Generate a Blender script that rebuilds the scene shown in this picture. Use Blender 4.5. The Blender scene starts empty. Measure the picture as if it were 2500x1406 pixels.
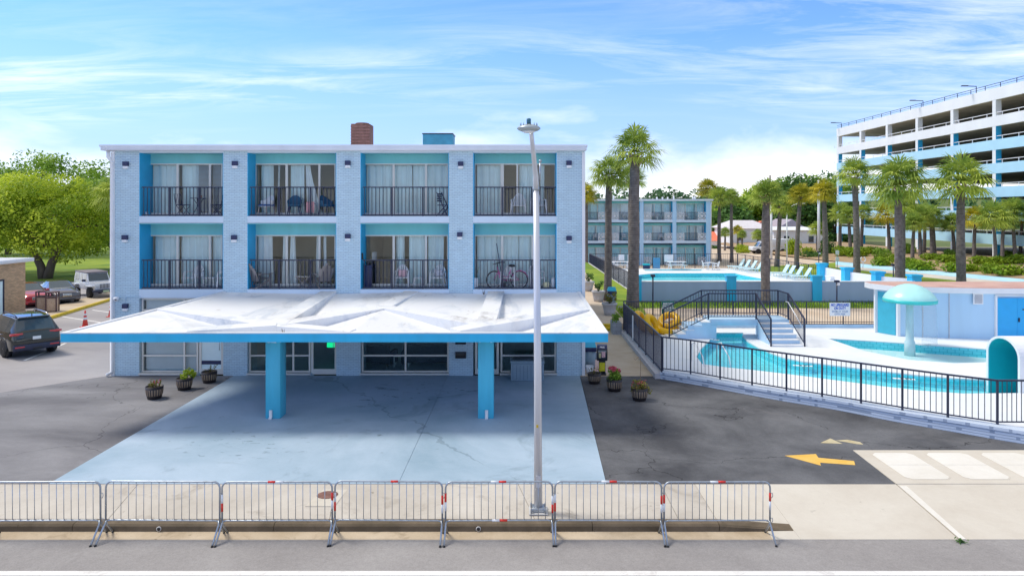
import bpy, bmesh, math, random
from mathutils import Vector, Matrix, Euler
from mathutils.geometry import tessellate_polygon
R = math.radians
rnd = random.Random(7)
SC = bpy.context.scene
COL = SC.collection
KIDS = {}
F, CX, CY, CH = 1670.0, 1265.0, 515.0, 6.5      # focal length in photo pixels, vanishing point, eye height


def P(px, py, Y):
    return ((px - CX) * Y / F, Y, CH - (py - CY) * Y / F)


def G(px, py, z=0.0):
    Y = (CH - z) * F / (py - CY)
    return ((px - CX) * Y / F, Y, z)


def X(px, Y):
    return (px - CX) * Y / F


# ------------------------------------------------------------------ mesh builder
class MB:
    def __init__(s):
        s.v, s.f, s.m, s.s = [], [], [], []

    def add(s, vs, fs, mi=0, sm=False, M=None):
        n = len(s.v)
        if M is not None:
            vs = [M @ Vector(v) for v in vs]
        s.v += [tuple(v) for v in vs]
        for f in fs:
            s.f.append(tuple(i + n for i in f)); s.m.append(mi); s.s.append(sm)
        return s

    def box(s, x0, x1, y0, y1, z0, z1, mi=0, M=None):
        vs = [(x0, y0, z0), (x1, y0, z0), (x1, y1, z0), (x0, y1, z0), (x0, y0, z1), (x1, y0, z1), (x1, y1, z1), (x0, y1, z1)]
        return s.add(vs, [(0, 3, 2, 1), (4, 5, 6, 7), (0, 1, 5, 4), (1, 2, 6, 5), (2, 3, 7, 6), (3, 0, 4, 7)], mi, False, M)

    def bbox(s, x0, x1, y0, y1, z0, z1, b=.02, seg=2, mi=0, M=None, sm=True):
        bm = bmesh.new()
        bmesh.ops.create_cube(bm, size=1)
        for v in bm.verts:
            v.co = Vector(((x0 + x1) / 2 + v.co.x * (x1 - x0), (y0 + y1) / 2 + v.co.y * (y1 - y0), (z0 + z1) / 2 + v.co.z * (z1 - z0)))
        bmesh.ops.bevel(bm, geom=bm.edges[:], offset=b, segments=seg, affect='EDGES', profile=.5)
        bm.verts.ensure_lookup_table()
        s.add([v.co.copy() for v in bm.verts], [[v.index for v in f.verts] for f in bm.faces], mi, sm, M)
        bm.free()
        return s

    def tube(s, pts, r, n=8, mi=0, closed=False, M=None, sm=True):
        pts = [Vector(p) for p in pts]
        k = len(pts)
        rs = r if isinstance(r, (list, tuple)) else [r] * k
        vs, fs = [], []
        up = None
        for i in range(k):
            if closed:
                d = pts[(i + 1) % k] - pts[i - 1]
            else:
                d = pts[min(i + 1, k - 1)] - pts[max(i - 1, 0)]
            d.normalize()
            if up is None:
                up = Vector((0, 0, 1)) if abs(d.z) < .9 else Vector((1, 0, 0))
            a = up - d * up.dot(d)
            if a.length < 1e-5:
                a = d.orthogonal()
            a.normalize(); up = a
            b = d.cross(a)
            for j in range(n):
                t = 2 * math.pi * j / n
                vs.append(pts[i] + (a * math.cos(t) + b * math.sin(t)) * rs[i])
        for i in range(k if closed else k - 1):
            for j in range(n):
                p, q = i * n, ((i + 1) % k) * n
                fs.append((p + j, q + j, q + (j + 1) % n, p + (j + 1) % n))
        if not closed:
            fs.append(tuple(range(n))); fs.append(tuple(range((k - 1) * n, k * n))[::-1])
        return s.add(vs, fs, mi, sm, M)

    def bar(s, a, b, w, mi=0, h=None):
        """square bar from a to b"""
        a, b = Vector(a), Vector(b)
        d = (b - a).normalized()
        up = Vector((0, 0, 1)) if abs(d.z) < .95 else Vector((0, 1, 0))
        u = d.cross(up).normalized(); v = u.cross(d)
        h = h or w
        vs = []
        for p in (a, b):
            for su, sv in ((-1, -1), (1, -1), (1, 1), (-1, 1)):
                vs.append(p + u * (su * w / 2) + v * (sv * h / 2))
        return s.add(vs, [(0, 1, 2, 3), (7, 6, 5, 4), (0, 4, 5, 1), (1, 5, 6, 2), (2, 6, 7, 3), (3, 7, 4, 0)], mi)

    def lathe(s, prof, n=24, c=(0, 0, 0), mi=0, M=None, sm=True, cap=True):
        vs, fs = [], []
        for r, z in prof:
            for j in range(n):
                t = 2 * math.pi * j / n
                vs.append((c[0] + r * math.cos(t), c[1] + r * math.sin(t), c[2] + z))
        for i in range(len(prof) - 1):
            for j in range(n):
                fs.append((i * n + j, i * n + (j + 1) % n, (i + 1) * n + (j + 1) % n, (i + 1) * n + j))
        if cap:
            fs.append(tuple(range(n))[::-1]); k = (len(prof) - 1) * n; fs.append(tuple(range(k, k + n)))
        return s.add(vs, fs, mi, sm, M)

    def poly(s, pts, mi=0):
        return s.add(pts, [tuple(range(len(pts)))], mi)

    def prism(s, pts, z0, z1, mi=0, holes=(), mtop=None, bottom=True):
        """vertical prism over a 2-D outline (z0/z1 number or function of x, y)"""
        f0 = z0 if callable(z0) else (lambda x, y: z0)
        f1 = z1 if callable(z1) else (lambda x, y: z1)
        loops = [list(pts)] + [list(h) for h in holes]
        flat = [p for l in loops for p in l]
        tri = tessellate_polygon([[Vector((p[0], p[1], 0)) for p in l] for l in loops])
        n = len(s.v)
        s.v += [(x, y, f1(x, y)) for x, y in flat]
        s.v += [(x, y, f0(x, y)) for x, y in flat]
        k = len(flat)

        def area(t):
            a, b, c = (flat[i] for i in t)
            return (b[0] - a[0]) * (c[1] - a[1]) - (c[0] - a[0]) * (b[1] - a[1])
        for t in tri:
            t = t if area(t) > 0 else t[::-1]
            s.f.append(tuple(n + i for i in t)); s.m.append(mi if mtop is None else mtop); s.s.append(False)
            if bottom:
                s.f.append(tuple(n + k + i for i in t[::-1])); s.m.append(mi); s.s.append(False)
        o = 0
        for li, l in enumerate(loops):
            q = len(l)
            sa = sum(l[i][0] * l[(i + 1) % q][1] - l[(i + 1) % q][0] * l[i][1] for i in range(q))
            fl = (sa > 0) != (li > 0)
            for i in range(q):
                a, b = n + o + i, n + o + (i + 1) % q
                s.f.append((a, a + k, b + k, b) if fl else (b, b + k, a + k, a)); s.m.append(mi); s.s.append(False)
            o += q
        return s

    def sheet(s, pts, z, mi=0):
        tri = tessellate_polygon([[Vector((p[0], p[1], 0)) for p in pts]])
        def ar(t):
            a, b, c = (pts[i] for i in t)
            return (b[0] - a[0]) * (c[1] - a[1]) - (c[0] - a[0]) * (b[1] - a[1])
        return s.add([(p[0], p[1], z) for p in pts], [t if ar(t) > 0 else t[::-1] for t in tri], mi)

    def build(s, name, mats, parent=None, world=False, loc=None, rz=0):
        me = bpy.data.meshes.new(name)
        v = s.v
        if world and parent is not None:
            M = parent_world(parent).inverted()
            v = [tuple(M @ Vector(p)) for p in v]
        me.from_pydata(v, [], s.f)
        for m in (mats if isinstance(mats, (list, tuple)) else [mats]):
            me.materials.append(m)
        me.polygons.foreach_set('material_index', s.m)
        me.polygons.foreach_set('use_smooth', s.s)
        me.update()
        o = bpy.data.objects.new(name, me)
        COL.objects.link(o)
        if parent is not None:
            o.parent = parent; KIDS.setdefault(parent.name, []).append(o)
        if loc is not None:
            o.location = loc
        o.rotation_euler.z = rz
        return o


def parent_world(o):
    M = Matrix.LocRotScale(o.location, o.rotation_euler, o.scale)
    return parent_world(o.parent) @ M if o.parent else M


def tag(o, label=None, cat=None, group=None, kind=None):
    if label: o['label'] = label
    if cat: o['category'] = cat
    if group: o['group'] = group
    if kind: o['kind'] = kind
    return o


def thing(name, label, cat, loc=(0, 0, 0), rz=0, group=None):
    o = bpy.data.objects.new(name, None)
    COL.objects.link(o)
    o.location = loc; o.rotation_euler.z = rz; o.empty_display_size = .2
    return tag(o, label, cat, group)


def kids(o):
    return list(KIDS.get(o.name, []))


def dup(o, loc=None, rz=None, label=None, parent=None, scale=None, tree=None):
    c = o.copy(); COL.objects.link(c)
    if parent is not None:
        c.parent = parent; KIDS.setdefault(parent.name, []).append(c)
    if loc is not None: c.location = loc
    if rz is not None: c.rotation_euler.z = rz
    if label: c['label'] = label
    if scale is not None: c.scale = (scale,) * 3 if isinstance(scale, (int, float)) else scale
    for ch in (kids(o) if tree is None else tree):
        dup(ch, parent=c)
    return c


def struct(mb, name, m):
    return tag(mb.build(name, m), kind='structure')


def text_mesh(body, size, name, m, parent, loc, rot=(R(90), 0, 0), align='CENTER', bold=.0, extrude=.002, sx=1.0):
    cu = bpy.data.curves.new('lettering', 'FONT')
    cu.body = body; cu.size = size; cu.align_x = align; cu.align_y = 'CENTER'; cu.extrude = extrude; cu.offset = bold
    cu.space_line = .92
    t = bpy.data.objects.new('tmp', cu); COL.objects.link(t)
    bpy.context.view_layer.update()
    me = bpy.data.meshes.new_from_object(t.evaluated_get(bpy.context.evaluated_depsgraph_get()))
    bpy.data.objects.remove(t)
    me.name = name; me.materials.clear(); me.materials.append(m)
    o = bpy.data.objects.new(name, me); COL.objects.link(o)
    o.parent = parent; KIDS.setdefault(parent.name, []).append(o); o.location = loc; o.rotation_euler = rot; o.scale = (sx, 1, 1)
    return o


# ------------------------------------------------------------------ materials
def nt(name):
    m = bpy.data.materials.new(name); m.use_nodes = True
    t = m.node_tree; b = t.nodes['Principled BSDF']
    return m, t, b


def node(t, typ, **kw):
    n = t.nodes.new(typ)
    for k, v in kw.items():
        if k.startswith('i_'):
            n.inputs[k[2:].replace('_', ' ')].default_value = v
        else:
            setattr(n, k, v)
    return n


def c4(c, k=1.0):
    return (min(c[0] * k, 1), min(c[1] * k, 1), min(c[2] * k, 1), 1)


def mixc(t, fac, a, b, mode='MIX'):
    n = node(t, 'ShaderNodeMix', data_type='RGBA', blend_type=mode)
    for s, v in ((0, fac), (6, a), (7, b)):
        if hasattr(v, 'is_linked'): t.links.new(v, n.inputs[s])
        else: n.inputs[s].default_value = v
    return n.outputs[2]


def mth(t, op, a, b=None, c=None, clamp=False):
    n = node(t, 'ShaderNodeMath', operation=op, use_clamp=clamp)
    for i, v in enumerate((a, b, c)):
        if v is None: continue
        if hasattr(v, 'is_linked'): t.links.new(v, n.inputs[i])
        else: n.inputs[i].default_value = v
    return n.outputs[0]


def ramp(t, val, lo, hi):
    n = node(t, 'ShaderNodeMapRange', clamp=True)
    n.inputs[1].default_value = lo; n.inputs[2].default_value = hi
    t.links.new(val, n.inputs[0])
    return n.outputs[0]


def noise(t, vec, scale, detail=4, rough=.55, dist=0):
    n = node(t, 'ShaderNodeTexNoise')
    n.inputs['Scale'].default_value = scale; n.inputs['Detail'].default_value = detail
    n.inputs['Roughness'].default_value = rough; n.inputs['Distortion'].default_value = dist
    if vec is not None: t.links.new(vec, n.inputs['Vector'])
    return n.outputs[0]


def objco(t):
    return node(t, 'ShaderNodeTexCoord').outputs['Object']


def geopos(t):
    return node(t, 'ShaderNodeNewGeometry').outputs['Position']


def bumpn(t, b, h, st, dist=.01):
    n = node(t, 'ShaderNodeBump'); n.inputs['Strength'].default_value = st; n.inputs['Distance'].default_value = dist
    t.links.new(h, n.inputs['Height']); t.links.new(n.outputs[0], b.inputs['Normal'])


def pm(name, col, rough=.6, metal=0.0, var=.08, vs=3.0, bump=0.0, bs=60, coat=0.0, streak=False, spec=None):
    m, t, b = nt(name)
    b.inputs['Roughness'].default_value = rough; b.inputs['Metallic'].default_value = metal
    if spec is not None: b.inputs['Specular IOR Level'].default_value = spec
    if coat:
        b.inputs['Coat Weight'].default_value = coat; b.inputs['Coat Roughness'].default_value = .05
    v = objco(t)
    if streak:
        mp = node(t, 'ShaderNodeMapping'); mp.inputs['Scale'].default_value = (1, 1, .18); t.links.new(v, mp.inputs[0]); v2 = mp.outputs[0]
    else: v2 = v
    nz = noise(t, v2, vs, 6)
    o = mixc(t, ramp(t, nz, .3, .7), c4(col, 1 - var), c4(col, 1 + var))
    t.links.new(o, b.inputs['Base Color'])
    if bump:
        bumpn(t, b, noise(t, v, bs, 3), bump)
    return m


def brickmat(name, col, mortar, bw=.2, rh=.068, ms=.007, var=.1, rough=.75, vary=.06):
    m, t, b = nt(name)
    b.inputs['Roughness'].default_value = rough
    pos = geopos(t)
    sp = node(t, 'ShaderNodeSeparateXYZ'); t.links.new(pos, sp.inputs[0])
    cb = node(t, 'ShaderNodeCombineXYZ')
    t.links.new(mth(t, 'ADD', sp.outputs[0], sp.outputs[1]), cb.inputs[0]); t.links.new(sp.outputs[2], cb.inputs[1])
    br = node(t, 'ShaderNodeTexBrick')
    t.links.new(cb.outputs[0], br.inputs['Vector'])
    br.inputs['Color1'].default_value = c4(col, 1 - vary); br.inputs['Color2'].default_value = c4(col, 1 + vary)
    br.inputs['Mortar'].default_value = c4(mortar)
    br.inputs['Scale'].default_value = 1; br.inputs['Mortar Size'].default_value = ms
    br.inputs['Brick Width'].default_value = bw; br.inputs['Row Height'].default_value = rh
    br.inputs['Mortar Smooth'].default_value = .2
    nz = noise(t, pos, 1.3, 6)
    mps = node(t, 'ShaderNodeMapping'); mps.inputs['Scale'].default_value = (3, 3, .16); t.links.new(pos, mps.inputs[0])
    nz = mth(t, 'ADD', mth(t, 'MULTIPLY', nz, .5), mth(t, 'MULTIPLY', noise(t, mps.outputs[0], 1.2, 5, .6), .5))
    o = mixc(t, ramp(t, nz, .25, .75), c4((1 - var,) * 3), c4((1, 1, 1)))
    t.links.new(mixc(t, 1.0, br.outputs['Color'], o, 'MULTIPLY'), b.inputs['Base Color'])
    bumpn(t, b, mth(t, 'MULTIPLY', br.outputs['Fac'], -1.0), .6, .01)
    return m


def groundmat(name, ca, cb_, patch=.25, grain=.12, crack=0.0, crack_scale=.22, stain=None, stain_amt=0.0, stain_scale=.6, rough=.9, bump=.3, gs=55, streak=False):
    m, t, b = nt(name)
    b.inputs['Roughness'].default_value = rough
    b.inputs['Specular IOR Level'].default_value = .3
    pos = geopos(t)
    v = pos
    if streak:
        mp = node(t, 'ShaderNodeMapping'); mp.inputs['Scale'].default_value = (.45, 1.2, 1); t.links.new(pos, mp.inputs[0]); v = mp.outputs[0]
    a = noise(t, v, patch, 7, .62, .4)
    o = mixc(t, ramp(t, a, .34, .66), c4(ca), c4(cb_))
    g = noise(t, pos, gs, 2, .7)
    g2 = noise(t, pos, 9, 4, .6)
    gg = mth(t, 'ADD', mth(t, 'MULTIPLY', g, .65), mth(t, 'MULTIPLY', g2, .35))
    k = mth(t, 'ADD', mth(t, 'MULTIPLY', mth(t, 'SUBTRACT', gg, .5), grain * 6), 1.0)
    cbn = node(t, 'ShaderNodeCombineXYZ')
    for i in range(3): t.links.new(k, cbn.inputs[i])
    o = mixc(t, 1.0, o, cbn.outputs[0], 'MULTIPLY')
    if stain is not None and stain_amt:
        s1 = noise(t, pos, stain_scale, 8, .68, 1.2)
        o = mixc(t, mth(t, 'MULTIPLY', ramp(t, s1, .56, .72), stain_amt), o, c4(stain))
        s2 = noise(t, pos, stain_scale * 5, 3, .5)
        o = mixc(t, mth(t, 'MULTIPLY', ramp(t, s2, .71, .76), stain_amt), o, c4(stain, .6))
    if crack:
        wn = node(t, 'ShaderNodeTexNoise'); wn.inputs['Scale'].default_value = .9; wn.inputs['Detail'].default_value = 5
        t.links.new(pos, wn.inputs['Vector'])
        va = node(t, 'ShaderNodeVectorMath', operation='SCALE'); va.inputs['Scale'].default_value = 1.5; t.links.new(wn.outputs['Color'], va.inputs[0])
        vb = node(t, 'ShaderNodeVectorMath', operation='ADD'); t.links.new(va.outputs[0], vb.inputs[0]); t.links.new(pos, vb.inputs[1])
        vo = node(t, 'ShaderNodeTexVoronoi', feature='DISTANCE_TO_EDGE'); vo.inputs['Scale'].default_value = crack_scale
        t.links.new(vb.outputs[0], vo.inputs['Vector'])
        wid = mth(t, 'MULTIPLY', noise(t, pos, .5, 3), .009)
        ln = mth(t, 'LESS_THAN', vo.outputs['Distance'], mth(t, 'SUBTRACT', wid, .0025))
        o = mixc(t, mth(t, 'MULTIPLY', ln, crack), o, c4(ca, .25))
    t.links.new(o, b.inputs['Base Color'])
    if bump: bumpn(t, b, gg, bump, .004)
    return m


def leafmat(name, c1, c2, trans=.35, ns=.35, rough=.55):
    m, t, b = nt(name)
    b.inputs['Roughness'].default_value = rough; b.inputs['Specular IOR Level'].default_value = .25
    ri = node(t, 'ShaderNodeNewGeometry').outputs['Random Per Island']
    nz = noise(t, objco(t), ns, 4)
    f = mth(t, 'ADD', mth(t, 'MULTIPLY', ri, .35), mth(t, 'MULTIPLY', ramp(t, nz, .36, .62), .68), clamp=True)
    o = mixc(t, f, c4(c1), c4(c2))
    t.links.new(o, b.inputs['Base Color'])
    tr = node(t, 'ShaderNodeBsdfTranslucent'); t.links.new(o, tr.inputs[0])
    mx = node(t, 'ShaderNodeMixShader'); mx.inputs[0].default_value = trans
    t.links.new(b.outputs[0], mx.inputs[1]); t.links.new(tr.outputs[0], mx.inputs[2])
    t.links.new(mx.outputs[0], t.nodes['Material Output'].inputs[0])
    return m


def glassmat(name, tint=(.85, .95, .95), refl=.12, rough=.02):
    m, t, b = nt(name)
    t.nodes.remove(b)
    tr = node(t, 'ShaderNodeBsdfTransparent'); tr.inputs[0].default_value = c4(tint)
    gl = node(t, 'ShaderNodeBsdfGlossy'); gl.inputs['Roughness'].default_value = rough
    fr = node(t, 'ShaderNodeFresnel'); fr.inputs[0].default_value = 1.22 if 'water' in name else 1.3
    mx = node(t, 'ShaderNodeMixShader')
    t.links.new(mth(t, 'MINIMUM', mth(t, 'ADD', fr.outputs[0], refl, clamp=True), .16 if 'water' in name else .9), mx.inputs[0])
    t.links.new(tr.outputs[0], mx.inputs[1]); t.links.new(gl.outputs[0], mx.inputs[2])
    t.links.new(mx.outputs[0], t.nodes['Material Output'].inputs[0])
    return m, t, gl


M = {}
M['brick'] = brickmat('painted_brick_blue', (.58, .77, .88), (.35, .52, .68), var=.12)
M['band'] = pm('painted_concrete_band', (.62, .75, .88), .6, var=.05, vs=1.2, streak=True)
M['white'] = pm('white_paint', (.80, .82, .85), .5, var=.04, vs=2)
M['fascia'] = pm('white_fascia', (.74, .79, .88), .45, var=.05, vs=1.5, streak=True)
M['sideblue'] = pm('bright_blue_paint', (.03, .45, .80), .5, var=.06, vs=2)
M['header'] = pm('teal_grey_paint', (.20, .60, .66), .6, var=.07, vs=1.5, streak=True)
M['canblue'] = pm('canopy_blue_paint', (.02, .46, .78), .45, var=.12, vs=1.2, streak=True)
M['colblue'] = pm('column_blue_paint', (.08, .54, .74), .5, var=.16, vs=1.6, streak=True)
M['rail'] = pm('dark_rail_paint', (.018, .025, .06), .4, var=.1)
M['frame'] = pm('cream_window_frame', (.74, .73, .68), .4, var=.04)
M['curtain'] = pm('pale_curtain', (.76, .92, .95), .8, var=.06, vs=1.4)
M['curtain2'] = pm('white_curtain', (.86, .92, .94), .8, var=.05, vs=2)
M['blind'] = pm('white_blind', (.78, .83, .86), .6, var=.04)
M['taupe'] = pm('taupe_tone', (.62, .56, .42), .8, var=.08, vs=.8)  # on the motel room walls it paints in the building reflected in the glass
M['black'] = pm('black_plastic', (.012, .013, .018), .4, var=.1)
M['navy'] = pm('navy_metal', (.02, .03, .10), .4, var=.1)
M['glass'] = glassmat('window_glass', (.97, 1, 1), .02)[0]
M['gglass'] = glassmat('lobby_glass', (.82, .92, .92), .03)[0]
M['plastic'] = pm('white_plastic', (.80, .83, .86), .35, var=.03)
M['steel'] = pm('galvanised_steel', (.42, .47, .53), .38, .75, var=.2, vs=6)
M['pole'] = pm('pale_metal_pole', (.66, .68, .72), .38, .35, var=.1, vs=2, streak=True)
M['red'] = pm('red_tape', (.72, .03, .02), .4, var=.1)
M['yellow'] = pm('yellow_paint', (.70, .50, .02), .6, var=.15, vs=4)
M['tube'] = pm('yellow_vinyl', (.85, .48, .0), .3, var=.05)
M['wood'] = pm('weathered_stave', (.30, .22, .15), .8, var=.3, vs=8, streak=True)
M['hoop'] = pm('dark_hoop', (.035, .028, .03), .5, var=.2)
M['soil'] = pm('potting_soil', (.04, .03, .02), .95, var=.3, vs=15, bump=.5)
M['leaf'] = leafmat('leaf_green', (.08, .20, .02), (.42, .60, .08))
M['leafdark'] = leafmat('leaf_dark_green', (.04, .11, .03), (.14, .28, .06))
M['leafbright'] = leafmat('leaf_bright_green', (.11, .25, .015), (.74, .82, .07), trans=.42, ns=.22)
M['leafdry'] = leafmat('leaf_olive', (.12, .11, .02), (.38, .36, .08))
M['palm'] = leafmat('palm_frond', (.09, .21, .035), (.60, .68, .12), .4, .6)
M['palmgold'] = leafmat('palm_frond_gold', (.16, .22, .02), (.75, .62, .05), .3, .6)
M['palmdry'] = pm('dry_palm_boot', (.42, .33, .22), .85, var=.35, vs=6)
M['hedge'] = leafmat('clipped_hedge', (.10, .21, .012), (.46, .60, .04), .3, .8)
M['flower'] = leafmat('pink_flower', (.55, .05, .08), (.80, .22, .28), .25, 3)
M['bark'] = pm('tree_bark', (.16, .12, .09), .9, var=.3, vs=5, bump=.5, bs=12, streak=True)
M['concrete'] = pm('pale_concrete', (.58, .58, .58), .8, var=.1, vs=4, bump=.2)
M['poolpaint'] = pm('pale_blue_concrete', (.46, .66, .86), .6, var=.06, vs=2)
M['planter'] = pm('planter_concrete', (.50, .50, .53), .8, var=.12, vs=5, bump=.3)
M['rubber'] = pm('tyre_rubber', (.015, .015, .017), .7, var=.1)
M['rim'] = pm('alloy_rim', (.45, .47, .50), .3, .8, var=.1)
M['chrome'] = pm('chrome', (.7, .72, .75), .15, .9, var=.03)
M['plate'] = pm('number_plate', (.75, .78, .80), .4, var=.04)
M['carglass'] = pm('car_glass', (.03, .06, .08), .04, var=.1, coat=1)
M['lens'] = pm('lamp_lens', (.65, .70, .75), .1, var=.05, coat=1)
M['redlens'] = pm('red_lens', (.55, .02, .03), .15, var=.05, coat=1)
M['sofa'] = pm('dark_sofa_fabric', (.03, .05, .07), .8, var=.2)
M['rust'] = pm('rusty_brown_metal', (.20, .10, .08), .8, var=.35, vs=5, streak=True)
M['aqua'] = pm('aqua_fibreglass', (.45, .82, .78), .3, var=.08, vs=2)
M['teal'] = pm('teal_paint', (.01, .50, .58), .5, var=.05, vs=2)
M['doorblue'] = pm('door_blue_paint', (.015, .40, .82), .45, var=.04, vs=2)
M['shed'] = pm('shed_panel_paint', (.46, .68, .88), .55, var=.05, vs=1.2, streak=True)
M['lounge'] = pm('aqua_white_plastic', (.62, .82, .86), .35, var=.05)
M['grime'] = pm('taupe_plastic', (.30, .27, .26), .6, var=.12)
M['lampwhite'] = pm('frosted_lamp_glass', (.80, .84, .88), .3, var=.03)


def trunkmat():
    m, t, b = nt('palm_trunk')
    b.inputs['Roughness'].default_value = .9
    v = objco(t)
    w = node(t, 'ShaderNodeTexWave', wave_type='BANDS', bands_direction='Z'); w.inputs['Scale'].default_value = 2.2; w.inputs['Distortion'].default_value = 2.5
    w.inputs['Detail'].default_value = 3; t.links.new(v, w.inputs['Vector'])
    nz = noise(t, v, 4, 6)
    o = mixc(t, ramp(t, nz, .3, .7), c4((.11, .092, .085)), c4((.27, .23, .21)))
    o = mixc(t, mth(t, 'MULTIPLY', w.outputs['Fac'], .35), o, c4((.10, .08, .07)))
    t.links.new(o, b.inputs['Base Color']); bumpn(t, b, w.outputs['Fac'], .5, .02)
    return m


M['trunk'] = trunkmat()


def canopytop():
    m, t, b = nt('white_roof_coating')
    b.inputs['Roughness'].default_value = .6
    pos = geopos(t)
    mp = node(t, 'ShaderNodeMapping'); mp.inputs['Scale'].default_value = (1, .5, 1); t.links.new(pos, mp.inputs[0])
    a = noise(t, mp.outputs[0], .55, 8, .65, .8)
    o = mixc(t, ramp(t, a, .50, .70), c4((.80, .81, .82)), c4((.44, .51, .60)))
    s = noise(t, mp.outputs[0], 2.2, 6, .7, .5)
    o = mixc(t, mth(t, 'MULTIPLY', ramp(t, s, .60, .72), .5), o, c4((.36, .32, .28)))
    for (cx, cy, rad, am) in ((-1.5, 22.5, 1.0, .8), (-.45, 22.4, .8, .7), (-7.0, 22.6, .9, .45), (-8.4, 22.4, .7, .35), (-5.2, 26.3, 1.2, .4)):
        vd = node(t, 'ShaderNodeVectorMath', operation='DISTANCE'); t.links.new(pos, vd.inputs[0]); vd.inputs[1].default_value = (cx, cy, 2.8)
        k = mth(t, 'MULTIPLY', mth(t, 'SUBTRACT', 1.0, ramp(t, vd.outputs['Value'], rad * .2, rad)), mth(t, 'MULTIPLY', ramp(t, s, .42, .62), am))
        o = mixc(t, k, o, c4((.22, .18, .14)))
    t.links.new(o, b.inputs['Base Color'])
    return m


M['cantop'] = canopytop()
M['g_road'] = groundmat('road_asphalt', (.27, .255, .248), (.345, .33, .32), .3, .14, stain=(.19, .18, .175), stain_amt=.35, stain_scale=.35, gs=38, rough=.95)
M['g_walk'] = groundmat('sidewalk_concrete', (.48, .44, .38), (.60, .56, .495), .45, .06, stain=(.30, .26, .21), stain_amt=.8, stain_scale=.8, gs=80, bump=.15)
M['g_apron'] = groundmat('apron_concrete', (.56, .51, .43), (.64, .60, .52), .5, .05, stain=(.45, .40, .33), stain_amt=.3, gs=80, bump=.15)
M['g_gutter'] = groundmat('gutter_concrete', (.42, .33, .22), (.58, .48, .35), .8, .08, stain=(.22, .16, .10), stain_amt=.6, stain_scale=1.4, gs=60)
M['g_kerb'] = groundmat('weathered_kerb', (.11, .085, .055), (.20, .155, .105), .9, .1, stain=(.10, .08, .05), stain_amt=.8, stain_scale=1.6)
M['g_slab'] = groundmat('painted_slab_blue', (.23, .35, .44), (.46, .57, .68), .16, .04, crack=.3, crack_scale=.05, stain=(.14, .21, .26), stain_amt=.6, stain_scale=.42, rough=.6, bump=.1)
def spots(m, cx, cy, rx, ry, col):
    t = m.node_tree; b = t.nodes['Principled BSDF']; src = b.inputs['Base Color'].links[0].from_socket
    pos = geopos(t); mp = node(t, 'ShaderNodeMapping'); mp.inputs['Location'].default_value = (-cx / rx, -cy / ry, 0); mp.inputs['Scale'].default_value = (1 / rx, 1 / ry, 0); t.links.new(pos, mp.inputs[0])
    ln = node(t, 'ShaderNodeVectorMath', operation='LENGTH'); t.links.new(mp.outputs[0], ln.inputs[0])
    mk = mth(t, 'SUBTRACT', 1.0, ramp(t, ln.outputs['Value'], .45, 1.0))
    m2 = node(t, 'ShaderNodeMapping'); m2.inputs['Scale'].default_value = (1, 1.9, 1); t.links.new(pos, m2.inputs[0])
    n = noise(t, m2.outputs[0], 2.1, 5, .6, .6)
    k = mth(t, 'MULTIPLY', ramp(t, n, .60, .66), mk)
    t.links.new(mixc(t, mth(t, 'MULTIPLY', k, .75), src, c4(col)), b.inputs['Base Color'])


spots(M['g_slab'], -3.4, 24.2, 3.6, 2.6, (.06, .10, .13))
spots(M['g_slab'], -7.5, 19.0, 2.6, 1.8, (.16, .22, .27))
M['g_asph'] = groundmat('dark_asphalt', (.064, .066, .073), (.16, .164, .174), .38, .17, crack=.65, crack_scale=.2, stain=(.17, .165, .17), stain_amt=.5, stain_scale=.5, gs=30)
M['g_asphl'] = groundmat('left_asphalt', (.14, .139, .150), (.29, .288, .30), .3, .1, crack=.45, crack_scale=.14, stain=(.20, .19, .21), stain_amt=.5, stain_scale=.35, gs=40, streak=True)
M['g_lot'] = groundmat('parking_asphalt', (.28, .265, .275), (.40, .38, .38), .18, .06, stain=(.44, .41, .40), stain_amt=.4, stain_scale=.2, gs=40, streak=True)
M['g_path'] = groundmat('walkway_concrete', (.46, .36, .25), (.60, .52, .41), .35, .06, stain=(.36, .25, .15), stain_amt=.5, stain_scale=.45, gs=60)
M['g_tan'] = groundmat('tan_paving', (.56, .44, .32), (.66, .55, .43), .3, .05, gs=50)
M['g_deck'] = groundmat('white_pool_deck', (.72, .77, .82), (.84, .86, .87), .3, .02, stain=(.62, .68, .74), stain_amt=.4, stain_scale=.5, rough=.6, bump=.05)
M['g_lawn'] = groundmat('lawn', (.12, .22, .02), (.30, .38, .03), .22, .22, stain=(.38, .36, .06), stain_amt=.5, stain_scale=.3, gs=14, bump=.8)
M['g_soil'] = groundmat('pine_straw', (.34, .23, .13), (.46, .34, .22), .5, .2, gs=20)
M['g_ground'] = groundmat('ground_grass', (.10, .15, .04), (.20, .22, .08), .05, .15, gs=6)
M['g_pathblue'] = groundmat('painted_kerb_blue', (.38, .66, .84), (.50, .76, .90), .4, .04, gs=40)
M['g_line'] = groundmat('worn_white_line', (.74, .73, .70), (.82, .81, .79), 1.2, .06, stain=(.45, .42, .40), stain_amt=.6, stain_scale=3, gs=30)
M['g_arrow'] = groundmat('worn_yellow_paint', (.74, .44, .08), (.80, .52, .14), 2, .08, gs=30)
M['g_arrowf'] = groundmat('faded_yellow_paint', (.50, .42, .24), (.56, .50, .34), 2, .15, gs=20)
M['g_lid'] = groundmat('vault_lid_concrete', (.70, .67, .60), (.76, .74, .68), .7, .05, stain=(.5, .45, .38), stain_amt=.35, gs=60)


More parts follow.
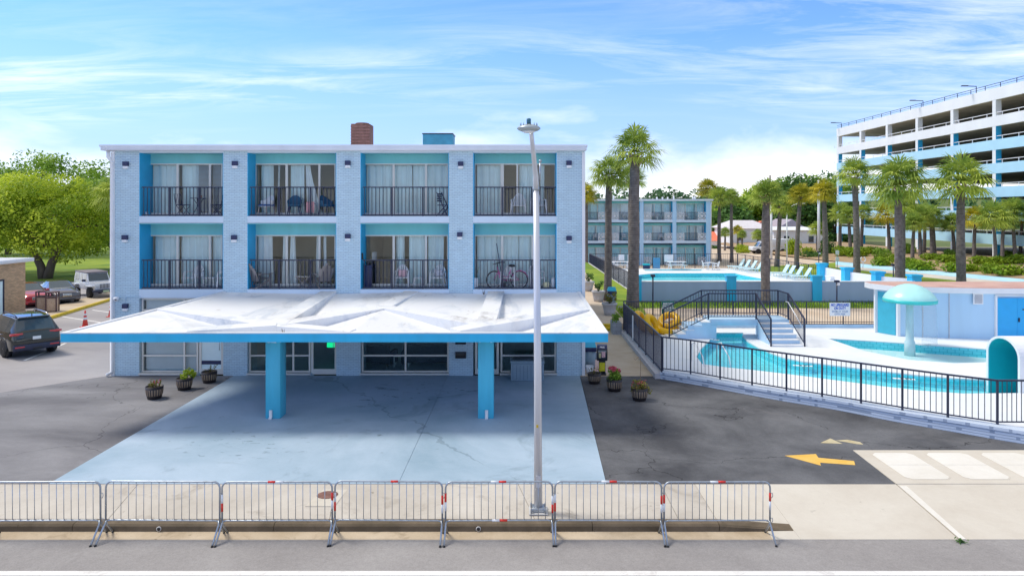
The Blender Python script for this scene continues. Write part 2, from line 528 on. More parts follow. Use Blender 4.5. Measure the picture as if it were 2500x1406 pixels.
def pooltile():
    m, t, b = nt('pool_tile')
    b.inputs['Roughness'].default_value = .25
    pos = geopos(t)
    br = node(t, 'ShaderNodeTexBrick'); t.links.new(pos, br.inputs['Vector'])
    br.offset = 0
    br.inputs['Color1'].default_value = c4((.24, .78, .88)); br.inputs['Color2'].default_value = c4((.30, .83, .92)); br.inputs['Mortar'].default_value = c4((.10, .58, .70))
    br.inputs['Scale'].default_value = 1; br.inputs['Brick Width'].default_value = .6; br.inputs['Row Height'].default_value = .6; br.inputs['Mortar Size'].default_value = .012
    t.links.new(br.outputs['Color'], b.inputs['Base Color'])
    return m


M['tile'] = pooltile()


def watermat():
    m, t, gl = glassmat('pool_water', (.80, .98, .985), .0, .02)
    pos = node(t, 'ShaderNodeNewGeometry').outputs['Position']
    n = node(t, 'ShaderNodeBump'); n.inputs['Strength'].default_value = .25; n.inputs['Distance'].default_value = .05
    t.links.new(noise(t, pos, 2.5, 3), n.inputs['Height']); t.links.new(n.outputs[0], gl.inputs['Normal'])
    return m


M['water'] = watermat()
M['veil'] = glassmat('falling_water', (.93, .97, 1.0), .30, .6)[0]

# ------------------------------------------------------------------ camera, light, sky
cam = bpy.data.cameras.new('camera')
cam.sensor_width = 36; cam.lens = F * 36 / 2500
cam.shift_x = -15 / 2500; cam.shift_y = -(703 - CY) / 2500
cam.clip_end = 3000; cam.clip_start = .1
co = bpy.data.objects.new('camera', cam); COL.objects.link(co)
co.location = (0, 0, CH); co.rotation_euler = (R(90), 0, 0)
SC.camera = co

SUN_EL, SUN_AZ = 56, 288        # azimuth of the sun measured clockwise from +Y
sun = bpy.data.lights.new('sun', 'SUN'); sun.energy = 2.2; sun.angle = R(16); sun.color = (1, .93, .82)
so = bpy.data.objects.new('sun', sun); COL.objects.link(so)
d = Vector((math.sin(R(SUN_AZ)) * math.cos(R(SUN_EL)), math.cos(R(SUN_AZ)) * math.cos(R(SUN_EL)), math.sin(R(SUN_EL))))
so.rotation_euler = (-d).to_track_quat('-Z', 'Y').to_euler()
so.location = d * 50

w = bpy.data.worlds.new('World'); SC.world = w; w.use_nodes = True
t = w.node_tree
bg = t.nodes['Background']; bg.inputs[1].default_value = .15
sky = node(t, 'ShaderNodeTexSky', sky_type='NISHITA')
sky.sun_disc = False; sky.sun_elevation = R(SUN_EL); sky.sun_rotation = R(SUN_AZ)
sky.air_density = 1.0; sky.dust_density = .2; sky.ozone_density = 1.6; sky.altitude = 0
tc = node(t, 'ShaderNodeTexCoord').outputs['Generated']
sp = node(t, 'ShaderNodeSeparateXYZ'); t.links.new(tc, sp.inputs[0])
zz = mth(t, 'MAXIMUM', sp.outputs[2], 0.0)
den = mth(t, 'ADD', zz, .07)
cb = node(t, 'ShaderNodeCombineXYZ')
t.links.new(mth(t, 'DIVIDE', sp.outputs[0], den), cb.inputs[0]); t.links.new(mth(t, 'DIVIDE', sp.outputs[1], den), cb.inputs[1])
# thin streaks of cirrus
mp = node(t, 'ShaderNodeMapping'); mp.inputs['Scale'].default_value = (.55, 1.5, 1); mp.inputs['Rotation'].default_value = (0, 0, R(-14)); mp.inputs['Location'].default_value = (1.3, .4, 0)
t.links.new(cb.outputs[0], mp.inputs[0])
n1 = noise(t, mp.outputs[0], 1.5, 13, .66, .7)
mp2 = node(t, 'ShaderNodeMapping'); mp2.inputs['Scale'].default_value = (.16, .5, 1); mp2.inputs['Location'].default_value = (3.1, 1.7, 0); t.links.new(cb.outputs[0], mp2.inputs[0])
n2 = noise(t, mp2.outputs[0], .8, 3, .5, .2)
cir = mth(t, 'MULTIPLY', ramp(t, n1, .43, .74), ramp(t, n2, .34, .58))
# heaped cloud low over the horizon
mp3 = node(t, 'ShaderNodeMapping'); mp3.inputs['Scale'].default_value = (3.2, 3.2, 9); t.links.new(tc, mp3.inputs[0])
n3 = noise(t, mp3.outputs[0], 1.1, 7, .55, .3)
lowf = mth(t, 'SUBTRACT', 1.0, ramp(t, sp.outputs[2], .02, .17))
cum = ramp(t, mth(t, 'ADD', mth(t, 'MULTIPLY', n3, .9), mth(t, 'MULTIPLY', lowf, .42)), .64, .92)
cl = mth(t, 'MAXIMUM', mth(t, 'MULTIPLY', cir, .85), cum, clamp=True)
base = mixc(t, 1.0, sky.outputs[0], (.58, .80, 1.26, 1), 'MULTIPLY')
cloudc = node(t, 'ShaderNodeRGB'); cloudc.outputs[0].default_value = (6.9, 7.0, 7.2, 1)
hz = mth(t, 'MULTIPLY', mth(t, 'SUBTRACT', 1.0, ramp(t, sp.outputs[2], .03, .24)), .72)
base = mixc(t, hz, base, (2.75, 3.35, 4.7, 1))
low = mixc(t, cl, base, cloudc.outputs[0])
veil = node(t, 'ShaderNodeRGB'); veil.outputs[0].default_value = (3.5, 3.45, 3.3, 1)      # thin cloud overhead, out of view, added for neutral fill light
hi = mth(t, 'MULTIPLY', ramp(t, sp.outputs[2], .34, .62), mth(t, 'ADD', .72, mth(t, 'MULTIPLY', n2, .3)), clamp=True)
t.links.new(mixc(t, hi, low, veil.outputs[0]), bg.inputs[0])
SC.view_settings.view_transform = 'Standard'; SC.view_settings.look = 'None'; SC.view_settings.exposure = .42; SC.view_settings.gamma = 1
SC.cycles.max_bounces = 8; SC.cycles.transparent_max_bounces = 16; SC.cycles.caustics_reflective = False; SC.cycles.caustics_refractive = False
# ================================================================== SETTING: ground, road, paving
struct(MB().poly([(-900, -200, -.32), (900, -200, -.32), (900, 1500, -.32), (-900, 1500, -.32)]), 'ground', M['g_ground'])
struct(MB().box(-200, 200, -2, 13.95, -.5, -.2), 'road', M['g_road'])
struct(MB().box(-200, 200, -9, -2.0, -.5, -.06), 'sidewalk', M['g_walk'])
struct(MB().poly([(-300, -200, -.25), (300, -200, -.25), (300, -9, -.25), (-300, -9, -.25)]), 'beach', groundmat('pale_sand', (.62, .60, .56), (.70, .68, .65), .1, .04))
struct(MB().box(-200, 200, 12.58, 12.74, -.199, -.196), 'road_line', M['g_line'])
struct(MB().prism([(-120, 13.95), (5.2, 13.95), (5.2, 14.26), (-120, 14.26)], -.5, lambda x, y: -.2 + .02 * (y - 13.95) / .3 + .002), 'gutter', M['g_gutter'])
# kerb with a rolled nose; it sinks away into the driveway ramp
mb = MB(); n = 0
xs = [-120, -14.2, -9.3, -5.1, -1.6, 1.55, 4.2]
for i in range(len(xs) - 1):
    a, b = xs[i] + .006, xs[i + 1] - .006
    prof = [(14.26, -.5), (14.26, -.19), (14.275, -.075), (14.31, -.038), (14.36, -.03), (14.52, -.03), (14.52, -.5)]
    k = len(prof)
    mb.add([(a, y, z) for y, z in prof] + [(b, y, z) for y, z in prof], [(j, (j + 1) % k, (j + 1) % k + k, j + k) for j in range(k)] + [tuple(range(k))[::-1], tuple(range(k, 2 * k))])
k = 7
a, b = 4.206, 5.75
pa = prof
pb = [(14.26, -.5), (14.26, -.19), (14.275, -.165), (14.31, -.155), (14.36, -.152), (14.52, -.135), (14.52, -.5)]
mb.add([(a, y, z) for y, z in pa] + [(b, y, z) for y, z in pb], [(j, (j + 1) % k, (j + 1) % k + k, j + k) for j in range(k)] + [tuple(range(k))[::-1], tuple(range(k, 2 * k))])
struct(mb, 'kerb', M['g_kerb'])
# drain holes in the kerb
for px in (388, 1168):
    x = X(px, 14.26)
    o = tag(MB().tube([(x, 14.249, -.12), (x, 14.262, -.12)], .052, 14, 0).tube([(x, 14.2485, -.12), (x, 14.2535, -.12)], .038, 14, 1).build('drain_outlet', [M['concrete'], M['black']]),
            'round drain outlet in the kerb face under the %s barrier' % ('second' if px < 800 else 'fifth'), 'drain', 'drain outlets in the kerb')
mb = MB()
js = [-120, -12.2, -8.7, -4.0, .35, 3.4]
sz = lambda x, y: -.03 + .03 * (y - 14.52) / 1.78
for i in range(len(js) - 1):
    mb.prism([(js[i] + .006, 14.525), (js[i + 1] - .006, 14.525), (js[i + 1] - .006 - (.35 if i < 4 else 0), 16.29), (js[i] + .006 - (.35 if i else 0), 16.29)], -.4, sz)
mb.prism([(3.406, 14.525), (4.2, 14.525), (4.2, 16.29), (3.406, 16.29)], -.4, sz)
struct(mb, 'sidewalk', M['g_walk'])
mb = MB()
ramp_ = lambda x, y: -.194 + .194 * max(0, y - 13.95) / 2.34 + (0 if x > 5.6 else (.06 if y > 14.3 else 0))
mb.prism([(4.21, 14.525), (5.76, 14.525), (5.76, 16.29), (4.21, 16.29)], -.4, lambda x, y: (sz(x, y) if x < 5 else -.194 + .194 * (y - 13.95) / 2.34))
mb.prism([(5.765, 13.955), (8.99, 13.955), (8.99, 16.29), (5.765, 16.29)], -.4, lambda x, y: -.194 + .194 * (y - 13.95) / 2.34)
mb.prism([(5.2, 13.955), (5.76, 13.955), (5.76, 14.5), (5.2, 14.5)], -.4, lambda x, y: -.194 + .045 * (y - 13.95) / .55)
mb.prism([(9.02, 13.955), (60, 13.955), (60, 16.29), (9.02, 16.29)], -.4, lambda x, y: -.194 + .194 * (y - 13.95) / 2.34)
struct(mb, 'driveway_ramp', M['g_apron'])
struct(MB().prism([(9.03, 13.96), (9.14, 13.96), (9.20, 16.2), (9.03, 16.2)], -.3, lambda x, y: -.189 + .194 * (y - 13.95) / 2.34), 'joint_strip', M['g_lid'])
# concrete apron and the three vault lids
struct(MB().prism([(9.02, 16.31), (60, 16.31), (60, 18.6), (9.10, 18.6)], -.3, .004), 'apron', M['g_apron'])
for i, (a, b) in enumerate(((9.42, 10.56), (10.86, 12.02), (12.32, 13.5))):
    q = .14
    y0, y1 = 16.55, 18.4
    pts = [(a + q, y0), (b - q, y0), (b, y0 + q), (b, y1 - q), (b - q, y1), (a + q, y1), (a, y1 - q), (a, y0 + q)]
    pin = [((p[0] - (a + b) / 2) * .955 + (a + b) / 2, (p[1] - 17.47) * .97 + 17.47) for p in pts]
    t0 = thing('vault_cover', ('octagonal concrete vault cover nearest the yellow arrow', 'octagonal concrete vault cover between two others in the apron', 'octagonal concrete vault cover with a round stain, nearest the brick kerb wall')[i], 'vault cover', ((a + b) / 2, 17.47, 0), 0, 'vault covers in the apron')
    MB().prism(pts, -.05, .009, 0, holes=[pin[::-1]]).build('rim', M['g_apron'], t0, True)
    mid = 17.5
    lo = [p for p in pin if p[1] < mid]; hi = [p for p in pin if p[1] > mid]
    xa, xb = min(p[0] for p in pin), max(p[0] for p in pin)
    ordr = [(xa, mid - .006), (xa, pin[7][1]), pin[0], pin[1], (xb, pin[2][1]), (xb, mid - .006)]
    MB().prism(ordr, -.05, .012).build('lid', M['g_lid'], t0, True)
    ordr = [(xb, mid + .006), (xb, pin[3][1]), pin[4], pin[5], (xa, pin[6][1]), (xa, mid + .006)]
    MB().prism(ordr, -.05, .012).build('lid', M['g_lid'], t0, True)
# forecourt: painted slab, dark asphalt either side, pale lot beyond
mb = MB()
mb.prism([(-11.18, 16.3), (-2.86, 16.3), (-2.78, 26.985), (-11.2, 26.985)], -.3, .012)
mb.prism([(-2.85, 16.3), (2.1, 16.3), (2.43, 26.985), (-2.77, 26.985)], -.3, .012)
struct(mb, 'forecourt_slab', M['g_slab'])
struct(MB().prism([(-60, 16.3), (-11.19, 16.3), (-11.21, 27), (-16.1, 27.05), (-18.6, 24.4), (-60, 21.2)], -.3, .0), 'asphalt_forecourt', M['g_asphl'])
struct(MB().prism([(-60, 21.2), (-18.6, 24.4), (-16.1, 27.05), (-16, 62), (-26, 62), (-31.6, 62), (-28.1, 41.6), (-27.5, 38), (-60, 38)], -.3, .004), 'parking_lot', M['g_lot'])
struct(MB().prism([(2.11, 16.3), (9.0, 16.3), (9.1, 18.61), (15.0, 18.61), (14.25, 19.25), (13, 20.35), (11.75, 21.35), (10.55, 22.5), (9.1, 23.65), (7.85, 24.75), (6.75, 25.75), (5.6, 26.65), (5.35, 26.9), (2.45, 26.9)], -.3, .0), 'asphalt_forecourt', M['g_asph'])
struct(MB().prism([(-60, 38), (-27.6, 38), (-31.6, 62), (-31.6, 70), (-90, 70), (-90, 38)], -.3, .12), 'parking_lot', M['g_lot'])
# yellow kerb walk at the car park
mb = MB().prism([(-28.1, 41.0), (-29.8, 51), (-31.6, 62), (-33.6, 62), (-31.8, 51), (-30.1, 41.0)], -.2, .16)
struct(mb, 'kerb_walk', M['g_path'])
struct(MB().prism([(-28.0, 40.9), (-29.7, 51), (-31.5, 62), (-31.65, 62), (-29.85, 51), (-28.15, 40.9)], -.2, .175), 'yellow_kerb', M['yellow'])
mb = MB()
for (p, q) in (((152, 773), (262, 790)), ((226, 757), (275, 764)), ((60, 880), (160, 838))):
    a, b = Vector(G(*p)), Vector(G(*q)); u = (b - a).normalized(); v = Vector((-u.y, u.x, 0)) * .06
    mb.prism([tuple((a - v).xy), tuple((b - v).xy), tuple((b + v).xy), tuple((a + v).xy)], 0, .012)
struct(mb, 'parking_line', M['g_line'])
# yellow arrow on the asphalt, and the faded one behind it
def flat(pts, name, m, z=.005):
    return struct(MB().prism([tuple(G(*p)[:2]) for p in pts][::-1], -.01, z), name, m)
flat([(1916, 1112), (1992, 1108), (1998, 1117), (2085, 1125), (2088, 1135), (2002, 1129), (2004, 1136)], 'road_arrow', M['g_arrow'])
flat([(2003, 1081), (2027, 1070), (2057, 1083)], 'faded_arrow', M['g_arrowf'])
flat([(2040, 1075), (2068, 1073), (2100, 1079), (2108, 1085), (2094, 1084), (2066, 1079)], 'faded_arrow', M['g_arrowf'])
# access cover in the sidewalk
c = G(795, 1209)
t0 = thing('access_cover', 'rusty oval access cover set in a pale patch of the sidewalk', 'access cover', (c[0], c[1], sz(0, c[1])))
MB().prism([(-.30, -.55), (.35, -.55), (.42, .55), (-.12, .55)], -.05, .006).build('surround', M['g_apron'], t0)
o = MB().lathe([(.24, 0), (.24, .012), (.21, .016), (0.02, .016)], 20, (0.03, .05, 0)).build('lid', M['rust'], t0); o.scale = (1.0, .9, 1)
# bits of litter
c = G(2346, 1323, -.2)
t0 = thing('leaf_litter', 'dark clump of leaves lying on the road edge by the driveway joint', 'leaves', (c[0], c[1], -.195))
mb = MB()
for k in range(36):
    a = rnd.uniform(0, 6.28); r_ = rnd.uniform(0, .1); p = Vector((r_ * math.cos(a) * 1.3, r_ * math.sin(a), rnd.uniform(.0, .06))); u = Vector((rnd.uniform(-1, 1), rnd.uniform(-1, 1), rnd.uniform(-.4, .4))) * .05; v = Vector((-u.y, u.x, .01)) * .6
    mb.poly([p - u, p + v * .6, p + u, p - v * .6])
mb.build('leaves', M['leafdark'], t0)
# walkway between the buildings, steps, rising upper path
struct(MB().prism([(2.45, 26.9), (5.34, 26.9), (5.42, 37.0), (2.56, 37.0)], -.3, .02), 'walkway', M['g_path'])
up = lambda x, y: .32 + max(0, y - 38) * .022
struct(MB().prism([(2.56, 37.62), (6.0, 37.62), (6.1, 50), (6.2, 72), (2.56, 72)], -.3, up), 'upper_path', M['g_tan'])
struct(MB().prism([(6.0, 40.0), (7.4, 38.6), (8.3, 47.9), (7.3, 72), (6.2, 72), (6.1, 50)], -.3, lambda x, y: up(x, y) + .01), 'lawn', M['g_lawn'])
t0 = thing('steps', 'two yellow painted concrete steps up to the planter walk', 'steps', (4.4, 37.2, .02))
MB().box(2.7, 5.2, 36.96, 37.30, 0, .16).build('step', M['yellow'], t0, True)
MB().box(2.7, 5.2, 37.30, 37.62, 0, .32).build('step', M['yellow'], t0, True)
# lazy river deck: rim 0.3, with holes for the channel and the wading pool
DK = .30
wall_pts = [(5.5, 26.5), (6.6, 25.6), (7.7, 24.6), (8.93, 23.5), (10.4, 22.35), (11.6, 21.15), (12.8, 20.15), (14.1, 19.1), (16.5, 17.4), (20, 15.9)]
chan_in = [(1815, 812), (1812, 820), (1826, 833), (1852, 848), (1880, 860), (1915, 873), (1962, 882), (2050, 893), (2150, 905), (2250, 916), (2330, 923), (2420, 927), (2480, 929)]
chan_out = [(2480, 959), (2350, 960), (2250, 953), (2150, 942), (2050, 929), (1950, 916), (1850, 904), (1770, 896), (1714, 888), (1700, 870), (1712, 850), (1732, 832), (1736, 820), (1738, 812)]
gz = lambda l, z=DK: [tuple(G(p[0], p[1], z)[:2]) for p in l]
chan = gz(chan_in) + [(21.5, 24.85), (21.5, 23.45)] + gz(chan_out)
wade = gz([(2022, 826), (2130, 832), (2230, 839), (2330, 846), (2410, 852), (2470, 860), (2405, 884), (2330, 886), (2220, 878), (2110, 856)])
inset = .28
outer = [(5.62, 26.75)] + [(x + .12, y + .28) for x, y in wall_pts[1:]] + [(24, 16), (30, 20), (30, 37.2), (5.62, 36.2)]
mb = MB().prism(outer, .0, DK, 0, holes=[chan, wade])
struct(mb, 'pool_deck', M['g_deck'])
struct(MB().prism(chan, -.5, -.12), 'pool_floor', M['tile'])
mb = MB()
def ring(mb, pts, z0, z1, off=.012):
    k = len(pts)
    sa = sum(pts[i][0] * pts[(i + 1) % k][1] - pts[(i + 1) % k][0] * pts[i][1] for i in range(k))
    q = []
    for i in range(k):
        a, b = Vector(pts[i - 1]), Vector(pts[(i + 1) % k]); u = (b - a).normalized() * (off if sa > 0 else -off)
        q.append((pts[i][0] - u.y, pts[i][1] + u.x))
    pts = q
    for i in range(k):
        a, b = pts[i], pts[(i + 1) % k]
        mb.add([(a[0], a[1], z0), (b[0], b[1], z0), (b[0], b[1], z1), (a[0], a[1], z1)], [(0, 1, 2, 3)])
def shrink(pts, s):
    cx, cy = sum(p[0] for p in pts) / len(pts), sum(p[1] for p in pts) / len(pts)
    return [(cx + (x - cx) * s, cy + (y - cy) * s) for x, y in pts]
mw = brickmat('pool_wall_tile', (.16, .76, .87), (.06, .56, .68), .15, .15, .008, vary=.05, rough=.25)
ring(mb, [(x, y) for x, y in chan], -.2, DK - .05)
struct(mb, 'pool_wall', mw)
struct(MB().sheet(chan, .16), 'water', M['water'])
struct(MB().prism(wade, -.25, -.1), 'pool_floor', M['g_deck'])
mb = MB(); ring(mb, wade, -.12, DK - .04); struct(mb, 'pool_wall', mw)
struct(MB().sheet(wade, .08), 'water', M['water'])
# tan path and planting strip between the river and the terrace
struct(MB().box(7.4, 60, 37.25, 45.5, -.3, .03), 'tan_path', M['g_tan'])
struct(MB().box(7.4, 60, 45.5, 48.2, -.3, .05), 'planting_strip', M['g_lawn'])
mb = MB()
for k in range(2600):
    x, y = rnd.uniform(8, 32), rnd.uniform(45.6, 48.0); h = rnd.uniform(.12, .34); a = rnd.uniform(0, 3.1); dx, dy = math.cos(a) * .05, math.sin(a) * .05; lx, ly = rnd.uniform(-.1, .1), rnd.uniform(-.1, .1)
    mb.poly([(x - dx, y - dy, .04), (x + dx, y + dy, .04), (x + lx, y + ly, h)])
tag(mb.build('grass', M['leaf']), 'tall grass blades growing along the foot of the terrace wall', 'grass', kind='stuff')
# terrace deck with its pool
d2 = .5
poolU = [tuple(G(p[0], p[1], d2)[:2]) for p in [(1556, 671), (1600, 667), (1795, 667), (1810, 671), (1880, 684), (1700, 684.5), (1556, 684.5)]]
poolS = [tuple(G(p[0], p[1], d2)[:2]) for p in [(1570, 657.5), (1712, 657.5), (1716, 661), (1576, 661)]]
struct(MB().prism([(8.4, 48.4), (27.8, 48.4), (26.3, 59), (22.9, 71.6), (7.4, 71.6)], -.3, d2, 0, holes=[poolU, poolS]), 'terrace_deck', M['g_deck'])
struct(MB().prism(poolU, -.4, .12), 'pool_floor', M['tile'])
mb = MB(); ring(mb, poolU, .0, d2 - .02); struct(mb, 'pool_wall', mw)
struct(MB().sheet(poolU, d2 - .14), 'water', M['water'])
struct(MB().prism(poolS, -.3, .27), 'pool_floor', M['tile'])
struct(MB().sheet(poolS, d2 - .06), 'water', M['water'])
# land beyond
struct(MB().prism([(2.5, 71.7), (60, 71.7), (60, 150), (-20, 150), (-20, 84), (2.5, 84)], -.3, .0), 'car_park', M['g_tan'])
struct(MB().prism([(27.9, 48.3), (34, 48.3), (47.3, 62.9), (40, 85.5), (28, 79), (23, 71.7), (26.4, 59)], -.2, .06), 'lawn', M['g_lawn'])
e = [G(2040, 640), G(2150, 650), G(2300, 664), G(2500, 684), G(2700, 703), (60, 24, 0)]
off = [G(2040, 648), G(2150, 659), G(2300, 674), G(2500, 694), G(2700, 713), (58.4, 24, 0)]
off2 = [G(2040, 654), G(2150, 667), G(2300, 683), G(2500, 702), G(2700, 721), (57, 24, 0)]
struct(MB().prism([p[:2] for p in off] + [p[:2] for p in e[::-1]], -.2, .10), 'painted_kerb', M['g_pathblue'])
struct(MB().prism([p[:2] for p in off2] + [p[:2] for p in off[::-1]], -.2, .07), 'kerb_walk', M['g_apron'])
xe = lambda y: 40.3 + (86.8 - y) * .3186
bz = lambda x, y: .12 + .8 * max(0, min(1, (x - xe(y)) / 11))
mb = MB()
NY, NX = 28, 8
vs = []
for i in range(NY + 1):
    y = 24 + (124 - 24) * i / NY; x0 = min(xe(y), 57) if y < 95 else 38 - (y - 95) * .1
    for j in range(NX + 1):
        x = x0 + (58.2 - x0) * j / NX; vs.append((x, y, bz(x, y)))
mb.add(vs, [(i * (NX + 1) + j, i * (NX + 1) + j + 1, (i + 1) * (NX + 1) + j + 1, (i + 1) * (NX + 1) + j) for i in range(NY) for j in range(NX)], 0, True)
struct(mb, 'garden_bed', M['g_soil'])
# lawn behind the car park at the tree
struct(MB().prism([(-120, 62), (-31.7, 62), (-16, 62), (-16, 130), (-160, 130)], -.3, .15), 'lawn', M['g_lawn'])
# ================================================================== MOTEL (front block)
YF, YW = 27.0, 27.80
fx = lambda px: X(px, YF)
wx = lambda px: X(px, YW)
motel = thing('motel_building', 'three storey pale blue brick motel with recessed balconies and flat roof', 'building', (-6.7, 36, 0))
W_ = dict(parent=motel, world=True)
piers = [(281, 340), (545, 604), (821, 880), (1096, 1155), (1359, 1421)]
bays = [(340, 545), (604, 821), (880, 1096), (1155, 1359)]
Z3, Z2, ZR = 6.29, 3.41, 8.86
C3, C2, C1 = 8.79, 5.98, 3.06
mb = MB()
for a, b in piers:
    mb.box(fx(a), fx(b), YF, YW + .2, -.2, ZR)
mb.box(fx(281), fx(281) + .25, YW + .2, 45, -.2, ZR); mb.box(fx(1421) - .25, fx(1421), YW + .2, 45, -.2, ZR); mb.box(fx(281) + .25, fx(1421) - .25, 44.7, 45, -.2, ZR)
# low brick under the ground floor windows
for (a, b) in ((343, 484), (607, 760), (882, 1096), (1222, 1359)):
    mb.box(fx(a) - .02, fx(b) + .02, YF + .08, YF + .3, -.2, .1)
mb.build('brick_wall', M['brick'], **W_)
for (z0, z1, nm) in ((Z3 - .27, Z3, ''), (Z2 - .29, Z2, '')):
    for a, b in bays:
        MB().box(fx(a), fx(b), YF - .004, YW + .2, z0, z1).build('floor_band', M['band'], **W_)
for a, b in bays:
    MB().box(fx(a), fx(b), YF + .002, YF + .28, C3, ZR).build('lintel', M['band'], **W_)
    MB().box(fx(a), fx(b), YF + .002, YF + .28, C1, Z2 - .29).build('lintel', M['band'], **W_)
for a, b in bays:
    for (zf, zc) in ((Z3, C3), (Z2, C2)):
        x0, x1 = fx(a), fx(b)
        MB().box(x0, x0 + .02, YF + .003, YW + .19, zf + .001, zc).build('balcony_side_wall', M['sideblue'], **W_)
        MB().box(x1 - .02, x1, YF + .003, YW + .19, zf + .001, zc).build('balcony_side_wall', M['sideblue'], **W_)
for a, b in bays:
    for (zf, zc, hd) in ((Z3, C3, 8.42), (Z2, C2, 5.52)):
        x0, x1 = fx(a) + .02, fx(b) - .02
        mb = MB().box(x0, x1, YW, YW + .15, hd, zc - .004)
        mb.box(x0, x1, YF + .28 if zc == C3 else YF + .003, YW + .2, zc - .004, zc + .02)
        for u in (.28, .55, .8):
            xx = x0 + (x1 - x0) * u; mb.box(xx, xx + .015, YW - .006, YW, hd, zc - .004)
        mb.build('header_panel', M['header'], **W_)
mb = MB().bbox(-16.3, 2.68, 26.68, 45.4, ZR, 9.06, .012, 1)
mb.box(-16.33, 2.71, 26.65, 45.43, 8.995, 9.075)
mb.build('roof', M['fascia'], **W_)
# downpipe + gutter end at the outer corner, white corner trim at the other end
dp = MB().tube([(-16.12, 26.9, 8.85), (-16.12, 26.9, 8.62), (-15.99, 26.93, 8.42), (-15.99, 26.93, .18), (-16.1, 26.75, .08)], .07, 8).build('downpipe', M['white'], **W_)
MB().box(-16.05, -15.91, 26.94, 26.998, 0, 8.8).build('corner_trim', M['white'], **W_)
MB().box(2.515, 2.64, 26.94, 27.2, 0, 8.8).build('corner_trim', M['white'], **W_)

def wavy(x0, x1, z0, z1, y, waves, amp=.05, seed=0, x0b=None, x1b=None, n=None):
    """hanging pleated cloth; x0b/x1b are the hem ends"""
    r_ = random.Random(seed)
    x0b = x0 if x0b is None else x0b; x1b = x1 if x1b is None else x1b
    n = n or max(8, int(abs(x1 - x0) * 26)); mb = MB()
    ph = r_.uniform(0, 6); rows = 7
    vs = []
    for j in range(rows):
        v = j / (rows - 1)
        for i in range(n + 1):
            u = i / n
            a = x0 + (x0b - x0) * v ** 1.4; b = x1 + (x1b - x1) * v ** 1.4
            yy = y + 1.35 * amp * math.sin(ph + u * waves * 6.283 + .6 * math.sin(u * 7 + ph) + .25 * v) * (.55 + .45 * v) + .02 * math.sin(u * waves * 15 + ph * 2)
            vs.append((a + (b - a) * u, yy, z1 + (z0 - z1) * v))
    fs = [(j * (n + 1) + i, j * (n + 1) + i + 1, (j + 1) * (n + 1) + i + 1, (j + 1) * (n + 1) + i) for j in range(rows - 1) for i in range(n)]
    return mb.add(vs, fs, 0, True)

def railing(a, b, zf, k):
    x0, x1 = fx(a) + .08, fx(b) - .02
    y = YF + .07
    mb = MB()
    mb.box(x0, x1, y - .022, y + .022, zf + 1.12, zf + 1.165); mb.box(x0, x1, y - .02, y + .02, zf + .02, zf + .07)
    r0 = mb.build('balcony_railing', M['rail'], **W_)
    mb = MB()
    nb = 23
    for i in range(nb):
        xx = x0 + .06 + (x1 - x0 - .12) * i / (nb - 1)
        mb.box(xx - .011, xx + .011, y - .011, y + .011, zf + .07, zf + 1.12)
    mb.build('baluster', M['rail'], r0, True)
    for u in (.34, .70):
        xx = x0 + (x1 - x0) * u
        MB().box(xx - .028, xx + .028, y - .028, y + .028, zf + .001, zf + 1.12).build('rail_post', M['rail'], r0, True)
for i, (a, b) in enumerate(bays):
    railing(a, b, Z3, i); railing(a, b, Z2, i)

# sliding windows behind the balconies: frame, three panes, what hangs behind each
PAN = [(360, 433, 512, 543), (622, 699.5, 779.5, 819), (888, 961, 1040, 1094), (1158, 1226, 1263, 1357)]
PAN4b = (1158, 1226, 1300, 1357)
def window(px, zf, hd, spec, wide=(.045, .07, .06, .045), seed=0, bz=.0):
    xs = [wx(p) for p in px]
    zb = zf + .04
    mb = MB()
    y0, y1 = YW + .01, YW + .09
    mb.box(xs[0], xs[-1], y0, y1, hd - .05, hd); mb.box(xs[0], xs[-1], y0, y1, zb, zb + .09)
    for i, x in enumerate(xs):
        wd = wide[i]
        a, b = (x, x + wd) if i == 0 else ((x - wd, x) if i == 3 else (x - wd / 2 - .012, x + wd / 2 + .012))
        mb.box(a, b, y0 - .004 * (i % 2), y1 + .01, zb + .09, hd - .05)
    fr = mb.build('window', M['frame'], **W_)
    for i in range(3):
        MB().box(xs[i] + .02, xs[i + 1] - .02, YW + .05, YW + .056, zb + .09, hd - .05).build('pane', M['glass'], fr, True)
    for j, s in enumerate(spec):
        kind, u0, u1 = s[0], s[1], s[2]
        a, b = wx(u0), wx(u1)
        if kind == 'c':
            wavy(a, b, zb + .04, hd - .06, YW + .24, max(2, abs(b - a) * 3.1), .05, seed * 17 + j).build('curtain', M[s[3] if len(s) > 3 else 'curtain'], fr, True)
        elif kind == 't':
            a2, b2 = wx(s[3]), wx(s[4])
            wavy(a, b, zb + .04, hd - .06, YW + .22, 2.4, .035, seed * 17 + j, a2, b2, 14).build('curtain', M['curtain2'], fr, True)
        elif kind == 'b':
            m2 = MB(); z = zb + .15
            while z < hd - .08:
                m2.add([(a, YW + .16, z), (b, YW + .16, z), (b, YW + .20, z + .028), (a, YW + .20, z + .028)], [(0, 1, 2, 3)]); z += .05
            m2.build('blind', M['blind'], fr, True)
    return fr
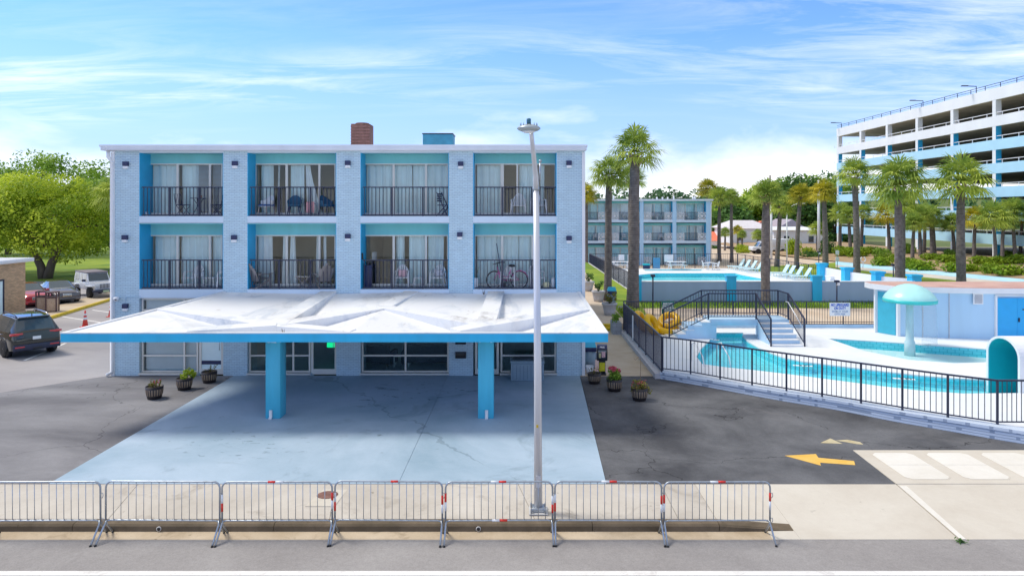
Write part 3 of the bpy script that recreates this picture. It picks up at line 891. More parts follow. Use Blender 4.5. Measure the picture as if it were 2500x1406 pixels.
def room(a, b, zf, zc, m='taupe'):
    x0, x1 = fx(a) + .03, fx(b) - .03
    y0, y1 = YW + .16, YW + 3.6
    mb = MB()
    mb.poly([(x0, y1, zf + .02), (x0, y1, zc), (x1, y1, zc), (x1, y1, zf + .02)][::-1])
    mb.poly([(x0, y0, zf + .02), (x0, y0, zc), (x0, y1, zc), (x0, y1, zf + .02)][::-1])
    mb.poly([(x1, y0, zf + .02), (x1, y0, zc), (x1, y1, zc), (x1, y1, zf + .02)])
    mb.poly([(x0, y0, zf + .02), (x1, y0, zf + .02), (x1, y1, zf + .02), (x0, y1, zf + .02)])
    mb.poly([(x0, y0, zc), (x1, y0, zc), (x1, y1, zc), (x0, y1, zc)][::-1])
    mb.build('room_interior', M[m], **W_)
for a, b in bays:
    room(a, b, Z3, 8.75); room(a, b, Z2, 5.9)
H3, H2 = 8.42, 5.52
window(PAN[0], Z3, H3, [('c', 362, 431), ('c', 436, 478), ('b', 474, 510), ('b', 515, 545)], seed=1)
window(PAN[0], Z2, H2, [('c', 372, 433), ('c', 436, 510), ('c', 514, 545)], seed=2)
window(PAN[1], Z3, H3, [('c', 632, 662), ('c', 706, 739), ('t', 742, 754, 747, 786), ('t', 676, 679, 672, 676)], seed=3)
window(PAN[1], Z2, H2, [('t', 626, 660, 626, 664), ('t', 687, 697, 684, 697), ('t', 706, 716, 700, 722), ('t', 769, 779, 765, 779), ('t', 785, 793, 786, 796)], seed=4)
window(PAN[2], Z3, H3, [('c', 889, 936), ('c', 934, 1004), ('c', 1006, 1092)], seed=5)
window(PAN[2], Z2, H2, [('c', 964, 985), ('c', 997, 1040), ('c', 1044, 1082)], seed=6)
window(PAN[3], Z3, H3, [('c', 1164, 1224), ('c', 1268, 1312), ('c', 1319, 1330)], (.045, .11, .05, .05), seed=7)
window(PAN4b, Z2, H2, [('c', 1164, 1212), ('c', 1210, 1266), ('c', 1267, 1300), ('c', 1302, 1356)], seed=8)

# ground floor glazing
YG = 27.14
gx = lambda px: X(px, YG)
def gwindow(xs, zs, m='gglass', y=YG, wd=.07, lo=.1, hi=3.04):
    """xs pixel edges, zs transom heights"""
    mb = MB(); ps = [gx(p) for p in xs]
    for i, x in enumerate(ps):
        a = x if i == 0 else (x - wd if i == len(ps) - 1 else x - wd / 2)
        mb.box(a, a + wd, y - .004, y + .07, lo, hi)
    for z in [lo + .035] + list(zs) + [hi - .035]:
        for i in range(len(ps) - 1):
            mb.box(ps[i] + .035, ps[i + 1] - .035, y, y + .064, z - .032, z + .032)
    mb.box(ps[0] - .03, ps[-1] + .03, y - .2, y - .0, lo - .06, lo)
    fr = mb.build('window', M['frame'], **W_)
    for i in range(len(ps) - 1):
        MB().box(ps[i] + .04, ps[i + 1] - .04, y + .03, y + .036, lo, hi).build('pane', M[m], fr, True)
    return fr
TZ = CH - (868 - CY) * YG / F
TZ2 = CH - (757 - CY) * YG / F
w1 = gwindow((346, 450, 484), (TZ, TZ2), 'glass')
mb = MB(); x = gx(352)
while x < gx(482):
    mb.add([(x, YG + .15, .2), (x + .085, YG + .18, .2), (x + .085, YG + .18, 2.98), (x, YG + .15, 2.98)], [(0, 1, 2, 3)]); x += .087
mb.build('vertical_blind', M['blind'], w1, True)
MB().box(gx(349), gx(545), YG + .25, YG + .27, .0, 3.04).build('back_panel', M['curtain'], **W_)
# doors
def door(x0, x1, m, kick=None, y=YG, hi=2.3):
    a, b = gx(x0), gx(x1)
    mb = MB()
    mb.box(a, a + .09, y - .03, y + .04, .03, hi); mb.box(b - .09, b, y - .03, y + .04, .03, hi)
    mb.box(a + .09, b - .09, y - .03, y + .04, hi - .1, hi); mb.box(a + .09, b - .09, y - .03, y + .04, .03, .24)
    d_ = mb.build('door', M['frame'], **W_)
    MB().box(a + .09, b - .09, y, y + .008, .24, hi - .1).build('pane', M[m], d_, True)
    if kick: MB().box(a + .09, b - .09, y - .012, y - .004, .42, .57).build('push_band', M[kick], d_, True)
    MB().tube([(b - .13, y - .03, 1.0), (b - .13, y - .08, 1.0), (b - .13, y - .08, 1.35), (b - .13, y - .03, 1.35)], .012, 6).build('handle', M['steel'], d_, True)
    MB().box(a, b, y, y + .05, hi + .002, 3.04).build('transom_panel', M['curtain' if kick else 'frame'], d_, True)
    return d_
door(487, 546, 'curtain', 'navy')
gwindow((608, 665, 716, 758), (TZ,))
door(760, 823, 'gglass')
gwindow((883, 990, 1096), (TZ,))
door(1160, 1218, 'gglass')
gwindow((1222, 1324, 1358), (TZ,))
# lobby: floor, back wall with arched teal niches
mb = MB()
mb.box(gx(604), gx(1360), 27.35, 33.5, -.02, .03)
mb.box(gx(604), gx(1360), 33.5, 33.6, 0, 3.0); mb.box(gx(604), gx(1360), 27.4, 33.5, 3.045, 3.06)
mb.box(gx(604) - .1, gx(604), 27.4, 33.5, 0, 3.0); mb.box(gx(1360), gx(1360) + .1, 27.4, 33.5, 0, 3.0)
mb.build('lobby_interior', pm('lobby_paint', (.62, .68, .72), .6), **W_)
for xx in (-7.6, -6.2, -4.9, -3.4, -1.9, -.4, 1.1, 2.1):
    mb = MB(); pts = [(xx - .35, .9), (xx + .35, .9)] + [(xx + .35 * math.cos(a_), 2.35 + .35 * math.sin(a_)) for a_ in [math.pi * q / 10 for q in range(11)]]
    k = len(pts)
    mb.add([(p[0], 33.43, p[1]) for p in pts] + [(p[0], 33.5, p[1]) for p in pts], [tuple(range(k))] + [(i, i + k, (i + 1) % k + k, (i + 1) % k) for i in range(k)])
    mb.build('arched_niche', M['teal'], **W_)
def sofa(x, y, w_, label, rz=0):
    t0 = thing('sofa', label, 'sofa', (x, y, .03), rz, 'dark lobby sofas')
    MB().bbox(-w_ / 2, w_ / 2, -.38, .3, .18, .46, .05).build('seat', M['sofa'], t0)
    MB().bbox(-w_ / 2, w_ / 2, .3, .5, .18, .95, .07).build('backrest', M['sofa'], t0)
    for s in (-1, 1):
        MB().bbox(s * w_ / 2 - .09, s * w_ / 2 + .09, -.4, .5, .12, .66, .06).build('arm', M['sofa'], t0)
        for yy in (-.3, .4):
            MB().lathe([(.03, 0), (.025, .18)], 8, (s * (w_ / 2 - .12), yy, 0)).build('leg', M['wood'], t0)
sofa(X(930, 29), 28.7, 1.2, 'dark armchair behind the lobby window, beside the white table leg', R(170))
sofa(X(1045, 29), 28.8, 1.9, 'long dark sofa behind the wide lobby window', R(182))
t0 = thing('coffee_table', 'small white table between the two dark lobby sofas', 'table', (X(982, 28.6), 28.6, .03))
MB().bbox(-.35, .35, -.25, .25, .42, .46, .01).build('tabletop', M['white'], t0)
for sx in (-1, 1):
    for sy in (-1, 1): MB().box(sx * .3 - .02, sx * .3 + .02, sy * .2 - .02, sy * .2 + .02, 0, .42).build('leg', M['white'], t0)
# exit light above the lobby door
ex = nt('exit_green'); ex[2].inputs['Base Color'].default_value = (0, .5, .2, 1); ex[2].inputs['Emission Color'].default_value = (0, 1, .35, 1); ex[2].inputs['Emission Strength'].default_value = .8
c = P(808, 842, 28.2)
tag(MB().bbox(-.16, .16, -.03, .03, -.1, .1, .01).build('exit_light', ex[0], loc=c), 'green exit light glowing inside the glass lobby door', 'exit light')
c = P(806, 826, 28.2)
# wall lamps
lamps = [(309, 404, 'top floor, first pier from the tree'), (575, 403, 'top floor, second pier from the tree'), (850, 402, 'top floor, middle pier'), (1125, 404, 'top floor, pier beside the street lamp'), (1389, 402, 'top floor, pier next to the palms'),
         (307, 583, 'middle floor, first pier from the tree'), (573, 583, 'middle floor, second pier from the tree'), (850, 580, 'middle floor, middle pier'), (1123, 576, 'middle floor, pier beside the street lamp'), (1389, 585, 'middle floor, pier next to the palms'), (308, 750, 'ground floor pier under the dome camera pipe')]
proto = None
for px, py, s in lamps:
    c = P(px, py, YF - .003)
    lb = 'black and white box wall lamp on the ' + s
    if proto is None:
        proto = t0 = thing('wall_lamp', lb, 'wall lamp', c, 0, 'wall lamps on the motel piers')
        MB().bbox(-.105, .105, -.13, 0, -.03, .145, .012).build('lamp_housing', M['navy'], t0)
        MB().bbox(-.1, .1, -.12, 0, -.14, -.03, .02).build('lamp_lens', M['lampwhite'], t0)
    else:
        dup(proto, c, label=lb)
# conduit above the lowest lamp
c = P(308, 725, YF)
t0 = tag(MB().tube([(fx(308), YF - .025, 2.95), (fx(308), YF - .025, 3.1), (fx(312), YF - .025, 3.12), (fx(345), YF - .025, 3.13)], .009, 6).build('conduit', M['shed']), 'thin blue conduit running from the ground floor lamp', 'conduit')
c = P(289, 727, YF)
t0 = thing('security_camera', 'white dome security camera on the motel corner', 'security camera', (c[0], YF - .003, c[2]))
MB().bbox(-.05, .05, -.14, 0, -.04, .04, .015).build('bracket', M['white'], t0)
MB().lathe([(.02, -.12), (.085, -.09), (.1, -.03), (.1, .03), (.06, .05)], 16, (.02, -.18, 0)).build('housing', M['white'], t0)
MB().lathe([(.005, -.05), (.035, -.03), (.045, 0)], 12, (.045, -.26, -.02)).build('camera_dome', M['black'], t0)
# letter boxes by the lobby window
for py, s in ((866, 'lower'), (832, 'upper')):
    c = P(1125, py, YF)
    t0 = thing('letter_box', s + ' black letter box on the wall beside the lobby window', 'letter box', (c[0], YF - .003, c[2]), 0, 'black letter boxes')
    MB().bbox(-.21, .21, -.1, 0, -.12, .1, .01).build('box', M['black'], t0); MB().bbox(-.22, .22, -.12, 0, .1, .13, .008).build('flap', M['rail'], t0)
# things on the roof
x0, x1 = X(857, 33), X(903, 33)
t0 = thing('cooling_tower', 'rusty brown louvred cooling tower on the motel roof', 'cooling tower', ((x0 + x1) / 2, 33.4, 9.075))
MB().bbox(-.45, .45, -.45, .45, .22, 1.62, .02).build('casing', M['rust'], t0)
mb = MB()
for k in range(9): mb.box(-.46, .46, -.47, -.45, .3 + k * .145, .36 + k * .145)
mb.build('louvre', pm('rust_slats', (.26, .13, .11), .7, var=.3, vs=6), t0)
for sx in (-1, 1):
    for sy in (-1, 1): MB().box(sx * .4 - .03, sx * .4 + .03, sy * .4 - .03, sy * .4 + .03, 0, .22).build('leg', M['rust'], t0)
MB().box(-.47, .47, -.47, .47, .18, .22).build('base_rail', pm('orange_rail', (.6, .25, .06), .6), t0)
MB().lathe([(.33, 0), (.33, .06), (.3, .08)], 18, (0, 0, 1.62)).build('fan_ring', M['rust'], t0)
MB().tube([(.5, -.2, .3), (.62, -.2, .25), (.78, -.2, .04)], .02, 6).build('pipe', M['black'], t0)
x0, x1 = X(1032, 33), X(1105, 33)
t0 = thing('roof_hatch', 'plain blue plant box on the motel roof', 'roof unit', ((x0 + x1) / 2, 33.6, 9.075))
MB().bbox(-.72, .72, -.6, .6, 0, 1.12, .01).build('casing', pm('roof_box_blue', (.05, .27, .40), .6, var=.12), t0)
MB().bbox(-.75, .75, -.63, .63, 1.12, 1.17, .01).build('cap', M['rail'], t0)

# ------------------------------------------------------------------ canopy
YC0, YC1 = 20.4, 26.99
cano = thing('entrance_canopy', 'white folded-plate entrance canopy with blue fascia on two columns', 'canopy', (-5, 23.6, 0))
K_ = dict(parent=cano, world=True)
pl = lambda y: 2.84 + .46 * (y - YC0) / (YC1 - YC0)
fl = lambda px: X(px, YC0)
XL0, XR0 = fl(155), fl(1480)
XL1, XR1 = X(548, YC1), X(1413, YC1)
YT = 23.9
lx = lambda y: XL0 + (XL1 - XL0) * (y - YC0) / (YC1 - YC0)
rx_ = lambda y: XR0 + (XR1 - XR0) * (y - YC0) / (YC1 - YC0)
TL, TM, TR = (lx(YT) + .12, YT), (X(940, YT + .2), YT + .2), (rx_(YT) - .12, YT)
CA, CB = (-7.62, 21.55), (-1.02, 21.55)
dip = .42
V = {}
pts = []
def pt(x, y, dz=0): pts.append((x, y, pl(y) + dz)); return len(pts) - 1
a0 = pt(XL0, YC0); f1 = pt(fl(470), YC0); f2 = pt(CA[0], YC0); f3 = pt(fl(850), YC0); f4 = pt(CB[0] - .1, YC0); f5 = pt(XR0, YC0)
tl = pt(lx(YT), YT, -.02); tm = pt(*TM, -.02); tr = pt(rx_(YT), YT, -.02)
ca = pt(*CA, -dip); cb_ = pt(*CB, -dip)
b0 = pt(XL1, YC1); b1 = pt(CA[0], YC1, -.08); b2 = pt(X(1005, YC1), YC1); b3 = pt(CB[0], YC1, -.08); b4 = pt(XR1, YC1)
tris = [(a0, f1, tl), (f1, ca, tl), (f1, f2, ca), (f2, f3, ca), (f3, tm, ca), (f3, cb_, tm), (f3, f4, cb_), (f4, f5, cb_), (f5, tr, cb_),
        (tl, ca, b0), (ca, b1, b0), (ca, tm, b1), (tm, b2, b1), (tm, b3, b2), (tm, cb_, b3), (cb_, tr, b3), (tr, b4, b3)]
mb = MB()
th = .13
n = len(pts)
mb.add(pts + [(x, y, z - th) for x, y, z in pts], tris + [tuple(i + n for i in t_[::-1]) for t_ in tris])
edge = [a0, f1, f2, f3, f4, f5, tr, b4, b3, b2, b1, b0, tl]
for i in range(len(edge)):
    p, q = edge[i], edge[(i + 1) % len(edge)]
    mb.add([pts[p], pts[q], (pts[q][0], pts[q][1], pts[q][2] - th), (pts[p][0], pts[p][1], pts[p][2] - th)], [(0, 3, 2, 1)])
mb.build('roof_deck', M['cantop'], **K_)
# fascia: front and the two sides
mb = MB()
zt, zb = 2.855, 2.60
mb.box(XL0 - .05, XR0 + .05, YC0 - .06, YC0 - .005, zb, zt)
mb.add([(XR0 + .05, YC0 - .005, zb), (XR1 + .05, YC1, pl(YC1) - .25), (XR1 + .05, YC1, pl(YC1) - .03), (XR0 + .05, YC0 - .005, zt - .045),
        (XR0 + .002, YC0 - .005, zb), (XR1 + .002, YC1, pl(YC1) - .25), (XR1 + .002, YC1, pl(YC1) - .03), (XR0 + .002, YC0 - .005, zt - .045)],
       [(0, 1, 2, 3), (7, 6, 5, 4), (3, 2, 6, 7), (4, 5, 1, 0)])
mb.add([(XL0 - .05, YC0 - .005, zb), (XL1 - .05, YC1, pl(YC1) - .25), (XL1 - .05, YC1, pl(YC1) - .03), (XL0 - .05, YC0 - .005, zt - .045),
        (XL0 - .002, YC0 - .005, zb), (XL1 - .002, YC1, pl(YC1) - .25), (XL1 - .002, YC1, pl(YC1) - .03), (XL0 - .002, YC0 - .005, zt - .045)],
       [(3, 2, 1, 0), (4, 5, 6, 7), (7, 6, 2, 3), (0, 1, 5, 4)])
mb.build('fascia', M['canblue'], **K_)
mb = MB(); mb.box(XL0 - .06, XR0 + .06, YC0 - .075, YC0 + .04, zt + .001, zt + .03)
for (xa, xb, s) in ((XL0, XL1, -1), (XR0, XR1, 1)):
    mb.add([(xa + s * .06, YC0 + .04, zt - .03), (xb + s * .06, YC1, pl(YC1) - .02), (xb - s * .05, YC1, pl(YC1) - .02), (xa - s * .05, YC0 + .04, zt - .03), (xa + s * .06, YC0 + .04, zt + .028), (xb + s * .06, YC1, pl(YC1) + .025), (xb - s * .05, YC1, pl(YC1) + .025), (xa - s * .05, YC0 + .04, zt + .028)],
           [(0, 1, 5, 4), (1, 2, 6, 5), (2, 3, 7, 6), (3, 0, 4, 7), (4, 5, 6, 7), (3, 2, 1, 0)])
mb.build('roof_edge', M['cantop'], **K_)
def beam(p, q, wp, wq, dz=.03):
    p, q = Vector((p[0], p[1], 0)), Vector((q[0], q[1], 0))
    u = (q - p).normalized(); v = Vector((-u.y, u.x, 0))
    vs = []
    for o_, ww in ((p, wp), (q, wq)):
        for s in (-1, 1):
            c = o_ + v * s * ww / 2
            vs += [(c.x, c.y, pl(c.y) - .5 if o_ is p else pl(c.y) - .06), (c.x, c.y, pl(c.y) + dz)]
    MB().add(vs, [(1, 3, 7, 5), (0, 4, 6, 2), (0, 1, 5, 4), (2, 6, 7, 3), (0, 2, 3, 1), (4, 5, 7, 6)]).build('roof_beam', M['cantop'], **K_)
for C_, tips in ((CA, (TL, TM)), (CB, (TM, TR))):
    for T_ in tips: beam(C_, T_, .62, .5, .03 + .004 * (T_ is TM) + .003 * (C_ is CB))
    beam(C_, (C_[0] + .15, YC1 - .02), .62, .62, .042)
    beam(C_, (C_[0] + (-2.4 if C_ is CA else -.9), YC0 + .34), .62, .5, .046)
    beam(C_, (C_[0] + (2.6 if C_ is CA else .9), YC0 + .34), .5, .4, .02) if C_ is CA else None
beam(TM, (X(1005, YC1), YC1 - .02), .5, .55, .05)
for C_, (pa, pb) in ((CA, (648, 684)), (CB, (1167, 1205))):
    x0, x1 = X(pa, 21.4), X(pb, 21.4)
    col = MB().bbox(x0, x1, 21.4, 21.95, .0, 2.62, .012, 1).build('column', M['colblue'], **K_)
    xm = X((pa + pb) / 2 + (2 if C_ is CB else -4), 21.4)
    MB().tube([(xm, 21.36, .28), (xm, 21.36, .07), (xm, 21.28, .03)], .05, 10).build('drain_pipe', M['white'], col, True)
# debris caught on the roof
for px, py, s in ((1181, 722, 'beside the back beam'), (690, 803, 'in the front valley')):
    y = 26.6 if py < 750 else 20.75
    mb = MB()
    for k in range(14):
        a = rnd.uniform(0, 6.3); mb.tube([(0, 0, 0), (.06 * math.cos(a), .06 * math.sin(a), rnd.uniform(.03, .2))], [.008, .003], 4)
    tag(mb.build('dry_twigs', M['bark'], loc=(X(px, y), y, pl(y) - (.02 if py < 750 else .12))), 'small clump of dry twigs on the canopy roof ' + s, 'twigs')
# ================================================================== BARRIERS
def barrier(name_loc, label, w_, tapes):
    t0 = thing('crowd_barrier', label, 'barrier', name_loc, 0, 'crowd barriers along the kerb')
    r = .019; h = w_ / 2; zt, zl = 1.165, .375; q = .13
    arc = lambda cx, cz, a0, a1, rr, m=6: [(cx + rr * math.cos(R(a0 + (a1 - a0) * i / m)), 0, cz + rr * math.sin(R(a0 + (a1 - a0) * i / m))) for i in range(m + 1)]
    pts = [(-h, 0, .30)] + arc(-h + q, zt - q, 180, 90, q) + arc(h - q, zt - q, 90, 0, q) + [(h, 0, .30)]
    MB().tube(pts, r, 8).build('frame', M['steel'], t0)
    MB().tube([(-h + .02, 0, zl - .02), (-h + .09, 0, zl), (h - .09, 0, zl), (h - .02, 0, zl - .02)], r * .9, 8).build('lower_rail', M['steel'], t0)
    mb = MB()
    nb = 14
    for i in range(nb):
        x = -h + w_ * (i + 1) / (nb + 1)
        mb.tube([(x, 0, zl), (x, 0, zt)], .0075, 6)
    mb.build('bar', M['steel'], t0)
    for s in (-1, 1):
        lg = MB().tube([(s * (h - .02), 0, zl), (s * (h - .005), -.04, .3), (s * (h - .0), -.34, .01)], r, 8).build('leg', M['steel'], t0)
        MB().tube([(s * h, -.332, .022), (s * h, -.352, .0)], .024, 8).build('foot', M['rubber'], lg)
        lg = MB().tube([(s * h, 0, .34), (s * h, .03, .28), (s * (h - .01), .22, .03)], r, 8).build('leg', M['steel'], t0)
        MB().tube([(s * (h - .01), .215, .04), (s * (h - .01), .23, .012)], .024, 8).build('foot', M['rubber'], lg)
    for z in (.93, .42):
        MB().tube([(h + .015, 0, z), (h + .05, 0, z), (h + .055, 0, z - .06), (h + .03, 0, z - .10)], .008, 6).build('hook', M['steel'], t0)
    for (k, u, l_, c) in tapes:
        if k == 't': p, p2 = (u - l_ / 2, 0, zt), (u + l_ / 2, 0, zt)
        elif k == 'b': p, p2 = (u - l_ / 2, 0, zl), (u + l_ / 2, 0, zl)
        else:
            x = -h if k == 'l' else h; p, p2 = (x, 0, u - l_ / 2), (x, 0, u + l_ / 2)
        MB().tube([p, p2], r + .004, 10).build('reflective_band', M[c], t0)
    return t0
YB = 14.0
bs = [(-22, 245), (257, 537), (543, 811), (817, 1080), (1088, 1349), (1355, 1615), (1621, 1880)]
lab = ['plain steel crowd barrier at the end of the row, cut by the photo edge', 'plain steel crowd barrier without any reflective bands, whole', 'steel barrier with red and white bands in front of the rusty access cover', 'steel barrier with a faint red band on its top rail',
       'steel barrier with bands on both rails, in front of the street lamp', 'steel barrier standing between the street lamp and the last barrier', 'end barrier of the row next to the open driveway ramp']
def tp(px): return X(px, YB)
for i, (a, b) in enumerate(bs):
    xa, xb = tp(a), tp(b); c = (xa + xb) / 2; w_ = xb - xa
    L = []
    if i >= 2:
        tpx = {2: 664, 3: 963, 4: 1227, 5: 1497, 6: 1762}[i]
        L += [('t', tp(tpx) - c, .15, 'red')]
        if i != 3: L += [('t', tp(tpx) - c + (-.16 if i > 2 else .16), .16, 'plastic')]
        zz = lambda py: CH - (py - CY) * YB / F + .2
        if i == 2: L += [('l', zz(1216), .18, 'plastic'), ('l', zz(1237), .17, 'red'), ('r', zz(1211), .17, 'red'), ('r', zz(1230), .18, 'plastic')]
        if i == 3: L += [('l', zz(1214), .18, 'plastic'), ('l', zz(1236), .18, 'red'), ('r', zz(1219), .18, 'red'), ('r', zz(1240), .18, 'plastic')]
        if i == 4: L += [('l', zz(1213), .18, 'red'), ('l', zz(1234), .18, 'plastic'), ('r', zz(1220), .17, 'plastic'), ('r', zz(1241), .17, 'red'), ('b', tp(1229) - c, .16, 'red'), ('b', tp(1211) - c, .16, 'plastic')]
        if i == 5: L += [('l', zz(1216), .17, 'plastic'), ('l', zz(1237), .17, 'red'), ('r', zz(1219), .17, 'red'), ('r', zz(1240), .17, 'plastic')]
        if i == 6: L += [('l', zz(1216), .17, 'red'), ('l', zz(1237), .17, 'plastic'), ('r', zz(1212), .17, 'red'), ('r', zz(1233), .17, 'plastic')]
    tb = barrier((c, YB, -.2), lab[i], w_, L)
    tb.rotation_euler = (R((.5, -.4, .6, -.7, .3, -.2, .5)[i]), 0, R((.5, -.7, .4, -.9, .6, -.3, .4)[i]))

# ================================================================== STREET LAMP in front
c = G(1314, 1247, -.012)
sl = thing('street_lamp', 'tall pale metal street lamp rising in front of the motel', 'street lamp', (c[0], c[1], -.012))
zz = lambda py, y: CH - (py - CY) * y / F + .012
MB().prism([(-.2, -.2), (.2, -.2), (.2, .2), (-.2, .2)], 0, .02).build('base_plate', M['concrete'], sl)
mb = MB().bbox(-.13, .13, -.13, .13, .02, .11, .015)
for sx in (-1, 1):
    for sy in (-1, 1): mb.lathe([(.022, .0), (.022, .08), (.012, .1)], 8, (sx * .15, sy * .15, .02))
mb.build('anchor_base', M['steel'], sl)
ptop = zz(432, c[1])
MB().tube([(0, 0, .1), (-.01, 0, 3), (-.05, 0, ptop)], [.092, .082, .062], 20).build('pole', M['pole'], sl)
ax, ay = X(1297, c[1] - .9) - c[0], -.9
az = zz(326, c[1] - .9)
MB().tube([(-.05, -.06, ptop - .25), (-.052, -.08, ptop - .02), (ax * .55 - .02, ay * .5, (ptop + az) / 2 + .04), (ax, ay, az)], [.056, .056, .05, .046], 14).build('arm', M['pole'], sl)
MB().tube([(-.05, 0, ptop - .3), (-.05, 0, ptop - .22)], .075, 16).build('clamp', M['steel'], sl)
MB().tube([(.03, .0, ptop - .1), (.045, 0, ptop + .32)], .02, 8).tube([(.045, -.02, ptop + .34), (.045, .03, ptop + .34)], .035, 10).build('bracket', M['steel'], sl)
hx, hy = X(1291, c[1] - 1.2) - c[0], -1.15
lum = MB().lathe([(.02, -.06), (.10, -.065), (.20, -.03), (.235, 0), (.235, .02), (.20, .05), (.1, .085), (.02, .095)], 26, (hx, hy, az + .06)).build('lamp_head', pm('lamp_head_grey', (.42, .48, .50), .4, .3), sl)
MB().lathe([(.01, -.085), (.09, -.078), (.15, -.05)], 20, (hx, hy, az + .06)).build('lens', M['lampwhite'], lum)
MB().lathe([(.035, 0), (.045, .03), (.045, .1), (.03, .11)], 12, (hx, hy, az + .16)).build('photocell', pm('photocell_blue', (.03, .14, .22), .4), lum)
mb = MB()
for k in range(14):
    a = k / 14 * 6.283; mb.tube([(hx + .17 * math.cos(a), hy + .17 * math.sin(a), az + .11), (hx + .17 * math.cos(a), hy + .17 * math.sin(a), az + .18)], [.008, .002], 5)
mb.build('bird_spike', M['black'], lum)
z = zz(1040, c[1] - .08)
MB().box(-.045, .0, -.0935, -.089, z - .03, z + .03).build('pole_sticker', M['yellow'], sl)
MB().box(-.05, .05, -.105, -.075, .55, .8).build('access_door', M['pole'], sl)

# ================================================================== CHAIRS AND BALCONY THINGS
def legs4(t0, pts, m, r=.022, name='leg'):
    for a, b in pts: MB().tube([a, b], [r, r * .8], 8).build(name, m, t0)
def plastic_chair(loc, rz, label, group):
    t0 = thing('plastic_chair', label, 'chair', loc, rz, group)
    m = M['plastic']
    MB().bbox(-.24, .24, -.24, .22, .40, .435, .015).build('seat', m, t0)
    # back: arched hoop with vertical slats, leaning back (+y)
    pts = []
    for i in range(13):
        a = math.pi * i / 12
        pts.append((.25 * math.cos(a), .20 + .14 * (.40 * math.sin(a) + .02) / .42 + .0, .47 + .42 * math.sin(a)))
    mb = MB().tube([(.25, .19, .42)] + pts + [(-.25, .19, .42)], .024, 8)
    for u in (-.165, -.082, 0, .082, .165):
        hz = .47 + .42 * math.sqrt(max(0, 1 - (u / .25) ** 2))
        mb.add([(u - .026, .195, .43), (u + .026, .195, .43), (u * .92 + .024, .335, hz), (u * .92 - .024, .335, hz), (u - .026, .21, .43), (u + .026, .21, .43), (u * .92 + .024, .35, hz), (u * .92 - .024, .35, hz)],
               [(0, 1, 2, 3), (7, 6, 5, 4), (0, 4, 5, 1), (1, 5, 6, 2), (2, 6, 7, 3), (3, 7, 4, 0)])
    mb.build('backrest', m, t0)
    for s in (-1, 1):
        MB().tube([(s * .25, .23, .66), (s * .275, .05, .655), (s * .28, -.2, .64), (s * .27, -.25, .60)], [.024, .03, .028, .022], 8).build('armrest', m, t0)
        MB().tube([(s * .27, -.25, .60), (s * .275, -.25, .40), (s * .30, -.29, 0)], [.022, .03, .02], 8).build('leg', m, t0)
        MB().tube([(s * .24, .2, .42), (s * .28, .30, 0)], [.03, .02], 8).build('leg', m, t0)
    return t0
def tub_chair(loc, rz, label, shell, seatm, legm, group):
    t0 = thing('tub_chair', label, 'chair', loc, rz, group)
    prof = []; k = 17; vs = []; fs = []
    for i in range(k):
        a = math.pi * (-.08 + 1.16 * i / (k - 1)); h = .62 + .22 * max(0, math.sin(a)) ** 2
        x, y = .29 * math.cos(a), .02 + .27 * math.sin(a)
        for (s, z) in ((.72, .40), (.95, .5), (1.0, h - .02), (.97, h), (.93, h - .02), (.88, .5), (.66, .42)):
            vs.append((x * s, y * s, z))
    for i in range(k - 1):
        for j in range(6): fs.append((i * 7 + j, (i + 1) * 7 + j, (i + 1) * 7 + j + 1, i * 7 + j + 1))
    fs += [tuple(range(7)), tuple(range((k - 1) * 7, k * 7))[::-1]]
    MB().add(vs, fs, 0, True).build('shell', shell, t0)
    MB().bbox(-.24, .24, -.24, .2, .40, .47, .03).build('seat_cushion', seatm, t0)
    MB().bbox(-.22, .22, -.22, .2, .37, .40, .01).build('seat_frame', shell, t0)
    legs4(t0, [((s * .18, y, .38), (s * .25, y * 1.25, 0)) for s in (-1, 1) for y in (-.2, .18)], legm)
    return t0
def fl3(px, Z, y):
    y = min(y, 27.46)
    return (X(px, y), y, Z + .003)
Wd = pm('pale_beech_leg', (.62, .50, .42), .5)
# top floor, bay by the tree: two bistro chairs and table
def bistro(loc, rz, label):
    t0 = thing('bistro_chair', label, 'chair', loc, rz, 'dark bistro chairs')
    MB().bbox(-.2, .2, -.2, .2, .43, .46, .01).build('seat', M['navy'], t0)
    mb = MB().tube([(-.19, .19, .45), (-.2, .26, .88), (.2, .26, .88), (.19, .19, .45)], .013, 6)
    for u in (-.1, 0, .1): mb.tube([(u, .19, .45), (u * 1.1, .255, .88)], .008, 5)
    mb.build('backrest', M['navy'], t0)
    for s in (-1, 1):
        MB().tube([(s * .18, -.19, .43), (s * .2, .2, 0)], .012, 6).build('leg', M['navy'], t0); MB().tube([(s * .18, .18, .43), (s * .2, -.22, 0)], .012, 6).build('leg', M['navy'], t0)
bistro(fl3(447, Z3, 27.55), R(80), 'dark bistro chair on the top balcony nearest the tree, facing the table')
bistro(fl3(530, Z3, 27.6), R(-78), 'dark bistro chair at the railing end of the top balcony nearest the tree')
c = fl3(484, Z3, 27.55)
t0 = thing('bistro_table', 'round dark bistro table with crossed legs on the top balcony', 'table', c)
MB().lathe([(.3, .7), (.3, .72), (.28, .725)], 20).build('tabletop', M['navy'], t0)
for k in range(3):
    a = k * 2.09; MB().tube([(.22 * math.cos(a), .22 * math.sin(a), .7), (-.05 * math.cos(a), -.05 * math.sin(a), .35), (-.25 * math.cos(a), -.25 * math.sin(a), .0)], .012, 6).build('leg', M['navy'], t0)
tag(MB().lathe([(.06, 0), (.075, .1), (.06, .1)], 12).build('clay_pot', pm('terracotta', (.5, .2, .12), .7), loc=(c[0] + .12, c[1] - .1, c[2] + .726)), 'small terracotta pot standing on the bistro table', 'pot')
tag(MB().lathe([(.045, 0), (.055, .16), (.05, .16)], 12).build('white_cup', M['plastic'], loc=fl3(358, Z3, 27.4)), 'small white cup on the top balcony floor by the blue wall', 'cup')
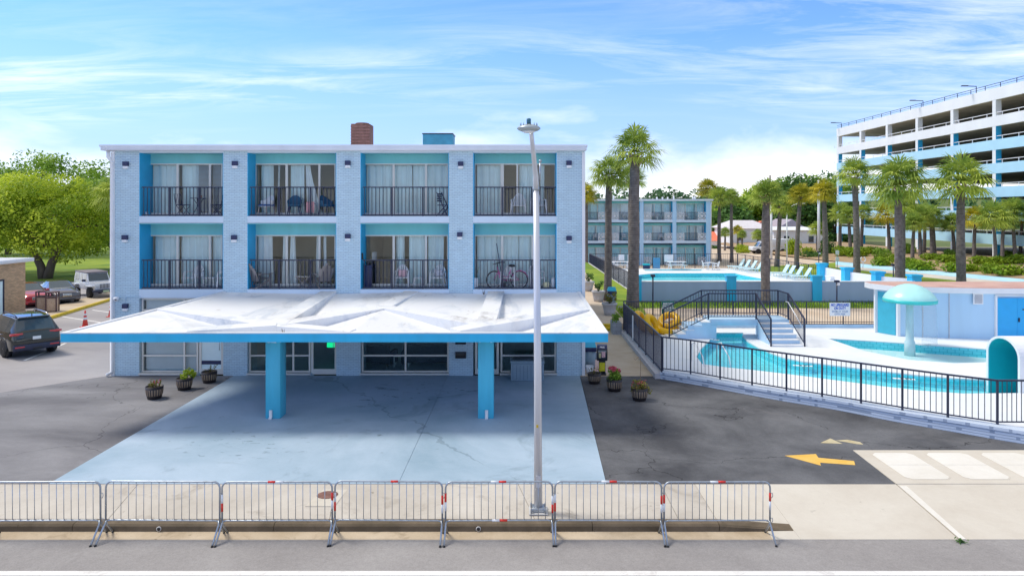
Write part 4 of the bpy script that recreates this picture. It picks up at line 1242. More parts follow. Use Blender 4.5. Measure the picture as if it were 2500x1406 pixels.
# top floor, second bay
tub_chair(fl3(651, Z3, 27.5), R(-25), 'white shell tub chair with blue cushion on the second top balcony', M['plastic'], pm('blue_cushion', (.03, .10, .30), .8), Wd, 'tub chairs on the second top balcony')
dk = pm('dark_blue_fabric', (.03, .12, .22), .8)
tub_chair(fl3(719, Z3, 27.55), R(10), 'dark blue tub chair in the middle of the second top balcony', dk, dk, M['navy'], 'tub chairs on the second top balcony')
tub_chair(fl3(798, Z3, 27.55), R(60), 'dark blue tub chair at the far end of the second top balcony', dk, dk, M['navy'], 'tub chairs on the second top balcony')
c = fl3(757, Z3, 27.6)
t0 = thing('side_table', 'low dark table draped with a pink towel on the second top balcony', 'table', c)
MB().lathe([(.2, .48), (.2, .5)], 16).build('tabletop', M['navy'], t0)
legs4(t0, [((.14 * math.cos(a), .14 * math.sin(a), .48), (.18 * math.cos(a), .18 * math.sin(a), 0)) for a in (.6, 2.2, 3.7, 5.3)], M['navy'], .012)
tag(wavy(-.18, .14, -.42, .02, 0, 3, .02, 5).build('towel', pm('pink_towel', (.72, .40, .44), .9), loc=(c[0] + .1, c[1] - .24, c[2] + .55)), 'pink towel hanging over the low dark table', 'towel')
# top floor third bay: folding chair by the pier
t0 = thing('folding_chair', 'dark slatted folding chair beside the pier on the third top balcony', 'chair', fl3(1084, Z3, 27.5), R(70))
mb = MB()
for k in range(4): mb.box(-.2, .2, .2, .215, .58 + k * .09, .64 + k * .09)
mb.build('backrest', M['navy'], t0); MB().bbox(-.2, .2, -.2, .2, .42, .45, .008).build('seat', M['navy'], t0)
for s in (-1, 1):
    MB().bar((s * .21, .22, .95), (s * .21, -.25, 0), .028).build('leg', M['navy'], t0); MB().bar((s * .19, -.2, .45), (s * .19, .25, 0), .028).build('leg', M['navy'], t0)
g1 = 'white plastic chairs on the motel balconies'
plastic_chair(fl3(1266, Z3, 27.5), R(-4), 'white plastic chair on the top balcony, clear of the street lamp pole', g1)
plastic_chair(fl3(1313, Z3, 27.55), R(12), 'white plastic chair on the top balcony, partly behind the street lamp pole', g1)
plastic_chair(fl3(474, Z2, 27.5), R(-14), 'white plastic chair on the middle balcony nearest the tree', g1)
plastic_chair(fl3(548, Z2, 27.5), R(-65), 'white plastic chair half hidden by the second pier, middle floor', g1)
def low_table(loc, label, s=.42, m=None):
    t0 = thing('side_table', label, 'table', loc, 0, 'low white side tables')
    m = m or M['plastic']
    MB().bbox(-s / 2, s / 2, -s / 2, s / 2, .39, .42, .01).build('tabletop', m, t0)
    legs4(t0, [((a * (s / 2 - .03), b * (s / 2 - .03), .4), (a * (s / 2), b * (s / 2), 0)) for a in (-1, 1) for b in (-1, 1)], m, .02)
low_table(fl3(514, Z2, 27.5), 'low white side table on the middle balcony nearest the tree')
def adirondack(loc, rz, label):
    t0 = thing('adirondack_chair', label, 'chair', loc, rz, 'taupe slatted garden chairs')
    m = M['grime']
    mb = MB()
    for i, u in enumerate((-.24, -.12, 0, .12, .24)):
        h = 1.0 - .09 * abs(i - 2)
        mb.add([(u * .8 - .05, .16, .28), (u * .8 + .05, .16, .28), (u + .055, .46, h), (u - .055, .46, h), (u * .8 - .05, .19, .28), (u * .8 + .05, .19, .28), (u + .055, .49, h), (u - .055, .49, h)],
               [(0, 1, 2, 3), (7, 6, 5, 4), (0, 4, 5, 1), (1, 5, 6, 2), (2, 6, 7, 3), (3, 7, 4, 0)])
    mb.build('backrest', m, t0)
    mb = MB()
    for k in range(5): mb.add([(-.26, -.34 + k * .11, .40 - k * .03), (.26, -.34 + k * .11, .40 - k * .03), (.26, -.25 + k * .11, .375 - k * .03), (-.26, -.25 + k * .11, .375 - k * .03)], [(0, 1, 2, 3)])
    mb.build('seat', m, t0)
    for s in (-1, 1):
        MB().bbox(s * .35 - .07, s * .35 + .07, -.38, .3, .56, .585, .01).build('armrest', m, t0)
        MB().bbox(s * .30 - .02, s * .30 + .02, -.36, -.26, 0, .56, .008).build('leg', m, t0)
        MB().add([(s * .27 - .015, -.3, .36), (s * .27 + .015, -.3, .36), (s * .27 + .015, .45, 0), (s * .27 - .015, .45, 0), (s * .27 - .015, -.3, .26), (s * .27 + .015, -.3, .26), (s * .27 + .015, .32, 0), (s * .27 - .015, .32, 0)],
                 [(0, 1, 2, 3), (7, 6, 5, 4), (0, 4, 5, 1), (1, 5, 6, 2), (2, 6, 7, 3), (3, 7, 4, 0)]).build('leg', m, t0)
adirondack(fl3(632, Z2, 27.5), R(150), 'taupe slatted garden chair beside the blue wall, middle floor second balcony')
adirondack(fl3(790, Z2, 27.5), R(-148), 'taupe slatted garden chair beside the pier, middle floor second balcony')
t0 = thing('side_table', 'taupe table with crossed legs between the two slatted garden chairs', 'table', fl3(742, Z2, 27.5))
MB().bbox(-.3, .3, -.22, .22, .44, .47, .01).build('tabletop', pm('pale_top', (.6, .55, .5), .6), t0)
for s in (-1, 1):
    MB().bar((-.24, s * .18, .44), (.24, s * .18, 0), .035).build('leg', M['grime'], t0); MB().bar((.24, s * .18, .44), (-.24, s * .18, 0), .03).build('leg', M['grime'], t0)
plastic_chair(fl3(981, Z2, 27.5), R(3), 'white plastic chair with a pink cushion, middle floor third balcony', g1)
plastic_chair(fl3(1070, Z2, 27.5), R(-8), 'white plastic chair with a patterned cushion, beside the third balcony pier', g1)
for px, m, lb in ((981, pm('cushion_pink', (.75, .50, .55), .8), 'round pink cushion on the middle floor plastic chair'), (1070, pm('cushion_grey', (.62, .62, .68), .8, var=.4, vs=18), 'patterned grey cushion on the plastic chair by the pier')):
    p = fl3(px, Z2, 27.5); tag(MB().bbox(-.17, .17, .08, .2, .44, .72, .05).build('cushion', m, loc=p), lb, 'cushion')
low_table(fl3(1022, Z2, 27.5), 'low white side table between the two cushioned plastic chairs', .36)
t0 = thing('patio_heater', 'dark cabinet by the blue wall on the middle floor third balcony', 'cabinet', fl3(900, Z2, 27.7))
MB().bbox(-.13, .13, -.13, .13, 0, .92, .02).build('body', M['navy'], t0); MB().lathe([(.05, .92), (.12, 1.02), (.02, 1.05)], 12).build('lid', M['black'], t0)
p = fl3(884, Z2, 27.12)
tag(MB().bbox(-.04, .04, -.04, .04, 1.16, 1.42, .01).build('rail_caddy', M['black'], loc=p), 'small black box clipped on the third middle balcony rail', 'box')
t0 = thing('table_lamp', 'table lamp with a pale shade inside the third middle room', 'lamp', (X(909, 29.2), 29.2, Z2 + .02))
MB().lathe([(.28, 0), (.28, .62), (.26, .64)], 16).build('stand', M['sofa'], t0); MB().lathe([(.09, .64), (.12, .75), (.03, .95)], 14).build('lamp_base', M['navy'], t0); MB().lathe([(.2, .98), (.2, 1.32)], 18, cap=False).build('lamp_shade', M['lampwhite'], t0)
# middle floor bay four
plastic_chair(fl3(1242, Z2, 27.72), R(-10), 'white plastic chair behind the pink bicycle', g1)
plastic_chair(fl3(1308, Z2, 27.6), R(14), 'white plastic chair behind the street lamp pole beside the bicycle', g1)
def box_pot(px, w_, h_, m, name, lb, cat, y=27.3):
    t0 = thing(name, lb, cat, fl3(px, Z2, y))
    MB().bbox(-w_ / 2, w_ / 2, -w_ / 2, w_ / 2, 0, h_, .012).build('box', m, t0); return t0
t0 = box_pot(1162, .17, .42, M['plastic'], 'white_planter', 'tall white planter box at the rail beside the bicycle front wheel', 'planter')
mb = MB()
for k in range(9):
    a = rnd.uniform(0, 6.3); mb.tube([(0, 0, .4), (.12 * math.cos(a), .12 * math.sin(a), rnd.uniform(.6, .9))], [.008, .002], 4)
mb.build('stems', M['leafdry'], t0)
t0 = box_pot(1333, .22, .25, pm('pale_yellow_box', (.72, .70, .45), .6), 'small_bin', 'pale yellow bin at the rail beyond the street lamp pole', 'bin')
t0 = box_pot(1350, .12, .42, M['plastic'], 'white_bottle_crate', 'narrow white tub at the pier end of the bicycle balcony', 'tub')
c = fl3(1218, Z2, 27.85)
t0 = thing('broom', 'broom leaning against the window behind the bicycle', 'broom', c, 0)
MB().tube([(.16, -.1, .2), (-.1, .1, 1.78)], .014, 8).build('handle', M['navy'], t0); MB().bbox(.06, .28, -.16, -.06, 0, .22, .02).build('head', M['black'], t0)
# the bicycle
bx0, bx1 = X(1208, 27.35), X(1266, 27.35)
bike = thing('bicycle', 'pink step-through bicycle with black tyres on the middle balcony', 'bicycle', ((bx0 + bx1) / 2, 27.38, Z2 + .004))
pink = pm('bike_pink', (.72, .20, .48), .35, var=.05, coat=.5)
hw = (bx1 - bx0) / 2; rw = .335
hw = max(hw, .5)
fwrot = Matrix.Translation((-hw, 0, rw)) @ Matrix.Rotation(R(28), 4, 'Z')
for s, Mx in ((-1, fwrot), (1, Matrix.Translation((hw, 0, rw)))):
    ringp = [(rw * math.cos(a), 0, rw * math.sin(a)) for a in [6.283 * k / 28 for k in range(28)]]
    wh = MB().tube(ringp, .026, 8, closed=True, M=Mx).build('wheel', M['rubber'], bike)
    MB().tube([(p[0] * .925, 0, p[2] * .925) for p in ringp], .012, 6, closed=True, M=Mx).build('rim', M['plastic'], wh)
    mb = MB()
    for k in range(16):
        a = 6.283 * k / 16; mb.tube([(0, .02 * (-1) ** k, 0), (.3 * math.cos(a), 0, .3 * math.sin(a))], .0022, 3, M=Mx)
    mb.tube([(0, -.05, 0), (0, .05, 0)], .022, 8, M=Mx); mb.build('spoke', M['chrome'], wh)
bbk = (-.02, 0, .29)
mb = MB()
hd0, hd1 = (-hw + .17, 0, .66), (-hw + .12, 0, .84)
mb.tube([hd0, hd1], .022, 8); mb.tube([hd0, (-.28, 0, .42), bbk], .02, 8); mb.tube([hd1, (-.25, 0, .52), (.1, 0, .40)], .017, 8)
mb.tube([bbk, (.17, 0, .74)], .018, 8)
for s in (-.04, .04): mb.tube([bbk, (hw, s, rw)], .011, 6); mb.tube([(.13, s * .5, .62), (hw, s, rw)], .01, 6)
mb.build('frame', pink, bike)
mb = MB()
for s in (-.045, .045): mb.tube([(-hw + .17, s, .68), (-hw + .13, s, .6), (-hw, s, rw)], .013, 6)
mb.build('fork', pink, bike)
MB().tube([(.1, -.3, 1.02), (-.04, -.26, 1.04), (-.22, -.1, .99), (-hw + .12, 0, .95), (-.22, .1, .99), (-.04, .26, 1.04), (.1, .3, 1.02)], .012, 8, M=Matrix.Translation((-hw + .33, 0, 0))).tube([(-hw + .12, 0, .82), (-hw + .12, 0, .96)], .014, 6).build('handlebar', M['black'], bike)
MB().tube([(.17, 0, .74), (.19, 0, .87)], .013, 6).build('seat_post', M['chrome'], bike)
MB().lathe([(.02, -.02), (.1, 0), (.12, .04), (.08, .075), (.01, .085)], 14, (0, 0, 0), M=Matrix.Translation((.2, 0, .86)) @ Matrix.Diagonal((1.25, .85, 1, 1))).build('saddle', M['black'], bike)
MB().tube([(bbk[0], -.09, .29), (bbk[0] + .1, -.1, .15)], .01, 6).tube([(bbk[0] + .06, -.14, .15), (bbk[0] + .15, -.14, .15)], .02, 6).tube([(bbk[0], -.04, .29), (bbk[0], .09, .29), (bbk[0] - .1, .1, .43)], .01, 6).build('pedal', M['black'], bike)
MB().tube([(hw - .3, 0, .44), (hw - .14, 0, .66), (hw + .05, 0, .71), (hw + .24, 0, .62), (hw + .34, 0, .45)], .022, 6).build('mudguard', pink, bike)

# ================================================================== PLANTS
def leafball(mb, c, r, n, size, rr, flat=.0, mi=0, squash=1.0, shell=.55):
    for k in range(n):
        while True:
            d_ = Vector((rr.gauss(0, 1), rr.gauss(0, 1), rr.gauss(0, 1)))
            if d_.length > .01: break
        d_.normalize(); q = r * (shell + (1 - shell) * rr.random() ** .5)
        p = Vector((c[0] + d_.x * q, c[1] + d_.y * q, c[2] + d_.z * q * squash))
        u = Vector((rr.gauss(0, 1), rr.gauss(0, 1), rr.gauss(0, 1) * (1 - flat)))
        u.normalize(); v = u.cross(d_ + Vector((.3 * rr.random(), .3 * rr.random(), .5)))
        if v.length < .01: continue
        v.normalize(); s = size * rr.uniform(.6, 1.3)
        mb.add([p - u * s, p - v * s * .5 + d_ * s * .12, p + u * s, p + v * s * .5 + d_ * s * .12], [(0, 1, 2, 3)], mi)
    return mb
def barrel(loc, label, s, kind, seed):
    rr = random.Random(seed)
    t0 = thing('barrel_planter', label, 'planter', loc, rr.uniform(0, 3), 'half barrel planters on the forecourt')
    pr = lambda z: .22 + .055 * z / .42
    MB().lathe([(.215 * s, 0), (.265 * s, .20 * s), (.285 * s, .42 * s), (.265 * s, .42 * s), (.25 * s, .36 * s), (.01, .36 * s)], 24).build('tub', M['hoop'], t0)
    mb = MB(); k = 20
    for i in range(k):
        a0, a1 = 6.283 * (i + .1) / k, 6.283 * (i + .66) / k
        vs = []
        for z in (.12, .2, .30, .335):
            r_ = (.215 + (.05 * min(1, z / .2)) + (.02 * max(0, z - .2) / .22)) * s + .004
            vs += [(r_ * math.cos(a0), r_ * math.sin(a0), z * s), (r_ * math.cos(a1), r_ * math.sin(a1), z * s)]
        mb.add(vs, [(0, 1, 3, 2), (2, 3, 5, 4), (4, 5, 7, 6)])
    mb.build('stave', M['wood'], t0)
    MB().lathe([(.255 * s, .365 * s), (.01, .375 * s)], 18, cap=False).build('soil', M['soil'], t0)
    def sprigs(n, sp, h, m, ls, nl):
        mb = MB()
        for i in range(n):
            a = rr.uniform(0, 6.3); r_ = rr.uniform(.02, .16) * s; p = Vector((r_ * math.cos(a), r_ * math.sin(a), .37 * s)); q = p + Vector((math.cos(a) * sp * rr.random(), math.sin(a) * sp * rr.random(), h * rr.uniform(.5, 1)))
            mb.tube([p, q], [.006, .003], 4)
            for _ in range(nl): leafball(mb, p.lerp(q, rr.uniform(.4, 1)), .03, 1, ls, rr)
        return mb.build('plant', m, t0)
    if kind == 'sparse': sprigs(9, .18, .3, M['leafdry'], .035, 5)
    if kind == 'red':
        sprigs(16, .2, .34, M['leafdry'], .04, 6)
        for k in range(4): leafball(MB(), (rr.uniform(-.15, .15), rr.uniform(-.15, .1), .5 + rr.uniform(0, .15)), .035, 14, .03, rr).build('flower', M['flower'], t0)
    if kind == 'lush':
        mb = MB()
        for k in range(7): leafball(mb, (rr.uniform(-.05, .3), rr.uniform(-.12, .12), .45 + rr.uniform(-.02, .16)), .13, 26, .06, rr)
        mb.build('plant', M['leafbright'], t0)
    if kind == 'bloom':
        mb = MB()
        for k in range(12):
            a = rr.uniform(0, 6.3); leafball(mb, (.22 * math.cos(a) * rr.random(), .22 * math.sin(a) * rr.random(), .52 + rr.uniform(-.08, .15)), .15, 26, .065, rr)
        mb.build('plant', M['leaf'], t0)
        for dx, dy, dz in ((-.18, -.05, .78), (-.06, .05, .84), (.02, -.02, .80), (.2, -.08, .70), (.16, .08, .72), (-.12, .1, .82)):
            leafball(MB(), (dx, dy, dz), .075, 46, .04, rr, squash=.7).build('flower', M['flower'], t0)
    if kind == 'trail':
        mb = MB()
        for k in range(16):
            a = rr.uniform(0, 6.3); r_ = rr.uniform(.05, .33); leafball(mb, (r_ * math.cos(a), r_ * math.sin(a), .5 + rr.uniform(-.12, .13) - (.15 if r_ > .25 else 0)), .11, 20, .05, rr)
        mb.build('plant', M['leafdry'], t0)
        mb = MB()
        for k in range(22): 
            a = rr.uniform(0, 6.3); r_ = rr.uniform(.05, .33); leafball(mb, (r_ * math.cos(a), r_ * math.sin(a), .52 + rr.uniform(-.1, .16)), .03, 5, .025, rr)
        mb.build('blossom', M['flower'], t0)
    return t0
barrel(G(377, 972), 'half barrel planter with sparse red flowers on the darker asphalt', 1.02, 'red', 3)
barrel(G(450, 950), 'half barrel planter with lush leaves spilling over one side', 1.0, 'lush', 4)
barrel(G(511, 933), 'half barrel planter with a few thin shoots in front of the frosted door', 1.0, 'sparse', 5)
barrel(G(1451, 935), 'half barrel planter with dry shoots beside the newspaper box', .92, 'sparse', 6)
barrel(G(1500, 953), 'half barrel planter full of green leaves and pink blooms', 1.03, 'bloom', 7)
t0 = barrel(G(1561, 976), 'half barrel planter with trailing flowers and a shepherd hook', 1.02, 'trail', 8)
mb = MB().tube([(.05, .1, .36), (.06, .1, 1.3), (.05, .09, 1.42), (0, .08, 1.47), (-.06, .07, 1.44), (-.12, .06, 1.36), (-.17, .05, 1.40)], .009, 6)
hk = mb.build('hook_pole', M['wood'], t0); hk.rotation_euler.z = -t0.rotation_euler.z
# storage box by the lobby
c = G(1288, 931); xa, xb = X(1247, 26.1), X(1328, 26.1)
t0 = thing('storage_box', 'grey-blue plastic storage chest under the lobby window', 'storage box', ((xa + xb) / 2, 26.45, .012))
mb = MB().bbox(-(xb - xa) / 2, (xb - xa) / 2, -.33, .33, 0, .66, .02)
sm = pm('grey_blue_plastic', (.24, .34, .42), .5, var=.06)
mb.build('body', sm, t0)
mb = MB()
for k in range(9):
    x = -(xb - xa) / 2 + .08 + k * ((xb - xa) - .16) / 8; mb.box(x - .004, x + .004, -.336, -.33, .06, .6)
mb.build('groove', M['rail'], t0)
MB().bbox(-(xb - xa) / 2 - .02, (xb - xa) / 2 + .02, -.35, .35, .66, .75, .025).build('lid', sm, t0)
tag(MB().bbox(-.45, .35, -.2, .2, 0, .06, .025).build('folded_cover', M['sofa'], loc=((xa + xb) / 2 - .1, 26.5, .765)), 'dark folded cover lying on the storage chest', 'cover')
# newspaper box
c = G(1470, 914, .02)
t0 = thing('newspaper_box', 'black free newspaper box on a pedestal at the walkway', 'newspaper box', c, R(-6))
MB().bbox(-.16, .16, -.14, .16, 0, .06, .01).build('base', M['black'], t0)
MB().bbox(-.13, .13, -.1, .12, .06, .62, .015).build('pedestal', M['black'], t0)
MB().bbox(-.21, .21, -.2, .2, .58, 1.06, .03).build('cabinet', M['black'], t0)
MB().add([(-.2, -.2, 1.05), (.2, -.2, 1.05), (.2, .16, 1.05), (-.2, .16, 1.05), (-.2, -.12, 1.17), (.2, -.12, 1.17), (.2, .16, 1.17), (-.2, .16, 1.17)], [(0, 1, 5, 4), (1, 2, 6, 5), (2, 3, 7, 6), (3, 0, 4, 7), (4, 5, 6, 7)]).build('header', M['navy'], t0)
text_mesh('FREE', .09, 'lettering', M['white'], t0, (0, -.165, 1.11), (R(57), 0, 0), bold=.003)
wn = MB().bbox(-.16, .16, -.206, -.2, .66, 1.0, .002).build('window', M['carglass'], t0)
MB().box(-.02, .12, -.213, -.207, .72, .95).build('poster', pm('poster_pink', (.65, .40, .42), .5, var=.4, vs=14), t0)
MB().box(-.13, -.05, -.213, -.207, .70, .88).build('poster', pm('poster_olive', (.55, .52, .25), .5, var=.3, vs=14), t0)
MB().box(-.11, .11, -.112, -.102, .16, .50).build('poster', pm('poster_yellow', (.75, .68, .03), .5, var=.2, vs=12), t0)
c = G(1437, 912, .02)
t0 = thing('bucket', 'white bucket at the foot of the motel corner', 'bucket', (2.85, c[1], .02))
MB().lathe([(.13, 0), (.16, .32), (.15, .32), (.12, .03)], 16).build('body', M['plastic'], t0); MB().tube([(-.16, 0, .3), (-.1, -.12, .18), (.1, -.12, .18), (.16, 0, .3)], .006, 5).build('handle', M['steel'], t0)
# litter bins with blue swing lids
def bin_(loc, label, s=1.0):
    t0 = thing('litter_bin', label, 'litter bin', loc, 0, 'litter bins with blue lids')
    MB().lathe([(.22 * s, 0), (.25 * s, .72 * s), (.24 * s, .72 * s), (.2 * s, .1)], 20).build('body', pm('bin_grey_blue', (.25, .36, .44), .5), t0)
    MB().bbox(-.26 * s, .26 * s, -.26 * s, .26 * s, .72 * s, .90 * s, .03).build('collar', M['navy'], t0)
    MB().add([(-.25 * s, -.25 * s, .90 * s), (.25 * s, -.25 * s, .90 * s), (.25 * s, .25 * s, .90 * s), (-.25 * s, .25 * s, .90 * s), (-.2 * s, -.04, 1.12 * s), (.2 * s, -.04, 1.12 * s), (.2 * s, .04, 1.12 * s), (-.2 * s, .04, 1.12 * s)],
             [(0, 1, 5, 4), (1, 2, 6, 5), (2, 3, 7, 6), (3, 0, 4, 7), (4, 5, 6, 7)]).build('lid', pm('bin_lid_blue', (.02, .42, .62), .4), t0)
c = P(1501, 743, 46.5)
bin_((5.95, 43.5, up(6, 43.5)), 'blue lidded litter bin beside the palm trunk on the grass', 1.1)
bin_((2.95, 28.2, .02), 'blue lidded litter bin behind the motel corner near the newspaper box')
MB_ = MB()
tag(MB().bbox(0, .9, -.7, .7, 0, .02, .004).build('floor_mat', M['rail'], loc=(2.75, 30.5, .021)), 'dark rubber mat on the walkway behind the newspaper box', 'mat')
tag(MB().prism([(2.7, 27.4), (3.6, 27.4), (3.7, 30.0), (3.0, 30.2)], .02, .026).build('carpet_runner', pm('pink_carpet', (.60, .42, .38), .9, var=.1)), 'faded pink runner on the walkway behind the newspaper box', 'runner')
# big pale planters on the upper walk
def bowl(px, py, Y, s, label, seed, leaf='leafdry'):
    x = X(px, Y); rr = random.Random(seed)
    t0 = thing('round_planter', label, 'planter', (x, Y, up(x, Y)), rr.uniform(0, 6), 'pale round planters on the walk')
    MB().lathe([(.30 * s, 0), (.36 * s, .3 * s), (.43 * s, .62 * s), (.47 * s, .63 * s), (.47 * s, .73 * s), (.40 * s, .73 * s), (.38 * s, .66 * s), (.02, .66 * s)], 24).build('pot', M['planter'], t0)
    MB().lathe([(.38 * s, .665 * s), (.01, .68 * s)], 18, cap=False).build('soil', M['soil'], t0)
    mb = MB()
    for k in range(12):
        a = rr.uniform(0, 6.3); q = Vector((math.cos(a) * .34 * rr.random(), math.sin(a) * .34 * rr.random(), .66 * s + rr.uniform(.25, .7)))
        mb.tube([(0, 0, .6 * s), q * .7 + Vector((0, 0, .2)), q], [.012, .008, .004], 4); leafball(mb, q, .15, 16, .07, rr)
    mb.build('plant', M[leaf], t0)
bowl(1488, 773, 40.3, .98, 'large pale planter with dry shoots nearest the yellow steps', 11)
bowl(1461, 735, 45.5, .98, 'pale planter with a green shrub, next one up the walk', 12, 'leafdark')
bowl(1436, 710, 50.5, .98, 'pale planter with a green shrub beside the motel edge', 13, 'leafdark')
x = X(1512, 43)
t0 = thing('small_pot', 'small pale pot beside the blue lidded bin', 'pot', (x, 41.6, up(x, 41.6)))
MB().lathe([(.2, 0), (.28, .28), (.25, .28), (.2, .2)], 16).build('pot', M['planter'], t0); MB().lathe([(.22, .24), (.01, .26)], 12, cap=False).build('soil', M['soil'], t0)
mb = MB(); rr = random.Random(5)
for k in range(7): leafball(mb, (rr.uniform(-.35, .35), rr.uniform(-.3, .3), .25 + rr.random() * .15), .22, 40, .08, rr)
x = X(1527, 40.5); o = thing('shrub', 'low bright green shrub at the corner of the river fence', 'shrub', (x, 40.6, up(x, 40.6) - .05)); mb.build('foliage', M['leafbright'], o)
c = G(1528, 815, .02)
t0 = thing('block_planter', 'grey block planter with a green plant beside the steps', 'planter', (5.2, 36.2, .02))
MB().box(-.22, .22, -.35, .75, 0, .62).build('block_wall', brickmat('grey_block', (.40, .44, .50), (.28, .32, .38), .4, .2, .012), t0)
mb = MB()
for k in range(6): leafball(mb, (rr.uniform(-.15, .15), rr.uniform(-.25, .6), .72 + rr.random() * .3), .17, 30, .07, rr)
mb.build('plant', M['leaf'], t0)
# ================================================================== RIVER WALL, FENCES, BRIDGE
def seglen(pts):
    L = [0]
    for a, b in zip(pts, pts[1:]): L.append(L[-1] + math.dist(a[:2], b[:2]))
    return L
t0 = thing('retaining_wall', 'low curved pale blue brick wall edging the lazy river', 'wall', (10, 22.5, 0))
mw2 = brickmat('painted_wall_brick', (.60, .70, .85), (.30, .38, .52), .21, .08, .010, vary=.03)
def offs(pts, d_):
    out = []
    for i, p in enumerate(pts):
        a, b = Vector(pts[max(0, i - 1)]), Vector(pts[min(len(pts) - 1, i + 1)]); u = (b - a).normalized(); out.append((p[0] - u.y * d_, p[1] + u.x * d_))
    return out
def smooth(pts, n=4):
    out = []
    for i in range(len(pts) - 1):
        p0, p1, p2, p3 = (Vector(pts[max(0, min(len(pts) - 1, i + k))]) for k in (-1, 0, 1, 2))
        for s in range(n):
            u = s / n
            out.append(tuple(.5 * ((2 * p1) + (p2 - p0) * u + (2 * p0 - 5 * p1 + 4 * p2 - p3) * u * u + (3 * p1 - p0 - 3 * p2 + p3) * u ** 3)))
    return out + [pts[-1]]
wp = smooth(wall_pts)
inn = offs(wp, .36)
zt = lambda x, y: .27 + .09 * max(0, min(1, (26.5 - y) / 7))
# the wall's lower courses and its rowlock cap
mb = MB().prism(wp + inn[::-1], -.1, lambda x, y: zt(x, y) - .085); mb.build('brick_course', mw2, t0, True)
cp = offs(wp, -.025); cpi = offs(wp, .40)
mcap = brickmat('wall_cap_brick', (.64, .74, .88), (.36, .44, .58), .075, .5, .008, vary=.02)
MB().prism(cp + cpi[::-1], lambda x, y: zt(x, y) - .084, zt).build('cap', mcap, t0, True)
MB().prism([(5.3, 26.5), (5.5, 26.5), (5.86, 26.9), (5.66, 36.4), (5.40, 36.4)], -.1, .2).build('side_kerb', M['planter'], t0, True)

def fence_run(t0, base, top, posts, nb=10, mid=None, m='rail', pw=.05, bw=.016, railw=.06, zoff=.09):
    """base/top: 3-D points at each post; bars between the posts"""
    for i in range(len(base)):
        b, t_ = Vector(base[i]), Vector(top[i])
        if i in posts: MB().box(b.x - pw / 2, b.x + pw / 2, b.y - pw / 2, b.y + pw / 2, b.z, t_.z).build('post', M[m], t0, True)
    for i in range(len(base) - 1):
        b0, b1, t0_, t1 = Vector(base[i]), Vector(base[i + 1]), Vector(top[i]), Vector(top[i + 1])
        up_ = Vector((0, 0, zoff)); dn = Vector((0, 0, railw / 2))
        MB().bar(t0_ - dn * 0, t1 - dn * 0, railw, h=railw * .8).build('top_rail', M[m], t0, True)
        mb = MB().bar(b0 + up_, b1 + up_, .035)
        if mid: mb.bar(b0 + (t0_ - b0) * mid, b1 + (t1 - b1) * mid, .03)
        mb.build('lower_rail', M[m], t0, True)
        mb = MB()
        n = max(2, int(nb * (b1 - b0).length))
        for k in range(1, n):
            u = k / n; p, q = b0.lerp(b1, u), t0_.lerp(t1, u)
            mb.box(p.x - bw / 2, p.x + bw / 2, p.y - bw / 2, p.y + bw / 2, p.z + zoff + .01, q.z - railw * .3)
        mb.build('infill_bar', M[m], t0, True)
front = thing('river_fence', 'dark metal railing curving along the front of the lazy river', 'fence', (9, 23.5, .3))
pb = [(1618, 905), (1686, 913), (1758, 926), (1836, 940), (1920, 954), (2007, 968), (2102, 984), (2203, 1001), (2314, 1019), (2435, 1037)]
B_ = [G(x, y, .34) for x, y in pb] + [(16.3, 19.7, .34), (18.4, 19.6, .34), (20.5, 19.5, .34), (22.6, 19.4, .34)]
T_ = [(b[0], b[1], 1.64 if i < 1 else 1.62) for i, b in enumerate(B_)]
fence_run(front, B_, T_, set(range(len(B_))), 7.4)
side = thing('walkway_fence', 'dark metal railing beside the beige walkway', 'fence', (5.6, 31, .2))
Bs = [(B_[0][0] - .02, B_[0][1] + .1, .22)] + [(5.58, y, .22) for y in (28.2, 29.9, 31.6, 33.3, 35.0, 36.2)]
fence_run(side, Bs, [(b[0], b[1], 1.62) for b in Bs], set(range(len(Bs))), 8.5, mid=None)
MB().box(5.52, 5.56, 33.0, 33.14, .25, 1.45).build('gate_post', M['white'], side, True)
back = thing('back_fence', 'dark metal railing along the back of the lazy river', 'fence', (12, 36.4, .3))
Bb = [(5.62 + k * 1.95, 36.45, .38) for k in range(8)]
fence_run(back, Bb, [(b[0], b[1], 1.68) for b in Bb], set(range(8)), 7.6, mid=.16)
tag(MB().prism([(5.62, 36.3), (20, 36.3), (20, 36.62), (5.62, 36.62)], .0, .46).build('river_kerb', M['poolpaint']), kind='structure')

# bridge over the river
br = thing('foot_bridge', 'pale blue concrete footbridge with stairs and dark railings over the lazy river', 'bridge', (11, 33.9, .3))
by0, by1, bz1 = 33.2, 34.6, 1.24
bx0, bx1 = 9.35, 13.15
MB().bbox(bx0, bx1, by0, by1, bz1 - .30, bz1, .01, 1).build('deck', M['poolpaint'], br, True)
MB().box(bx0 - 1.1, bx0 + .28, by0 + .02, by1 - .02, -.5, bz1 - .302).build('pier', M['poolpaint'], br, True)
MB().box(12.0, bx1 - .02, by0 + .02, by1 - .02, -.5, bz1 - .302).build('pier', M['poolpaint'], br, True)
nst = 5; rise = (bz1 - DK) / (nst + .0)
st = MB()
for k in range(nst):
    z = bz1 - rise * (k + 1); xk = bx0 - .40 * k
    st.box(xk - .40, xk - .001, by0 + .004, by1 - .004, DK - .05, z + rise * .0 + .02)
s1 = st.build('stair', M['poolpaint'], br, True)
mb = MB()
for k in range(nst):
    z = bz1 - rise * (k + 1) + .02; xk = bx0 - .40 * k
    mb.box(xk - .42, xk - .002, by0 + .0, by1 - .0, z, z + .03)
mb.build('tread', M['white'], s1, True)
st = MB(); mb = MB()
ex0, ex1 = 11.62, 13.05
